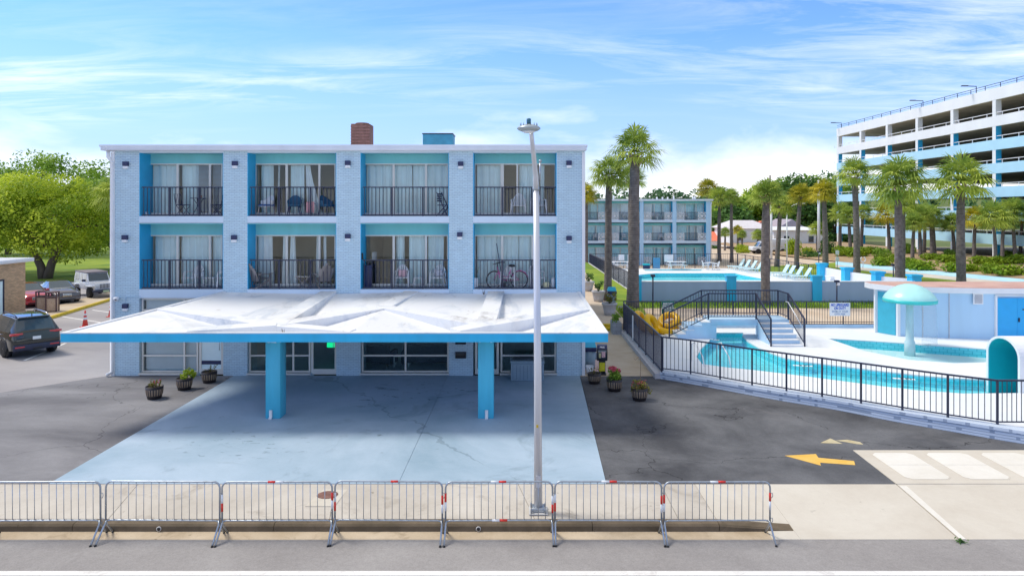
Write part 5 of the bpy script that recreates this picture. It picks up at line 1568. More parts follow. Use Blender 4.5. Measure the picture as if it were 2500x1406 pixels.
for k in range(nst):
    z = bz1 - rise * (k + 1); yk = by0 - .38 * k
    st.box(ex0 + .004, ex1 - .004, yk - .38, yk - .001, DK - .05, z + .02); mb.box(ex0, ex1, yk - .40, yk - .002, z + .02, z + .05)
s2 = st.build('stair', M['poolpaint'], br, True); mb.build('tread', M['white'], s2, True)
def rail_path(pts, h, nbper, name='railing'):
    r0 = MB()
    for a, b in zip(pts, pts[1:]): r0.bar((a[0], a[1], a[2] + h), (b[0], b[1], b[2] + h), .06); r0.bar((a[0], a[1], a[2] + .12), (b[0], b[1], b[2] + .12), .035)
    r0 = r0.build(name, M['rail'], br, True)
    for p in pts: MB().box(p[0] - .03, p[0] + .03, p[1] - .03, p[1] + .03, p[2] - .02, p[2] + h).build('post', M['rail'], r0, True)
    mb = MB()
    for a, b in zip(pts, pts[1:]):
        a, b = Vector(a), Vector(b); n = max(2, int((b - a).length * nbper))
        for k in range(1, n):
            p = a.lerp(b, k / n); mb.box(p.x - .009, p.x + .009, p.y - .009, p.y + .009, p.z + .12, p.z + h)
    mb.build('baluster', M['rail'], r0, True)
h = 1.25
rail_path([(bx0 - 2.0, by0 + .06, DK + .02), (bx0 - .1, by0 + .06, bz1), (ex0 - .05, by0 + .06, bz1), (ex0 - .05, by0 - 1.9, DK)], h, 7)
rail_path([(bx0 - 2.0, by1 - .06, DK + .02), (bx0 - .1, by1 - .06, bz1), (ex1 + .06, by1 - .06, bz1), (ex1 + .06, by0, bz1), (ex1 + .06, by0 - 1.9, DK)], h, 7)
mf_ = 0
MB().tube([(ex1 - .02, by0 + .1, bz1 + .85), (ex1 - .02, by0 - .2, bz1 + .85), (ex1 - .02, by0 - 1.9, DK + .85)], .022, 8).build('handrail', M['pole'], br, True)
# pool steps with a white grab rail
c = G(1742, 888, DK)
t0 = thing('grab_rail', 'white tubular grab rail at the lazy river entry steps', 'grab rail', (c[0], c[1], DK))
for dx in (-.75, .3):
    MB().tube([(dx, .55, 0), (dx, .5, .72), (dx + .06, .2, .82), (dx + .22, -.35, .35), (dx + .26, -.55, -.25)], .024, 8).build('rail', M['white'], t0)
t0 = thing('entry_steps', 'submerged turquoise entry steps in the lazy river', 'steps', (c[0], c[1], -.5))
for k in range(3): MB().box(-.8, .6, -.5 + k * .3, -.2 + k * .3 - .002, 0, .18 + k * .18).build('step', M['teal'], t0)
# depth marks
def mark(px, py, z, txt, lb, size=.16, w_=.46, rz=0):
    p = G(px, py, z)
    t0 = thing('depth_marker', lb, 'depth marker', (p[0], p[1], z + .004), rz, 'white depth markers on the river edge')
    MB().box(-w_ / 2, w_ / 2, -.1, .1, 0, .006).build('tile_plate', M['white'], t0)
    text_mesh(txt, size, 'lettering', M['black'], t0, (0.08, 0, .008), (0, 0, 0), bold=.006)
mark(1960, 893, .168, '3 FT', 'white depth marker reading 3 FT nearest the bridge stairs', .24, .75, R(-14))
mark(2207, 925, .168, '3 FT', 'white depth marker reading 3 FT by the wading pool end', .24, .75, R(-14))
mark(1744, 829, DK, '3 FT', 'small white depth marker reading 3 FT under the footbridge', .16, .5, R(-40))
mark(2262, 842, DK, '2 FT', 'white depth marker at the wading pool behind the mushroom fountain', .16, .8)
# yellow tubes heaped by the bridge
def ringtube(loc, tilt, rz, label, rr=.42, r=.17):
    t0 = thing('inner_tube', label, 'inner tube', loc, 0, 'yellow inner tubes heaped by the bridge')
    Mx = Euler((R(tilt), 0, R(rz))).to_matrix().to_4x4()
    MB().tube([(rr * math.cos(a), rr * math.sin(a), 0) for a in [6.283 * k / 28 for k in range(28)]], r, 14, closed=True, M=Mx).build('ring', M['tube'], t0)
    MB().tube([(rr + r * .9, -.06, .03), (rr + r * 1.2, 0, .03), (rr + r * .9, .06, .03)], .015, 6, M=Mx).build('grip', M['navy'], t0)
ringtube((6.35, 35.3, .82), 62, 62, 'yellow inner tube leaning on the fence corner, partly behind another')
ringtube((6.75, 34.5, .78), 60, 55, 'yellow inner tube leaning steeply in front of the corner one')
ringtube((7.5, 34.75, .50), 14, 40, 'yellow inner tube lying nearly flat at the front of the heap')
ringtube((7.75, 35.1, .86), 40, -30, 'yellow inner tube on top of the flat one beside the bridge rail')
ringtube((8.3, 35.4, .52), 20, 10, 'yellow inner tube at the back of the heap behind the bridge stair')
# signs on the back fence
p = P(1630, 752, 36.40)
t0 = thing('rules_sign', 'green sign with white lettering wired to the back river fence', 'sign', (p[0], 36.38, p[2]))
MB().bbox(-.33, .33, -.012, .012, -.36, .36, .006).build('panel', pm('sign_green', (.01, .16, .13), .5), t0)
text_mesh('INNER TUBES\nSHALL NOT BE\nREMOVED FROM\nTHE LAZY\nRIVER AREA', .128, 'lettering', M['white'], t0, (0, -.016, 0), bold=.005, sx=.66)
p = P(2050, 755, 36.40)
t0 = thing('lifeguard_sign', 'white sign with blue lettering on the back river fence', 'sign', (p[0], 36.38, p[2]))
MB().bbox(-.55, .55, -.012, .012, -.35, .35, .006).build('panel', M['white'], t0)
text_mesh('NO LIFEGUARD\nON DUTY', .19, 'lettering', pm('sign_blue', (.02, .10, .55), .5), t0, (0, -.016, .14), bold=.008, sx=.72)
text_mesh('SWIM AT YOUR\nOWN RISK', .15, 'lettering', pm('sign_grey_blue', (.25, .35, .55), .5), t0, (0, -.016, -.19), bold=.003, sx=.8)
# mushroom fountain
c = G(2221, 857, .1)
mf = thing('mushroom_fountain', 'aqua mushroom shaped water feature in the wading pool', 'fountain', (c[0], c[1], -.1))
MB().lathe([(.23, 0), (.22, .62), (.17, .72), (.16, 1.6), (.14, 2.75)], 20).build('stem', pm('pale_aqua_stem', (.55, .72, .76), .4, var=.05), mf)
cz = 2.5
mcap_ = MB().lathe([(.12, 2.62), (.9, 2.55), (1.09, 2.47), (1.10, 2.6), (1.0, 2.78), (.8, 2.98), (.5, 3.17), (.22, 3.26), (.02, 3.28)], 36).build('cap', M['aqua'], mf)
MB().lathe([(1.085, 2.44), (1.105, 2.44), (1.112, 2.52), (1.108, 2.6), (1.10, 2.6)], 36, cap=False).build('rim_band', pm('turquoise_rim', (.05, .60, .58), .35), mf)
mb = MB(); rr = random.Random(3)
vs = []; k = 22
for i in range(k + 1):
    a = R(-95 + 165 * i / k)
    for j in range(7):
        z = 2.44 - j * .31; q = 1.02 + .03 * j ** .5 + .012 * math.sin(i * 2.1 + j)
        vs.append((q * math.cos(a), q * math.sin(a), z))
mb.add(vs, [(i * 7 + j, (i + 1) * 7 + j, (i + 1) * 7 + j + 1, i * 7 + j + 1) for i in range(k) for j in range(6)], 0, True)
mb.build('water_veil', M['veil'], mf)
# tunnel
tn = thing('pool_tunnel', 'white barrel tunnel with turquoise lining over the lazy river', 'tunnel', (17.1, 24.15, .3))
def arch(r, z0, n=16, hz=1.25): return [(-r, z0)] + [(-r * math.cos(math.pi * i / n), hz + r * .78 * math.sin(math.pi * i / n)) for i in range(n + 1)] + [(r, z0)]
def archpart(r, r2, x0, x1, z0, hz, name, m):
    o_, i_ = arch(r, z0, hz=hz), arch(r2, z0, hz=hz - .0)
    k = len(o_); vs = [(x0, y, z) for y, z in o_] + [(x1, y, z) for y, z in o_] + [(x0, y, z) for y, z in i_] + [(x1, y, z) for y, z in i_]
    fs = []
    for i in range(k - 1):
        fs += [(i, i + 1, k + i + 1, k + i), (2 * k + i, 3 * k + i, 3 * k + i + 1, 2 * k + i + 1), (i, 2 * k + i, 2 * k + i + 1, i + 1), (k + i, k + i + 1, 3 * k + i + 1, 3 * k + i)]
    return MB().add(vs, fs).build(name, m, tn)
archpart(.84, .74, .0, 4.5, -.4, 1.12, 'shell', M['white'])
archpart(.738, .72, .02, 4.5, -.9, 1.12, 'lining', M['teal'])
MB().box(4.45, 4.5, -.8, .8, -.9, 1.9).build('end_wall', M['teal'], tn)
# the navy mark on the tunnel side (only its tip shows in the photo)
pm_ = pm('navy_mark', (.02, .05, .25), .5)
mb = MB(); z = 1.0; x = .62
mb.poly([(x, -.846, z + .10), (x + .12, -.846, z + .02), (x + .34, -.846, z + .02), (x + .34, -.846, z - .12), (x + .12, -.846, z - .12), (x + .11, -.846, z - .04)])
mb.build('fin_mark', pm_, tn)
# pump shed
sh = thing('pump_shed', 'pale blue flat roofed pool shed with bright blue double doors', 'shed', (22, 35, .3))
fp = [(18.3, 35.0), (18.85, 33.95), (21.0, 33.35), (23.0, 33.05), (27.5, 33.0), (27.5, 35.5), (18.5, 35.5)]
MB().prism(fp, .2, 2.52).build('wall', M['shed'], sh, True)
ro = [(18.0, 35.0), (18.6, 33.7), (20.9, 33.05), (23.0, 32.75), (27.8, 32.7), (27.8, 35.75), (18.1, 35.75)]
MB().prism(ro, 2.521, 2.78).build('fascia', M['white'], sh, True)
MB().prism([(x + (.06 if x < 23 else -.06), y + .06) for x, y in ro], 2.78, 2.80).build('roof', groundmat('red_gravel_roof', (.50, .30, .26), (.60, .40, .34), .8, .1), sh, True)
mb = MB().box(23.1, 24.05, 33.0 - .03, 33.0, .3, 2.3)
d1 = mb.build('door', M['doorblue'], sh, True); d2_ = MB().box(24.06, 25.0, 33.0 - .03, 33.0, .3, 2.3).build('door', M['doorblue'], sh, True)
MB().bbox(24.1, 24.16, 32.92, 32.97, 1.15, 1.35, .01).build('handle', M['black'], d2_, True)
for zz_ in (.5, 1.9): MB().box(24.97, 25.02, 32.95, 32.97, zz_, zz_ + .12).build('hinge', M['rail'], d2_, True)
MB().box(23.0, 23.09, 32.95, 33.06, .3, 2.4).box(25.01, 25.1, 32.95, 33.0, .3, 2.4).box(23.0, 25.1, 32.95, 33.0, 2.4, 2.46).build('door_frame', M['white'], sh, True)
MB().box(24.3, 24.6, 32.962, 32.969, 1.72, 1.78).build('door_notice', M['rail'], d2_, True)
vx = X(2388, 33.1)
v0 = MB().box(vx - .24, vx + .24, 33.08, 33.13, 1.98, 2.5).build('window', M['white'], sh, True)
mb = MB()
for k in range(7): mb.box(vx - .18, vx + .18, 33.06, 33.08, 2.04 + k * .06, 2.08 + k * .06)
mb.build('louvre', M['planter'], v0, True)
MB().box(18.79, 18.93, 33.87, 34.0, .3, 2.52).build('corner_trim', M['white'], sh, True); MB().box(18.22, 18.36, 34.92, 35.05, .3, 2.52).build('corner_trim', M['white'], sh, True)
for xx, yy in ((21.0, 33.33), (19.9, 33.64)): MB().box(xx - .012, xx + .012, yy - .02, yy + .03, .3, 2.52).build('panel_joint', M['planter'], sh, True)
a, b = Vector((18.36, 34.88, 0)), Vector((18.80, 34.05, 0)); u = (b - a).normalized(); nrm = Vector((u.y * -1, u.x, 0)) * -.03
nrm = Vector((-.88, -.47, 0)) * .03
mb = MB().add([a + nrm + Vector((0, 0, .32)), b + nrm + Vector((0, 0, .32)), b + nrm + Vector((0, 0, 2.4)), a + nrm + Vector((0, 0, 2.4)), a + Vector((0, 0, .32)), b + Vector((0, 0, .32)), b + Vector((0, 0, 2.4)), a + Vector((0, 0, 2.4))],
              [(0, 1, 2, 3), (0, 4, 5, 1), (1, 5, 6, 2), (2, 6, 7, 3), (3, 7, 4, 0)])
mb.build('door', pm('cyan_door', (.05, .45, .62), .5), sh, True)
# ================================================================== TERRACE
tw = thing('terrace_wall', 'grey-blue rendered terrace wall with bright blue pilasters', 'wall', (18, 48.3, 0))
MB().box(8.5, 27.9, 48.2, 48.4, -.2, 1.5).build('wall_panel', pm('terrace_render', (.36, .46, .64), .7, var=.06, vs=1, streak=True), tw, True)
MB().box(8.45, 27.95, 48.16, 48.44, 1.5, 1.55).build('coping', M['white'], tw, True)
for px in (1561, 1785, 1994):
    x = X(px, 48.2); hw_ = .14 if px < 1600 else .33
    p0 = MB().box(x - hw_, x + hw_, 48.08, 48.52, -.2, 1.85).build('pilaster', M['canblue'], tw, True)
    MB().box(x - hw_ - .06, x + hw_ + .06, 48.02, 48.58, 1.85, 1.95).build('cap', M['canblue'], p0, True)
tw = thing('terrace_side_wall', 'white terrace wall with four blue capped pillars stepping toward the shed', 'wall', (27, 53, 0))
pil = [(2007, 59.2), (2068, 54.8), (2143, 51.2), (2232, 48.6)]
for i, (px, y) in enumerate(pil):
    x = X(px, y); p0 = MB().box(x - .33, x + .33, y - .33, y + .33, 0, 1.85).build('pillar', M['canblue'], tw, True)
    MB().box(x - .4, x + .4, y - .4, y + .4, 1.85, 1.99).build('cap', M['canblue'], p0, True)
    if i:
        px0, y0 = pil[i - 1]; x0 = X(px0, y0)
        mb = MB().add([(x0 + .1, y0 - .33, 0), (x + .1, y + .33, 0), (x + .1, y + .33, 1.62), (x0 + .1, y0 - .33, 1.62), (x0 + .3, y0 - .33, 0), (x + .3, y + .33, 0), (x + .3, y + .33, 1.62), (x0 + .3, y0 - .33, 1.62)], [(0, 3, 2, 1), (4, 5, 6, 7), (3, 7, 6, 2)])
        mb.build('wall_panel', M['white'], tw, True)
tf = thing('terrace_fence', 'dark metal railing between the grass strip and the terrace pool', 'fence', (8, 58, .4))
def lin(a, b, n): return [tuple(Vector(a).lerp(Vector(b), k / n)) for k in range(n + 1)]
Bt = lin((8.4, 48.4, .55), (7.45, 71.4, 1.0), 10)
fence_run(tf, Bt, [(b[0], b[1], 1.9 + .014 * k) for k, b in enumerate(Bt)], set(range(11)), 9)
MB().add([(8.25, 48.4, 0), (7.3, 71.4, .9), (7.3, 71.4, 1.08), (8.25, 48.4, .5), (8.5, 48.4, 0), (7.55, 71.4, .9), (7.55, 71.4, 1.08), (8.5, 48.4, .5)], [(0, 3, 2, 1), (4, 5, 6, 7), (3, 7, 6, 2), (0, 4, 7, 3)]).build('base_kerb', M['concrete'], tf, True)
tf = thing('rear_fence', 'dark metal railing at the far side of the terrace pool', 'fence', (15, 71.5, .5))
Bt = lin((7.45, 71.5, .5), (22.9, 71.5, .5), 7)
fence_run(tf, Bt, [(b[0], b[1], 2.02) for b in Bt], set(range(8)), 5, bw=.02, pw=.07)
tf = thing('lounger_fence', 'dark metal railing behind the row of aqua loungers', 'fence', (25, 65, .5))
Bt = lin((22.9, 71.4, .5), (26.2, 59.6, .5), 9)
fence_run(tf, Bt, [(b[0], b[1], 2.02 - .035 * k) for k, b in enumerate(Bt)], set(range(10)), 5, bw=.02, pw=.07)
# loungers
def lounger(loc, rz, label):
    t0 = thing('sun_lounger', label, 'sun lounger', loc, rz, 'aqua and white loungers on the terrace')
    m = M['lounge']
    mb = MB().bbox(-1.0, .35, -.3, .3, .30, .35, .015); mb.build('bed', m, t0)
    Mx = Matrix.Translation((.33, 0, .33)) @ Matrix.Rotation(R(-58), 4, 'Y')
    MB().bbox(0, .85, -.3, .3, -.03, .03, .02, M=Mx).build('backrest', m, t0)
    for x in (-.8, .25):
        for s in (-1, 1): MB().bar((x, s * .26, .3), (x - .06, s * .28, 0), .05).build('leg', m, t0)
    for s in (-1, 1): MB().bar((.6, s * .27, .72), (.75, s * .27, 0), .045).build('strut', pm('aqua_strut', (.12, .55, .75), .4) if 'aqs' not in M else M['aqs'], t0)
    return t0
M['aqs'] = pm('aqua_strut', (.12, .55, .75), .4)
gA = [(1800, 70.6), (1813, 69.3), (1828, 68.2), (1842, 66.9)]
gB = [(1906, 63.2), (1920, 62.0), (1938, 60.9), (1958, 59.7)]
ordn = ['farthest', 'second', 'third', 'nearest']
L0 = None
for nm, g_ in (('far group by the fence bend', gA), ('near group beside the blue pillars', gB)):
    for i, (px, y) in enumerate(g_):
        lb = 'aqua and white lounger, %s of the four in the %s' % (ordn[i], nm)
        if L0 is None: L0 = lounger((X(px, y), y, d2), R(8), lb)
        else: dup(L0, (X(px, y), y, d2), R(8 - i * 2), lb)
# terrace furniture
def picnic(px, y, label, rz=0):
    t0 = thing('picnic_table', label, 'picnic table', (X(px, y), y, d2), rz, 'white picnic tables by the rear fence')
    MB().bbox(-.95, .95, -.35, .35, .72, .77, .01).build('tabletop', M['white'], t0)
    for s in (-1, 1):
        MB().bbox(-.95, .95, s * .68 - .13, s * .68 + .13, .42, .46, .01).build('bench', M['white'], t0)
        MB().bar((s * .7, -.7, 0), (s * .7, .25, .72), .07).build('leg', M['white'], t0); MB().bar((s * .7, .7, 0), (s * .7, -.25, .72), .07).build('leg', M['white'], t0)
        MB().bar((s * .7, -.7, .40), (s * .7, .7, .40), .06).build('crossbar', M['white'], t0)
picnic(1515, 70.6, 'white picnic table behind the palm trunks at the rear fence')
picnic(1652, 70.6, 'white picnic table in the middle of the rear fence', R(3))
def board(px, y, w_, h_, label):
    t0 = thing('notice_board', label, 'notice board', (X(px, y), y, d2), 0, 'white notice boards on the rear fence')
    MB().bbox(-w_ / 2, w_ / 2, -.02, .02, 1.45 - h_, 1.45, .008).build('panel', M['white'], t0)
    for s in (-1, 1): MB().box(s * w_ * .4 - .02, s * w_ * .4 + .02, .02, .05, 0, 1.4).build('post', M['rail'], t0)
board(1517, 71.25, .6, .62, 'small white notice board behind the picnic table near the palms')
board(1537, 71.3, .4, .85, 'narrow white board just beside the big palm trunk')
board(1633, 71.25, .95, .75, 'wide white board on the rear fence beside the blue screen')
t0 = thing('blue_screen', 'ribbed blue screen panel standing at the rear fence', 'screen', (X(1603, 71.2), 71.2, d2))
mb = MB()
for k in range(7): mb.bbox(-.36 + k * .104, -.265 + k * .104, -.03, .03, 0, 1.12, .02)
mb.build('panel', pm('screen_blue', (.10, .36, .62), .5), t0)
t0 = thing('cooler_chest', 'blue and white cooler chest at the rear fence', 'cooler', (X(1578, 71), 71, d2))
MB().bbox(-.35, .35, -.2, .2, 0, .36, .02).build('body', M['navy'], t0); MB().bbox(-.36, .36, -.21, .21, .36, .52, .03).build('lid', M['teal'], t0)
lob = 'white plastic chairs around the round terrace table'
Y_ = 70.0
plastic_chair((X(1722, Y_), Y_, d2), R(90), 'white plastic chair on the palm side of the round terrace table', lob)
plastic_chair((X(1748, Y_ - .5), Y_ - .5, d2), R(-90), 'white plastic chair on the lounger side of the round terrace table', lob)
t0 = thing('round_table', 'round white plastic table at the rear fence corner', 'table', (X(1735, Y_), Y_, d2))
MB().lathe([(.45, .70), (.45, .73)], 20).build('tabletop', M['white'], t0); legs4(t0, [((a * .25, b * .25, .7), (a * .3, b * .3, 0)) for a in (-1, 1) for b in (-1, 1)], M['white'], .03)
t0 = thing('folding_table', 'white folding table between the loungers and the blue pillar', 'table', (X(2032, 58.5), 57.5, .06))
MB().bbox(-.95, .75, -.35, .35, .92, .97, .01).build('tabletop', M['white'], t0)
for s in (-1, 1): MB().bar((s * .6, -.25, .92), (s * .75, .2, 0), .05).build('leg', M['white'], t0)
# dark lamp posts
def path_lamp(loc, h_, label, head=True):
    t0 = thing('path_lamp', label, 'lamp post', loc, 0, 'dark path lamps')
    MB().tube([(0, 0, 0), (0, 0, h_)], .045, 8).build('post', M['rail'], t0)
    MB().bbox(-.13, .13, -.13, .13, h_ - .02, h_ + .12, .02).build('lamp_cap', M['rail'], t0)
    if head: MB().bbox(-.02, .14, -.15, .08, h_ - .2, h_ - .03, .02).build('lamp_lens', M['lampwhite'], t0)
path_lamp((X(1594, 42), 42, .03), 2.45, 'tall plain dark post beside the big palm in front of the terrace wall', False)
path_lamp((X(2043, 43), 43, .03), 2.0, 'dark path lamp with pale lens behind the lifeguard sign')
path_lamp((X(1999, 70), 70, .06), 2.2, 'dark path lamp just beyond the far blue pillar')
path_lamp((X(2181, 53), 53, .06), 2.2, 'dark path lamp on the olive grass beside the palm trunk')
# ================================================================== PALMS
def palm_crown_mesh(seed, nl=34, droop=1.0):
    """fan palm head of unit radius: costapalmate leaves on arching stalks"""
    rr = random.Random(seed); mb = MB()
    for i in range(nl):
        az = 2.399963 * i + rr.uniform(-.25, .25)
        el = R(84 - 112 * (i / nl) ** .9 + rr.uniform(-8, 8))
        L = rr.uniform(.42, .56)
        out = Vector((math.cos(az), math.sin(az), 0)); d_ = (out * math.cos(el) + Vector((0, 0, 1)) * math.sin(el))
        p0 = Vector((0, 0, 0)) + out * .05; p1 = d_ * L * .6; p2 = d_ * L + Vector((0, 0, -.06 * droop))
        mb.tube([p0, p1, p2], [.014, .010, .007], 4, 0)
        t_ = (p2 - p1).normalized(); sd = t_.cross(Vector((0, 0, 1)))
        if sd.length < .05: sd = Vector((-out.y, out.x, 0))
        sd.normalize(); nrm = sd.cross(t_)
        nb = 17; lob = rr.uniform(.40, .54)
        for k in range(nb):
            a = R(-118 + 236 * k / (nb - 1) + rr.uniform(-4, 4))
            fold = abs(a) / 2.06
            dr = (t_ * math.cos(a) + sd * math.sin(a)) - nrm * (-.12 * math.cos(a) + .28 * fold)
            dr.normalize()
            ln = lob * (1 - .32 * fold ** 2) * rr.uniform(.9, 1.1)
            w_ = .021
            s_ = dr.cross(nrm).normalized() * w_
            m1 = p2 + dr * ln * .55; m2 = p2 + dr * ln + Vector((0, 0, -1)) * ln * (.16 + .22 * rr.random()) * droop
            mb.add([p2, m1 - s_, m2, m1 + s_], [(0, 1, 2, 3)], 0)
            mb.s[-1] = False
    return mb
def boot_mesh(seed):
    rr = random.Random(seed); mb = MB()
    for k in range(22):
        a = 2.4 * k; z = -.02 - .016 * k; r_ = .10
        o_ = Vector((math.cos(a), math.sin(a), 0)); p = o_ * r_ * .5 + Vector((0, 0, z)); q = o_ * (r_ + .07 + .05 * rr.random()) + Vector((0, 0, z + .10))
        mb.tube([p, q], [.024, .010], 4)
    for k in range(7):
        a = rr.uniform(0, 6.3); o_ = Vector((math.cos(a), math.sin(a), 0)); mb.tube([o_ * .06, o_ * .22 + Vector((0, 0, -.04)), o_ * .32 + Vector((0, 0, -.2))], [.008, .006, .003], 3)
    return mb
def mesh_of(mb, name, m):
    me = bpy.data.meshes.new(name); me.from_pydata(mb.v, [], mb.f)
    me.polygons.foreach_set('use_smooth', mb.s); me.materials.append(m); me.update(); return me
CR = {}
for nm, mt in (('g', 'palm'), ('y', 'palmgold')):
    for s in range(3): CR[nm, s] = mesh_of(palm_crown_mesh(20 + s, 42 + 4 * s, (1.0, 1.25, .85)[s]), 'crown', M[mt])
BO = mesh_of(boot_mesh(1), 'leaf_base', M['palmdry'])
def palm(px, pby, Y, pcy, rpx, wpx, label, group, kind='g', s=0, lean=0, z0=None, tpx=None):
    zb = CH - (pby - CY) * Y / F if z0 is None else z0
    xb = X(px, Y); k = Y / F
    zc = CH - (pcy - CY) * Y / F; r_ = rpx * k * 1.1; w_ = wpx * k / 2 * .9
    dx = ((tpx if tpx is not None else px) - px) * k
    t0 = thing('palm_tree', label, 'palm tree', (xb, Y, zb), 0, group)
    h_ = zc - zb - r_ * .12
    rr = random.Random(int(px))
    pts, rs = [], []
    for i in range(13):
        u = i / 12
        pts.append((dx * u ** 1.5 + .03 * math.sin(u * 5 + px), .03 * math.cos(u * 4 + px), -.1 + (h_ + .1) * u)); rs.append(w_ * (1.22 - .32 * u + (.22 * max(0, .12 - u) / .12) + .05 * math.sin(u * 17 + px)) * (1 if u < .97 else .9))
    MB().tube(pts, rs, 12).build('trunk', M['trunk'], t0)
    o = bpy.data.objects.new('crown', CR[kind, s]); COL.objects.link(o); o.parent = t0; KIDS.setdefault(t0.name, []).append(o)
    o.location = (dx, 0, h_ + r_ * .1); o.rotation_euler.z = rr.uniform(0, 6.3); o.scale = (r_, r_, r_)
    o = bpy.data.objects.new('leaf_base', BO); COL.objects.link(o); o.parent = t0; KIDS.setdefault(t0.name, []).append(o)
    o.location = (dx, 0, h_ + .02); o.scale = (w_ * 9, w_ * 9, r_ * 1.1); o.rotation_euler.z = rr.uniform(0, 6)
gP = 'palms around the pools'
palm(1545, 760, 43, 368, 76, 27, 'tallest palm with a thick trunk, in front of the terrace corner', gP, 'g', 0, z0=.1, tpx=1551)
palm(1483, 735, 46, 425, 60, 18, 'slim palm between the planters and the tallest palm', gP, 'g', 1, z0=.45, tpx=1488)
palm(1541, 690, 60, 437, 45, 15, 'palm mostly hidden behind the tallest palm trunk', gP, 'g', 2, z0=.4)
palm(1430, 660, 78, 475, 38, 12, 'palm peeking out behind the motel roof corner near the rear block', gP, 'y', 1, z0=.2)
palm(1868, 745, 46.8, 475, 50, 21, 'palm with a hanging dry frond standing against the middle of the terrace wall', gP, 'g', 2, z0=.03, tpx=1871)
palm(1897, 642, 79, 500, 42, 11, 'leaning palm beyond the far loungers, with the drooping crown', gP, 'g', 1, z0=0, tpx=1906)
palm(1945, 645, 76, 476, 38, 11, 'golden crowned palm beside the thin street lamp', gP, 'y', 0, z0=0, tpx=1953)
palm(2016, 650, 72, 470, 42, 13, 'golden crowned palm beside the tall white pole', gP, 'y', 1, z0=.05, tpx=2011)
palm(2092, 662, 65, 426, 55, 15, 'slender dark palm between the golden one and the garage corner', gP, 'g', 0, z0=.06, tpx=2087)
palm(2194, 692, 52, 448, 86, 19, 'broad yellow-green palm behind the shed roof edge', gP, 'g', 1, z0=.06)
palm(2204, 682, 56, 500, 44, 12, 'thin palm standing close behind the broad yellow-green palm', gP, 'g', 2, z0=.06)
palm(2346, 692, 55, 442, 84, 20, 'large palm with a pale straight trunk on the olive grass', gP, 'g', 0, z0=.06)
palm(1756, 642, 88, 485, 38, 9, 'palm just beyond the end of the rear block', gP, 'g', 2, z0=0)
palm(1786, 648, 86, 482, 29, 8, 'thin palm next to the one at the end of the rear block', gP, 'g', 0, z0=0)
palm(1728, 642, 93, 462, 34, 10, 'palm rising behind the roof of the rear block', gP, 'y', 2, z0=0)
palm(278, 690, 62, 478, 60, 16, 'palm mostly hidden behind the tree side of the motel', gP, 'g', 1, z0=.1)
gS = 'small palms in the hedge bed by the garage'
small = [(2050, 603, 520, 34, 98), (2077, 606, 528, 32, 94), (2103, 606, 520, 28, 99), (2172, 616, 525, 42, 92), (2228, 628, 545, 36, 84), (2248, 626, 530, 44, 86), (2256, 621, 520, 30, 92), (2279, 624, 530, 40, 88), (2378, 634, 535, 42, 82), (2431, 650, 530, 52, 75), (2447, 643, 540, 36, 79), (2478, 641, 518, 46, 79), (2492, 637, 528, 34, 82), (2330, 628, 545, 34, 87)]
desc = ['small palm at the far garage corner, shortest trunk', 'small leaning palm second from the far garage corner', 'thin small palm behind the slender dark palm', 'small palm alone between the slender dark palm and the broad palm', 'small palm leaning just past the broad palm trunk', 'small palm with two crossing crowns past the broad palm',
        'short palm at the back of the bed between the broad and the pale palm', 'thick short palm midway between the broad and the pale palm', 'small leaning palm just past the pale straight palm', 'bushy leaning palm with the widest crown in the hedge bed', 'small palm crossing behind the bushy leaning palm', 'rough trunked palm near the photo edge in the hedge bed', 'small palm at the photo edge behind the rough trunked palm', 'small palm hidden behind the pale straight palm trunk']
for i, (px, pby, pcy, r_, Y) in enumerate(small):
    palm(px, pby, Y, pcy, r_, 8 if i != 7 else 13, desc[i], gS, 'y' if i in (3, 8, 12) else 'g', i % 3, z0=bz(X(px, Y), Y) - .05, tpx=px - (6 if i % 2 else -3))
gH = 'small palms at the white houses'
for px, pcy, r_, Y, lb in ((1770, 568, 18, 112, 'small palm by the orange roof'), (1801, 562, 17, 113, 'first of two twin palms in front of the white house'), (1812, 572, 15, 110, 'second of two twin palms in front of the white house'), (1850, 574, 20, 108, 'bushy palm in front of the white house beside the parked truck'), (1995, 560, 26, 100, 'palm in front of the grey balcony house')):
    palm(px, 0, Y, pcy, r_, 5, lb, gH, 'y' if px in (1801,) else 'g', 1, z0=0)

# ================================================================== TREES AND SHRUBS
def tree(loc, rx, ry, rz_, zc, label, seed, m='leaf', n=5200, ls=.2, nclump=34, trunk=None, group=None, name='tree', skirt=0):
    rr = random.Random(seed)
    t0 = thing(name, label, 'tree', loc, 0, group)
    mb = MB(); cl = []
    for k in range(nclump):
        while True:
            d_ = Vector((rr.gauss(0, 1), rr.gauss(0, 1), rr.gauss(.15, 1)))
            if d_.length > .1: break
        d_.normalize(); q = rr.uniform(.62, .98)
        c = Vector((d_.x * rx * q, d_.y * ry * q, zc + d_.z * rz_ * q)); cl.append(c)
        leafball(mb, c, rr.uniform(.24, .42) * (rx + rz_) / 2, n // nclump, ls, rr, .2, squash=.72, shell=.45)
    mb.build('crown', M[m], t0)
    tr = trunk or [[(0, 0, 0), (rx * .02, 0, zc * .55), (0, 0, zc * 1.0)]]
    tm = MB()
    for p in tr:
        k = len(p); r0 = .045 * rx + .1; tm.tube(p, [r0 * (1 - .55 * i / (k - 1)) for i in range(k)], 10)
    for c in cl[:10]:
        tm.tube([(0, 0, zc * .55), (c.x * .45, c.y * .45, zc * .5 + c.z * .42), tuple(c)], [.12 + .01 * rx, .07, .03], 6)
    tm.build('trunk', M['bark'], t0)
    return t0
gT = 'broad trees beside the car park'
c = G(113, 684)
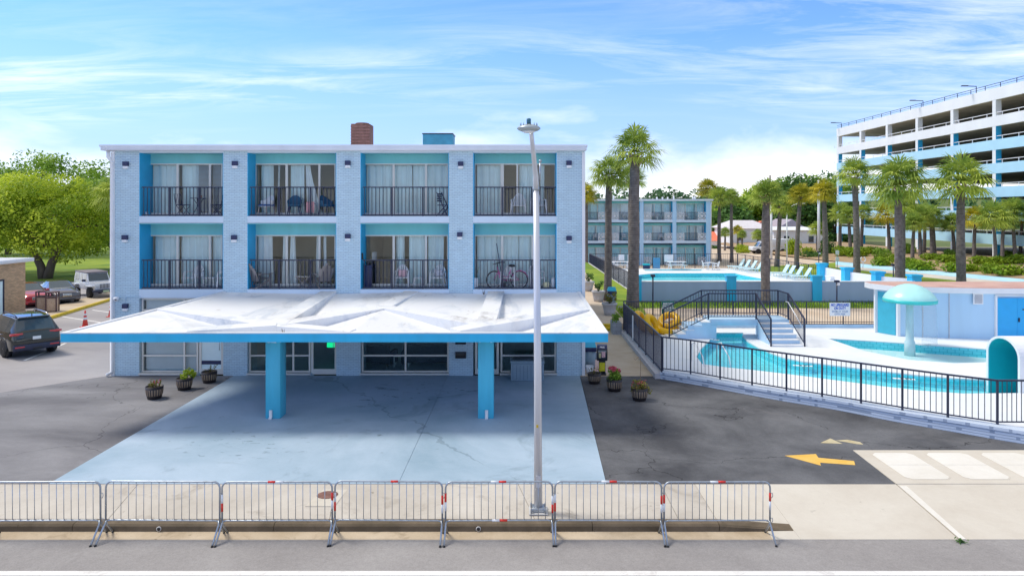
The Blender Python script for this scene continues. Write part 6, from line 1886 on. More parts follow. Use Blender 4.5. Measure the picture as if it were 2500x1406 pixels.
tree((c[0], c[1], .1), 7.2, 4.8, 3.7, 5.6, 'big bright green broadleaf tree with a forked trunk on the lawn', 1, 'leafbright', 34000, .155, 92,
     [[(-.3, 0, 0), (-.5, 0, 1.2), (-1.6, 0, 3.4), (-2.5, 0, 5)], [(.1, 0, 0), (.5, 0, 1.5), (1.5, 0, 3.6), (2.2, 0, 5.2)]], gT)
c = (X(262, 74), 74)
tree((c[0], c[1], .1), 5.2, 4, 3.8, 6.0, 'darker green tree behind the motel edge with a slanting trunk', 2, 'leaf', 15000, .19, 60, [[(2.2, 0, 0), (1.0, 0, 1.8), (-.8, 0, 4.2), (-1.8, 0, 5.5)]], gT)
c = (X(-30, 70), 70)
tree((c[0], c[1], .1), 5.5, 4, 3.6, 6.2, 'green tree behind the brown brick building, cut by the photo edge', 3, 'leafbright', 6000, .22, 36, None, gT)
c = (X(130, 96), 96)
tree((c[0], c[1], .1), 8.5, 5, 4.2, 9.8, 'tall open crowned tree rising behind the big bright tree', 4, 'leaf', 9000, .24, 46, None, gT)
c = (X(20, 100), 100)
tree((c[0], c[1], .1), 7.5, 5, 3.8, 8.6, 'open dark tree behind the brick building side of the big bright tree', 5, 'leafdark', 8000, .26, 36, None, gT)
c = (X(238, 105), 105)
tree((c[0], c[1], .1), 7, 5, 3.6, 7.4, 'dark tree behind the drooping palm at the motel edge', 6, 'leafdark', 8000, .26, 34, None, gT)
gB = 'green trees behind the white houses'
for i, (px, pcy, Y, rx, rz_, m, lb) in enumerate(((1800, 540, 150, 9, 6, 'leaf', 'round green tree above the grey house roof'), (1845, 530, 155, 10, 7, 'leafbright', 'light green tree above the orange gable'), (1775, 555, 135, 6, 5.5, 'leafdark', 'dark tree next to the rear block end'),
                                              (1905, 520, 150, 9, 9, 'leaf', 'tall green tree behind the telephone pole'), (1960, 520, 145, 8, 9, 'leafdark', 'dark tall tree behind the thin street lamp'), (2005, 505, 150, 9, 9, 'leaf', 'green tree behind the tall white pole'), (2040, 545, 140, 7, 8, 'leafdark', 'dark tree at the garage corner'),
                                              (1950, 470, 170, 8, 5, 'leafdark', 'open crowned pine on the skyline behind the golden palms'), (2005, 458, 172, 9, 5, 'leafdark', 'open crowned pine on the skyline nearest the garage'))):
    z = CH - (pcy - CY) * Y / F
    tree((X(px, Y), Y, -.2), rx * .9, rx * .6, rz_ * .85, z + .2, lb, 30 + i, m, 3000 if i < 7 else 900, .5, 34 if i < 7 else 16, None, gB)
# far wood on the horizon
M['leafwood'] = leafmat('wood_green', (.05, .13, .06), (.17, .32, .12), .3, .06)
def wood(name, spec, m, label, seed, n, ls):
    rr = random.Random(seed); mb = MB()
    for (px0, px1, Y, py, dz) in spec:
        k = int(abs(X(px1, Y) - X(px0, Y)) / 6)
        for i in range(k):
            x = X(px0, Y) + (X(px1, Y) - X(px0, Y)) * (i + rr.random()) / k; zt_ = CH - (py - CY) * Y / F + rr.uniform(-dz, dz)
            y = Y + rr.uniform(-14, 14); r_ = rr.uniform(4, 7)
            leafball(mb, (x, y, zt_ - r_ * .8), r_, n, ls, rr, .2, squash=.9, shell=.7)
            leafball(mb, (x + rr.uniform(-3, 3), y - 4, zt_ - r_ * 2.2), r_ * 1.1, n, ls * 1.2, rr, .2, shell=.7)
    return tag(mb.build(name, m), label, 'wood', kind='stuff')
wood('forest', [(1380, 2100, 300, 466, 2.0), (1380, 2100, 270, 478, 1.5), (1380, 2100, 240, 492, 2), (1380, 2060, 215, 510, 2), (1380, 2060, 190, 530, 2)], M['leafwood'], 'distant wood along the horizon behind the rear block', 50, 210, .95)
wood('forest', [(-1900, 1380, 300, 484, 2.0), (-1900, 1380, 280, 505, 2), (2100, 4300, 300, 474, 2), (2100, 4300, 275, 498, 2)], M['leafwood'], 'distant wood along the horizon behind the motel and the garage', 52, 60, 1.7)
wood('forest', [(-160, 330, 150, 500, 2), (-160, 330, 140, 560, 2)], M['leafdark'], 'distant wood behind the trees at the car park', 51, 120, .9)
tag(MB().poly([(-700, 330, -.3), (900, 330, -.3), (900, 420, 14), (-700, 420, 14)]).poly([(-700, 420, 14), (900, 420, 14), (900, 900, 14), (-700, 900, 14)]).build('hill', M['g_ground']), kind='structure')
# shrubs: three meshes reused
SH = []
for s in range(3):
    rr = random.Random(90 + s); mb = MB()
    for k in range(12):
        a = rr.uniform(0, 6.3); q = rr.uniform(0, .62); leafball(mb, (q * math.cos(a), q * math.sin(a) * .8, .30 + rr.uniform(-.05, .12)), .38, 62, .085, rr, .2, squash=.8, shell=.75)
    SH.append(mesh_of(mb, 'foliage', M['hedge']))
def shrub(x, y, z, sx, sy, sz, label, group, m=None, s=0, name='shrub'):
    t0 = thing(name, label, 'shrub', (x, y, z), rnd.uniform(-.3, .3), group)
    me = SH[s % 3]
    if m: me = me.copy(); me.materials.clear(); me.materials.append(M[m])
    o = bpy.data.objects.new('foliage', me); COL.objects.link(o); o.parent = t0; KIDS.setdefault(t0.name, []).append(o); o.scale = (sx, sy, sz)
gh = 'clipped hedge mounds in the garage bed'
hed = [(2062, 617, 24, 17, 92), (2098, 611, 26, 17, 90), (2128, 612, 22, 14, 92), (2152, 622, 20, 20, 86), (2160, 634, 28, 15, 80), (2185, 628, 16, 12, 84), (2222, 640, 24, 20, 76), (2258, 645, 32, 17, 74), (2280, 632, 28, 12, 82), (2330, 652, 34, 17, 72), (2318, 638, 30, 13, 79), (2372, 655, 28, 15, 71),
       (2395, 645, 34, 14, 76), (2420, 664, 24, 19, 69), (2470, 668, 42, 20, 67), (2440, 650, 30, 14, 75), (2492, 650, 26, 16, 74), (2320, 625, 16, 14, 84), (2215, 612, 18, 18, 90), (2468, 632, 22, 12, 82)]
hd = ['at the far garage corner', 'second from the far garage corner', 'behind the slender palm', 'dark and round beside the white ring post', 'low and golden above the sandy strip', 'between the golden mound and the broad palm', 'directly behind the broad palm trunk', 'largest between the broad and the pale palm', 'flat, at the back between the broad and pale palms', 'wide, right in front of the pale palm trunk',
      'behind the wide one at the pale palm', 'just past the pale palm at the sandy strip', 'flat, behind the leaning palms', 'round, in front of the bushy leaning palm', 'longest, at the sandy edge near the photo edge', 'at the foot of the bushy leaning palm', 'at the photo edge behind the longest mound', 'small and feathery by the garage column', 'tall and feathery behind the broad palm', 'feathery, at the rough trunked palm']
for i, (px, py, w_, h_, Y) in enumerate(hed):
    k = Y / F; x = X(px, Y)
    shrub(x, Y, bz(x, Y) - .1, w_ * k * 1.6, w_ * k * 1.3, h_ * k * 2.1, 'clipped hedge mound ' + hd[i], gh, 'leaf' if i in (3, 17, 18, 19) else None, i)
gk = 'shrubs along the far road'
for i, (px, py, w_, h_, Y, m, lb) in enumerate(((1812, 624, 22, 24, 106, 'leafbright', 'boxy green hedge in front of the white house'), (1850, 622, 12, 16, 108, 'leaf', 'small shrub between the boxy hedge and the truck'), (1937, 622, 26, 50, 98, 'leafbright', 'tall bright bush behind the thin street lamp'), (1985, 634, 34, 20, 94, 'leafdark', 'long low hedge behind the golden palms'),
                                            (1975, 612, 22, 26, 97, 'leafbright', 'bright bush behind the long low hedge'), (2020, 625, 26, 50, 96, 'leafdark', 'dark tall bush at the garage corner'), (1745, 612, 14, 10, 118, 'leafdark', 'small dark shrub by the orange roof'))):
    k = Y / F; shrub(X(px, Y), Y, -.1, w_ * k * 1.2, w_ * k, h_ * k * 1.35, lb, gk, m, i, 'bush')

# ================================================================== REAR BLOCK
YR = 82.0; sc = YR / F
rb = thing('rear_motel_block', 'three storey blue rear block with white breeze block balcony panels', 'building', (15, 86, 0))
rX = lambda px: X(px, YR); rZ = lambda py: CH - (py - CY) * sc
Q = dict(parent=rb, world=True)
RP = [(1392, 1400), (1484, 1491), (1562, 1571), (1642, 1651), (1724, 1735)]
zr0 = rZ(491)
fls = [(541, 537, 491), (594, 588, 545), (647, 647, 599)]
mb = MB()
for a, b in RP: mb.box(rX(a), rX(b), YR, YR + 1.7, 0, zr0)
mb.box(rX(1360), rX(1735), YR + 1.72, YR + 12, 0, zr0)
mb.build('wall', M['shed'], **Q)
for i in range(4):
    a, b = RP[i][1], RP[i + 1][0]
    for py in (537, 588): MB().box(rX(a), rX(b), YR + .003, YR + 1.7, rZ(py + 6), rZ(py)).build('floor_band', M['band'], **Q)
MB().bbox(rX(1350), rX(1740), YR - .3, YR + 12.3, zr0, rZ(486.5), .02, 1).build('roof', M['fascia'], **Q)
bb = MB()   # breeze block mesh, unit panel
def breeze(x, y, z, w_, h_):
    mb = MB()
    n = 2
    t_ = .05
    for i in range(3): mb.box(x + i * (w_ - t_) / 2, x + i * (w_ - t_) / 2 + t_, y, y + .12, z, z + h_)
    for j in range(3): mb.box(x + .001, x + w_ - .001, y + .004, y + .116, z + j * (h_ - t_) / 2, z + j * (h_ - t_) / 2 + t_)
    for i in range(2):
        for j in range(2):
            x0, z0, dw, dh = x + i * w_ / 2, z + j * h_ / 2, w_ / 2, h_ / 2
            mb.bar((x0 + .03, y + .05, z0 + .03), (x0 + dw - .03, y + .05, z0 + dh - .03), .06); mb.bar((x0 + .03, y + .055, z0 + dh - .03), (x0 + dw - .03, y + .055, z0 + .03), .06)
    return mb.build('breeze_panel', M['white'], **Q)
M['rearc'] = pm('aqua_curtain', (.58, .88, .96), .8, var=.08)
for i in range(4):
    a, b = RP[i][1], RP[i + 1][0]
    xa, xb = rX(a) + .01, rX(b) - .01
    for fi, (py, pb_, pc) in enumerate(fls):
        zf = rZ(pb_) + .002 if fi < 2 else .02; zc = rZ(pc)
        yb = YR + .75
        m2 = MB().box(xa, xb, yb, yb + .08, zc - .28, zc - .011).box(xa, xb, YR + .004, yb + .08, zc - .012, zc + .0)
        m2.build('header_panel', M['header'], **Q)
        MB().box(xa, xa + .02, YR + .004, yb, zf, zc - .012).build('balcony_side_wall', M['sideblue'], **Q); MB().box(xb - .02, xb, YR + .004, yb, zf, zc - .012).build('balcony_side_wall', M['sideblue'], **Q)
        xs = [xa + .2, xa + (xb - xa) * (.36 if (i + fi) % 2 else .42), xa + (xb - xa) * (.68 if fi else .72), xb - .12]
        fr = MB()
        for k_, x in enumerate(xs): fr.box(x - .04, x + .04, yb, yb + .07, zf, zc - .33)
        fr.box(xs[0] - .04, xs[-1] + .04, yb - .005, yb + .075, zc - .33, zc - .28)
        fr = fr.build('window', M['frame'], **Q)
        MB().box(xs[0] + .04, xs[-1] - .04, yb + .03, yb + .036, zf, zc - .33).build('pane', M['glass'], fr, True)
        rr = random.Random(i * 7 + fi)
        u = 0
        spans = [(0, .33), (.34, .66), (.67, 1.0)] if (i + fi) % 4 else [(0, .38), (.50, .72), (.74, .97)]
        for (u0, u1) in spans:
            w_ = xs[-1] - xs[0]
            wavy(xs[0] + w_ * u0 + .05, xs[0] + w_ * u1 - .04, zf + .03, zc - .34, yb + .13, 4, .03, i * 9 + fi, n=24).build('curtain', M[('rearc', 'curtain2')[rr.random() < .35]], fr, True)
        MB().box(xa, xb, YR + 1.3, YR + 1.35, zf, zc - .012).build('room_interior', M['rearc'], **Q)
        pw_ = (xb - xa) * .27; ph = .92 if fi < 2 else .95
        breeze(xa, YR + .03, zf, pw_, ph); breeze(xb - pw_, YR + .03, zf, pw_, ph)
        if fi < 2:
            rl = MB(); x = xa + pw_
            rl.box(x, xb - pw_, YR + .05, YR + .09, zf + ph - .05, zf + ph); rl.box(x, xb - pw_, YR + .05, YR + .09, zf + .04, zf + .08)
            while x < xb - pw_ - .02: rl.box(x + .05, x + .07, YR + .06, YR + .08, zf + .08, zf + ph - .05); x += .115
            rl.build('balcony_railing', M['rail'], **Q)
for px, h_ in ((1453, .4), (1494, .35), (1504, .5), (1613, .3), (1627, .3), (1640, .3), (1655, .45), (1703, .35), (1708, .35)):
    MB().lathe([(.1, 0), (.1, h_)], 8, (rX(px), YR + 2.2, rZ(486.5))).build('roof_vent', M['white'], **Q)
MB().tube([(rX(1737), YR - .05, zr0 - .1), (rX(1735.5), YR - .05, zr0 - .5), (rX(1735.5), YR - .05, 0)], .07, 6).build('downpipe', M['white'], **Q)
lob2 = 'white plastic chairs on the rear block balconies'
for px, fi, rz, lb in ((1490, 0, 0, 'white chair on the rear block top balcony behind the slim palm'), (1527, 0, 0, 'white chair on the rear block top balcony beside the big palm trunk'), (1597, 0, 0, 'first of two white chairs on the rear block top balcony, third bay'), (1609, 0, 20, 'second of two white chairs on the rear block top balcony, third bay'), (1676, 0, 0, 'white chair before the open dark door on the rear block top balcony'),
                   (1455, 1, 0, 'white chair on the rear block middle balcony nearest the front motel'), (1525, 1, 0, 'white chair on the rear block middle balcony beside the big palm trunk'), (1615, 1, 0, 'white chair on the rear block middle balcony, third bay')):
    plastic_chair((rX(px), YR + .42, rZ(fls[fi][1]) + .003), R(rz), lb, lob2)

# ================================================================== PARKING GARAGE
XG = 58.0
gar = thing('parking_garage', 'seven level white concrete parking garage, shaded pale blue below, with open bays', 'building', (70, 100, 0))
E_ = dict(parent=gar, world=True)
ye, yn = 124.6, 50.0
top = 21.4
cyan = pm('pale_cyan_shade', (.44, .72, .88), .6, var=.05, vs=.5); gw = pm('garage_white', (.80, .83, .84), .6, var=.05, vs=.4, streak=True)  # cyan for the lower spandrels: downward shading gradient put into the colour
gin = pm('garage_ceiling', (.62, .58, .48), .85, var=.15, vs=.5)
levels = [(19.98, 21.4)] + [(16.78 - 2.87 * k, 18.03 - 2.87 * k) for k in range(6)]
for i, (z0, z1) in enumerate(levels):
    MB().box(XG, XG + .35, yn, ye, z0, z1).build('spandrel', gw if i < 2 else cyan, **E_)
    MB().box(XG + .351, XG + 34, yn + .31, ye - .31, z0 + .35, z0 + .62).build('floor_slab', gin, **E_)
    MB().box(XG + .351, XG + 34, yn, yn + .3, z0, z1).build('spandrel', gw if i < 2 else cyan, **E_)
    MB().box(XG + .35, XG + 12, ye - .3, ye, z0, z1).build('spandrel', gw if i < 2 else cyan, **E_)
ys = [124.2, 116, 107.7, 99.6, 91.5, 83.4, 75.3, 67.2, 59.1]
for y in ys:
    MB().box(XG + .02, XG + .72, y - .3, y + .3, -.2, 19.98).build('column', gw, **E_)
    MB().box(XG + .021, XG + .719, y - .305, y - .3, -.2, 17.2).build('column_shade_face', M['sideblue'], **E_)  # blue layer on the camera-facing side: its shade put into the colour
for i, (z0, z1) in enumerate(levels[1:]):
    mb = MB().box(XG + .12, XG + .2, yn, ye, z1 + .38, z1 + .45)
    for y in ys:
        for q in (-2.7, 0, 2.7): mb.box(XG + .12, XG + .18, y + q - 1.3, y + q - 1.24, z1, z1 + .4)
    mb.build('guard_rail', M['white'], **E_)
MB().box(XG + 26, XG + 26.3, yn, 104, -.2, 20.5).build('inner_wall', pm('garage_inner', (.55, .52, .42), .9, var=.25, vs=.2), **E_)
MB().box(XG + .35, XG + 34, yn, ye, -.25, -.1).build('ground_slab', M['taupe'], **E_)
mb = MB().box(XG + .1, XG + .16, yn, ye, top + .55, top + .61).box(XG + .1, XG + .14, yn, ye, top + .28, top + .32)
y = yn
while y < ye: mb.box(XG + .1, XG + .16, y, y + .06, top, top + .55); y += 2.7
mb.build('roof_railing', M['rail'], **E_)
for y in (ye - .6, 99, 87.5):
    rl = MB().tube([(XG + .6, y, top), (XG + .6, y, top + 1.0), (XG - .7, y, top + 1.05)], .06, 6)
    rl.bbox(XG - 1.3, XG - .5, y - .15, y + .15, top + 1.0, top + 1.12, .02).build('roof_lamp', M['rail'], **E_)

# ================================================================== HOUSES, POLES, VEHICLES BEYOND
def house(px0, px1, pye, pyb, Y, d_, label, roofm, ridge, gable=False, extra=None):
    x0, x1 = X(px0, Y), X(px1, Y); ze = CH - (pye - CY) * Y / F
    t0 = thing('white_house', label, 'house', ((x0 + x1) / 2, Y, 0))
    MB().box(x0, x1, Y, Y + d_, -.2, ze).build('wall', gw, t0, True)
    zr_ = ze + ridge; o_ = .5
    if gable:
        mb = MB().add([(x0 - o_, Y - o_, ze), (x1 + o_, Y - o_, ze), (x1 + o_, Y + d_, ze), (x0 - o_, Y + d_, ze), ((x0 + x1) / 2, Y - o_, zr_), ((x0 + x1) / 2, Y + d_, zr_)], [(0, 1, 4), (1, 2, 5, 4), (2, 3, 5), (3, 0, 4, 5)])
    else:
        mb = MB().add([(x0 - o_, Y - o_, ze), (x1 + o_, Y - o_, ze), (x1 + o_, Y + d_ + o_, ze), (x0 - o_, Y + d_ + o_, ze), (x0 + 1.5, Y + d_ / 2, zr_), (x1 - 1.5, Y + d_ / 2, zr_)], [(0, 1, 5, 4), (1, 2, 5), (2, 3, 4, 5), (3, 0, 4)])
    mb.build('roof', roofm, t0, True)
    n = int((x1 - x0) / 3.2)
    for k in range(n):
        for z in ([ze - 2.2] + ([ze - 5.0] if ze > 5.5 else [])):
            x = x0 + (k + .5) * (x1 - x0) / n; f_ = MB().box(x - .55, x + .55, Y - .05, Y - .002, z, z + 1.3).build('window', M['white'], t0, True); MB().box(x - .45, x + .45, Y - .06, Y - .051, z + .1, z + 1.2).build('pane', M['carglass'], f_, True)
    if ze > 5.5:
        MB().box(x0, x1, Y - 1.6, Y - .01, ze - 3.1, ze - 2.9).box(x0, x1, Y - 1.6, Y - 1.55, ze - 2.9, ze - 2.0).build('balcony', gw, t0, True)
        mb = MB(); 
        for k in range(n + 1):
            x = x0 + k * (x1 - x0) / n; mb.box(x - .09, x + .09, Y - 1.62, Y - 1.44, 0, ze)
        mb.build('porch_post', M['white'], t0, True)
    return t0
purple = pm('purple_grey_shingle', (.40, .36, .42), .8, var=.15, vs=2); grey = pm('pale_shingle', (.66, .63, .66), .8, var=.1, vs=2); orange = pm('orange_roof', (.80, .22, .12), .7, var=.1)
house(1782, 1882, 558, 600, 122, 10, 'long white two storey house with a pale grey roof', grey, 1.4)
house(1890, 2010, 562, 602, 118, 9, 'white balcony house behind the golden palms', gw, .5)
house(1905, 1958, 556, 600, 130, 8, 'white house with a purple-grey gable roof', purple, 1.6, True)
house(1736, 1782, 588, 600, 128, 8, 'low white building with an orange roof', orange, 1.7)
house(1846, 1870, 552, 600, 133, 6, 'small house with an orange gable behind the grey roof', orange, 1.0, True)
def arm_lamp(px, pyb, pyt, Y, arm, label, r=.09):
    x = X(px, Y); zt_ = CH - (pyt - CY) * Y / F
    t0 = thing('street_lamp', label, 'street lamp', (x, Y, 0), 0, 'white street lamps beyond the pool')
    MB().tube([(0, 0, 0), (0, 0, zt_)], [r, r * .7], 8).build('pole', M['white'], t0)
    MB().tube([(0, 0, zt_ - .1), (arm * .55, 0, zt_ + .55), (arm, 0, zt_ + .75)], .05, 6).build('arm', M['white'], t0)
    MB().bbox(arm - .1, arm + .8, -.15, .15, zt_ + .7, zt_ + .82, .03).build('lamp_head', M['white'], t0)
arm_lamp(1921, 640, 512, 84, 1.4, 'white street lamp with a rising arm beside the golden palm', .1)
t0 = thing('utility_pole', 'tall thick white pole behind the second golden palm', 'pole', (X(1999, 96), 96, 0), 0, 'utility poles')
zt_ = CH - (440 - CY) * 96 / F; MB().tube([(0, 0, 0), (0, 0, zt_)], [.22, .16], 10).build('pole', M['white'], t0); MB().bbox(-.6, .2, -.15, .15, zt_ - 2.7, zt_ - 2.55, .03).build('lamp_head', M['white'], t0)
t0 = thing('utility_pole', 'dark wooden utility pole with a crossarm above the palms', 'pole', (X(1880, 100), 100, 0), 0, 'utility poles')
zt_ = CH - (428 - CY) * 100 / F; MB().tube([(0, 0, 0), (0, 0, zt_)], [.15, .11], 8).build('pole', M['bark'], t0); MB().box(-1.0, 1.0, -.06, .06, zt_ - 1.15, zt_ - 1.0).build('crossarm', M['bark'], t0)
t0 = thing('utility_pole', 'plain white pole beside the hanging frond palm', 'pole', (X(1883, 92), 92, 0), 0, 'utility poles')
MB().tube([(0, 0, 0), (0, 0, CH - (500 - CY) * 92 / F)], [.17, .13], 10).build('pole', M['white'], t0)
t0 = thing('sign_post', 'green post with two white plates beside the blue kerb', 'sign post', (X(2044, 68), 68, .06))
MB().tube([(0, 0, 0), (0, 0, 2.6)], .035, 6).build('post', pm('post_green', (.05, .25, .2), .5), t0)
for z in (1.45, 2.1): MB().bbox(-.17, .17, -.05, -.02, z, z + .4, .005).build('plate', M['white'], t0)
t0 = thing('ring_post', 'white ring on a short post on the grass verge', 'post', (X(2107, 76), 76, bz(X(2107, 76), 76)))
MB().tube([(0, 0, 0), (0, 0, .75)], .05, 6).build('post', M['white'], t0); MB().tube([(.28 * math.sin(a), 0, .98 + .28 * math.cos(a)) for a in [R(25 + 310 * k / 16) for k in range(17)]], .06, 6).build('ring', M['white'], t0)
# ================================================================== VEHICLES
def wheel(par, x, y, r, w_, rimm='rim'):
    s = 1 if y > 0 else -1
    Mx = Matrix.Translation((x, y, r)) @ Matrix.Rotation(R(90) * -s, 4, 'X')
    wh = MB().lathe([(r * .66, -w_ / 2), (r * .94, -w_ / 2), (r, -w_ * .3), (r, w_ * .3), (r * .94, w_ / 2), (r * .66, w_ / 2)], 28, M=Mx).build('wheel', M['rubber'], par)
    mb = MB().lathe([(r * .66, w_ * .42), (r * .62, w_ * .44), (r * .56, w_ * .25), (.01, w_ * .22)], 28, M=Mx, cap=False)
    rm = mb.build('rim', M['black'], wh)
    mb = MB()
    for k in range(5):
        a = k * 1.2566
        mb.add([Mx @ Vector(p) for p in ((r * .1 * math.cos(a + 1.2), r * .1 * math.sin(a + 1.2), w_ * .46), (r * .1 * math.cos(a - 1.2), r * .1 * math.sin(a - 1.2), w_ * .46), (r * .64 * math.cos(a - .2), r * .64 * math.sin(a - .2), w_ * .44), (r * .64 * math.cos(a + .2), r * .64 * math.sin(a + .2), w_ * .44))], [(0, 1, 2, 3)])
    mb.lathe([(r * .13, w_ * .45), (r * .1, w_ * .5), (.005, w_ * .5)], 12, M=Mx, cap=False)
    mb.build('spoke', M[rimm], wh)
def loft(st, par, paint, glassm, trim):
    """st: rows (x, half width, z bottom, z belt, z top, half width top, cabin?) front to back, x forward"""
    ringn = 9; vs = []
    def ringpts(x, w_, zb, zs, zt_, wt):
        h_ = zs - zb
        half = [(w_ * .80, zb), (w_ * .965, zb + .06), (w_, zb + h_ * .35), (w_ * .995, zb + h_ * .72), (w_ * .955, zs), (wt * 1.01, zt_ - .06), (wt * .90, zt_ - .012), (wt * .55, zt_ + .012), (0, zt_ + .018)]
        return half
    rows = []
    for r_ in st:
        hf = ringpts(*r_[:6])
        rows.append([(r_[0], y, z) for y, z in hf] + [(r_[0], -y, z) for y, z in hf[:-1][::-1]])
    k = len(rows[0])
    vs = [p for row in rows for p in row]
    body, glass_ = [], []
    for i in range(len(rows) - 1):
        ci, cj = st[i][6], st[i + 1][6]
        for j in range(k - 1):
            f = (i * k + j, i * k + j + 1, (i + 1) * k + j + 1, (i + 1) * k + j)
            seg = j if j < 8 else 15 - j
            side = seg == 4 and ci and cj
            ws = seg in (5, 6, 7) and (ci != cj)
            (glass_ if (side or ws) else body).append(f)
    ends = [tuple(range(k))[::-1], tuple(range((len(rows) - 1) * k, len(rows) * k))]
    under = [(i * k, (i + 1) * k, (i + 1) * k + k - 1, i * k + k - 1) for i in range(len(rows) - 1)]
    b = MB().add(vs, body + ends + under, 0, True).build('body', paint, par)
    mod = b.modifiers.new('edge', 'EDGE_SPLIT'); mod.split_angle = R(38)
    MB().add(vs, glass_, 0, False).build('window', glassm, par)
    return rows
def arches(par, xs, w_, r, m='black'):
    for x in xs:
        for s in (-1, 1):
            pts = [(x + r * math.cos(a), s * (w_ - .02), .02 + r * .92 + (r) * math.sin(a) - r * .0) for a in [R(-12 + 204 * k / 14) for k in range(15)]]
            MB().tube(pts, .05, 6).build('wheel_arch', M[m], par)
            MB().lathe([(r * .97, -.1), (r * .97, .1)], 20, M=Matrix.Translation((x, s * (w_ - .14), .36)) @ Matrix.Rotation(R(90), 4, 'X')).build('wheel_well', M['black'], par)
# --- black sport utility vehicle, seen from behind
sh_ = (-.78, .626)
c = G(84, 869)
hd_ = math.atan2(sh_[1], sh_[0])
cx, cy = c[0] + sh_[0] * 2.1, c[1] + sh_[1] * 2.1
suv = thing('sport_utility_vehicle', 'black sport utility vehicle driving away beside the motel', 'car', (cx, cy, .006), hd_)
pb = pm('black_car_paint', (.006, .012, .013), .14, .0, var=.05, coat=1)
st = [(2.42, .60, .42, .72, .80, .45, 0), (2.38, .80, .36, .86, .95, .62, 0), (2.2, .93, .30, .98, 1.05, .74, 0), (1.5, .97, .28, 1.05, 1.14, .78, 0), (1.02, .98, .28, 1.08, 1.18, .78, 0), (.30, .98, .28, 1.10, 1.74, .66, 1), (-.5, .98, .28, 1.11, 1.80, .68, 1), (-1.4, .98, .28, 1.12, 1.79, .68, 1), (-1.98, .97, .28, 1.13, 1.74, .66, 1), (-2.30, .95, .32, 1.14, 1.20, .74, 0), (-2.38, .93, .36, 1.05, 1.12, .72, 0), (-2.44, .88, .44, .9, .96, .7, 0)]
rows = loft(st, suv, pb, M['carglass'], None)
for x in (1.45, -1.42):
    for y in (-.88, .88): wheel(suv, x, y, .39, .26)
arches(suv, (1.45, -1.42), .98, .43)
MB().bbox(-2.52, -2.36, -.9, .9, .36, .62, .04).build('bumper', M['rail'], suv)
for s in (-1, 1):
    MB().bbox(-2.40, -2.24, s * .74 - .24, s * .74 + .24, 1.03, 1.12, .015).build('tail_lamp', M['redlens'], suv)
    MB().bbox(-2.535, -2.5, s * .66 - .18, s * .66 + .18, .50, .55, .008).build('reflector', M['redlens'], suv)
    MB().tube([(.1, s * .60, 1.78), (-.1, s * .6, 1.87), (-1.6, s * .6, 1.85), (-1.85, s * .6, 1.76)], .022, 6).build('roof_rail', M['chrome'] if s < 0 else M['rail'], suv)
    MB().bbox(.55, .78, s * 1.06 - .1, s * 1.06 + .1, 1.1, 1.28, .04).build('mirror', pb, suv)
    for x in (-.12, -1.05): MB().bbox(x - .11, x + .11, s * .985 - .012, s * .985 + .012, .98, 1.01, .004).build('door_handle', M['chrome'], suv)
MB().bbox(-2.45, -2.40, -.16, .16, .80, .94, .008).build('number_plate', M['plate'], suv)
MB().bbox(-2.12, -1.95, -.6, .6, 1.72, 1.78, .02).build('spoiler', pb, suv)
MB().bbox(-2.42, -2.36, -.3, .3, .98, 1.0, .005).build('trim_strip', M['chrome'], suv)
MB().bbox(-2.56, -2.5, -.18, .18, .40, .47, .01).build('tow_hitch', M['black'], suv)
MB().lathe([(.03, 0), (.008, .13)], 8, (-1.75, 0, 1.79)).build('antenna', pb, suv)
MB().tube([(-2.0, 0, 1.66), (-2.18, -.28, 1.4)], .012, 5).build('rear_wiper', M['black'], suv)
# --- dark saloon car
def saloon(loc, hd, label, paint, zscale=1.0):
    t0 = thing('saloon_car', label, 'car', loc, hd, 'cars in the car park')
    st = [(2.38, .55, .36, .58, .66, .4, 0), (2.33, .78, .26, .70, .76, .6, 0), (2.1, .88, .22, .78, .86, .7, 0), (1.3, .91, .20, .86, .97, .74, 0), (.95, .91, .20, .90, 1.0, .74, 0), (.15, .91, .20, .93, 1.42, .60, 1), (-.5, .91, .20, .94, 1.46, .62, 1), (-1.0, .91, .20, .95, 1.43, .60, 1), (-1.75, .90, .22, .96, 1.06, .70, 0), (-2.2, .88, .26, .92, 1.0, .70, 0), (-2.36, .80, .34, .8, .9, .6, 0)]
    loft(st, t0, paint, M['carglass'], None)
    for x in (1.42, -1.38):
        for y in (-.80, .80): wheel(t0, x, y, .33, .22)
    arches(t0, (1.42, -1.38), .91, .36)
    for s in (-1, 1):
        MB().lathe([(.13, 0), (.11, .05), (.01, .06)], 14, M=Matrix.Translation((2.2, s * .60, .66)) @ Matrix.Rotation(R(80), 4, 'Y')).build('headlamp', M['lens'], t0)
        MB().lathe([(.10, 0), (.08, .05), (.01, .06)], 14, M=Matrix.Translation((2.26, s * .38, .64)) @ Matrix.Rotation(R(80), 4, 'Y')).build('headlamp', M['lens'], t0)
        MB().bbox(.62, .8, s * .98 - .1, s * .98 + .1, .92, 1.06, .03).build('mirror', paint, t0)
    g0 = MB().bbox(2.28, 2.42, -.27, .27, .50, .70, .02).build('grille', M['chrome'], t0)
    mb = MB()
    for k in range(5): mb.box(2.42, 2.425, -.24, .24, .52 + k * .035, .535 + k * .035)
    mb.build('grille_bar', M['black'], g0)
    MB().bbox(2.3, 2.44, -.8, .8, .24, .44, .04).build('bumper', paint, t0)
    MB().box(2.44, 2.446, -.5, .5, .27, .35).build('air_intake', M['black'], t0)
    return t0
def heading(hx, hy): return math.atan2(hy, hx)
pd = pm('dark_graphite_paint', (.10, .09, .10), .2, .4, var=.05, coat=1)
c = P(150, 730, 46.5)
saloon((X(140, 48.5), 48.6, .125), heading(.72, -.69), 'dark graphite saloon car parked nose to the yellow kerb', pd)
rd = pm('red_car_paint', (.50, .03, .05), .2, .2, var=.05, coat=1)
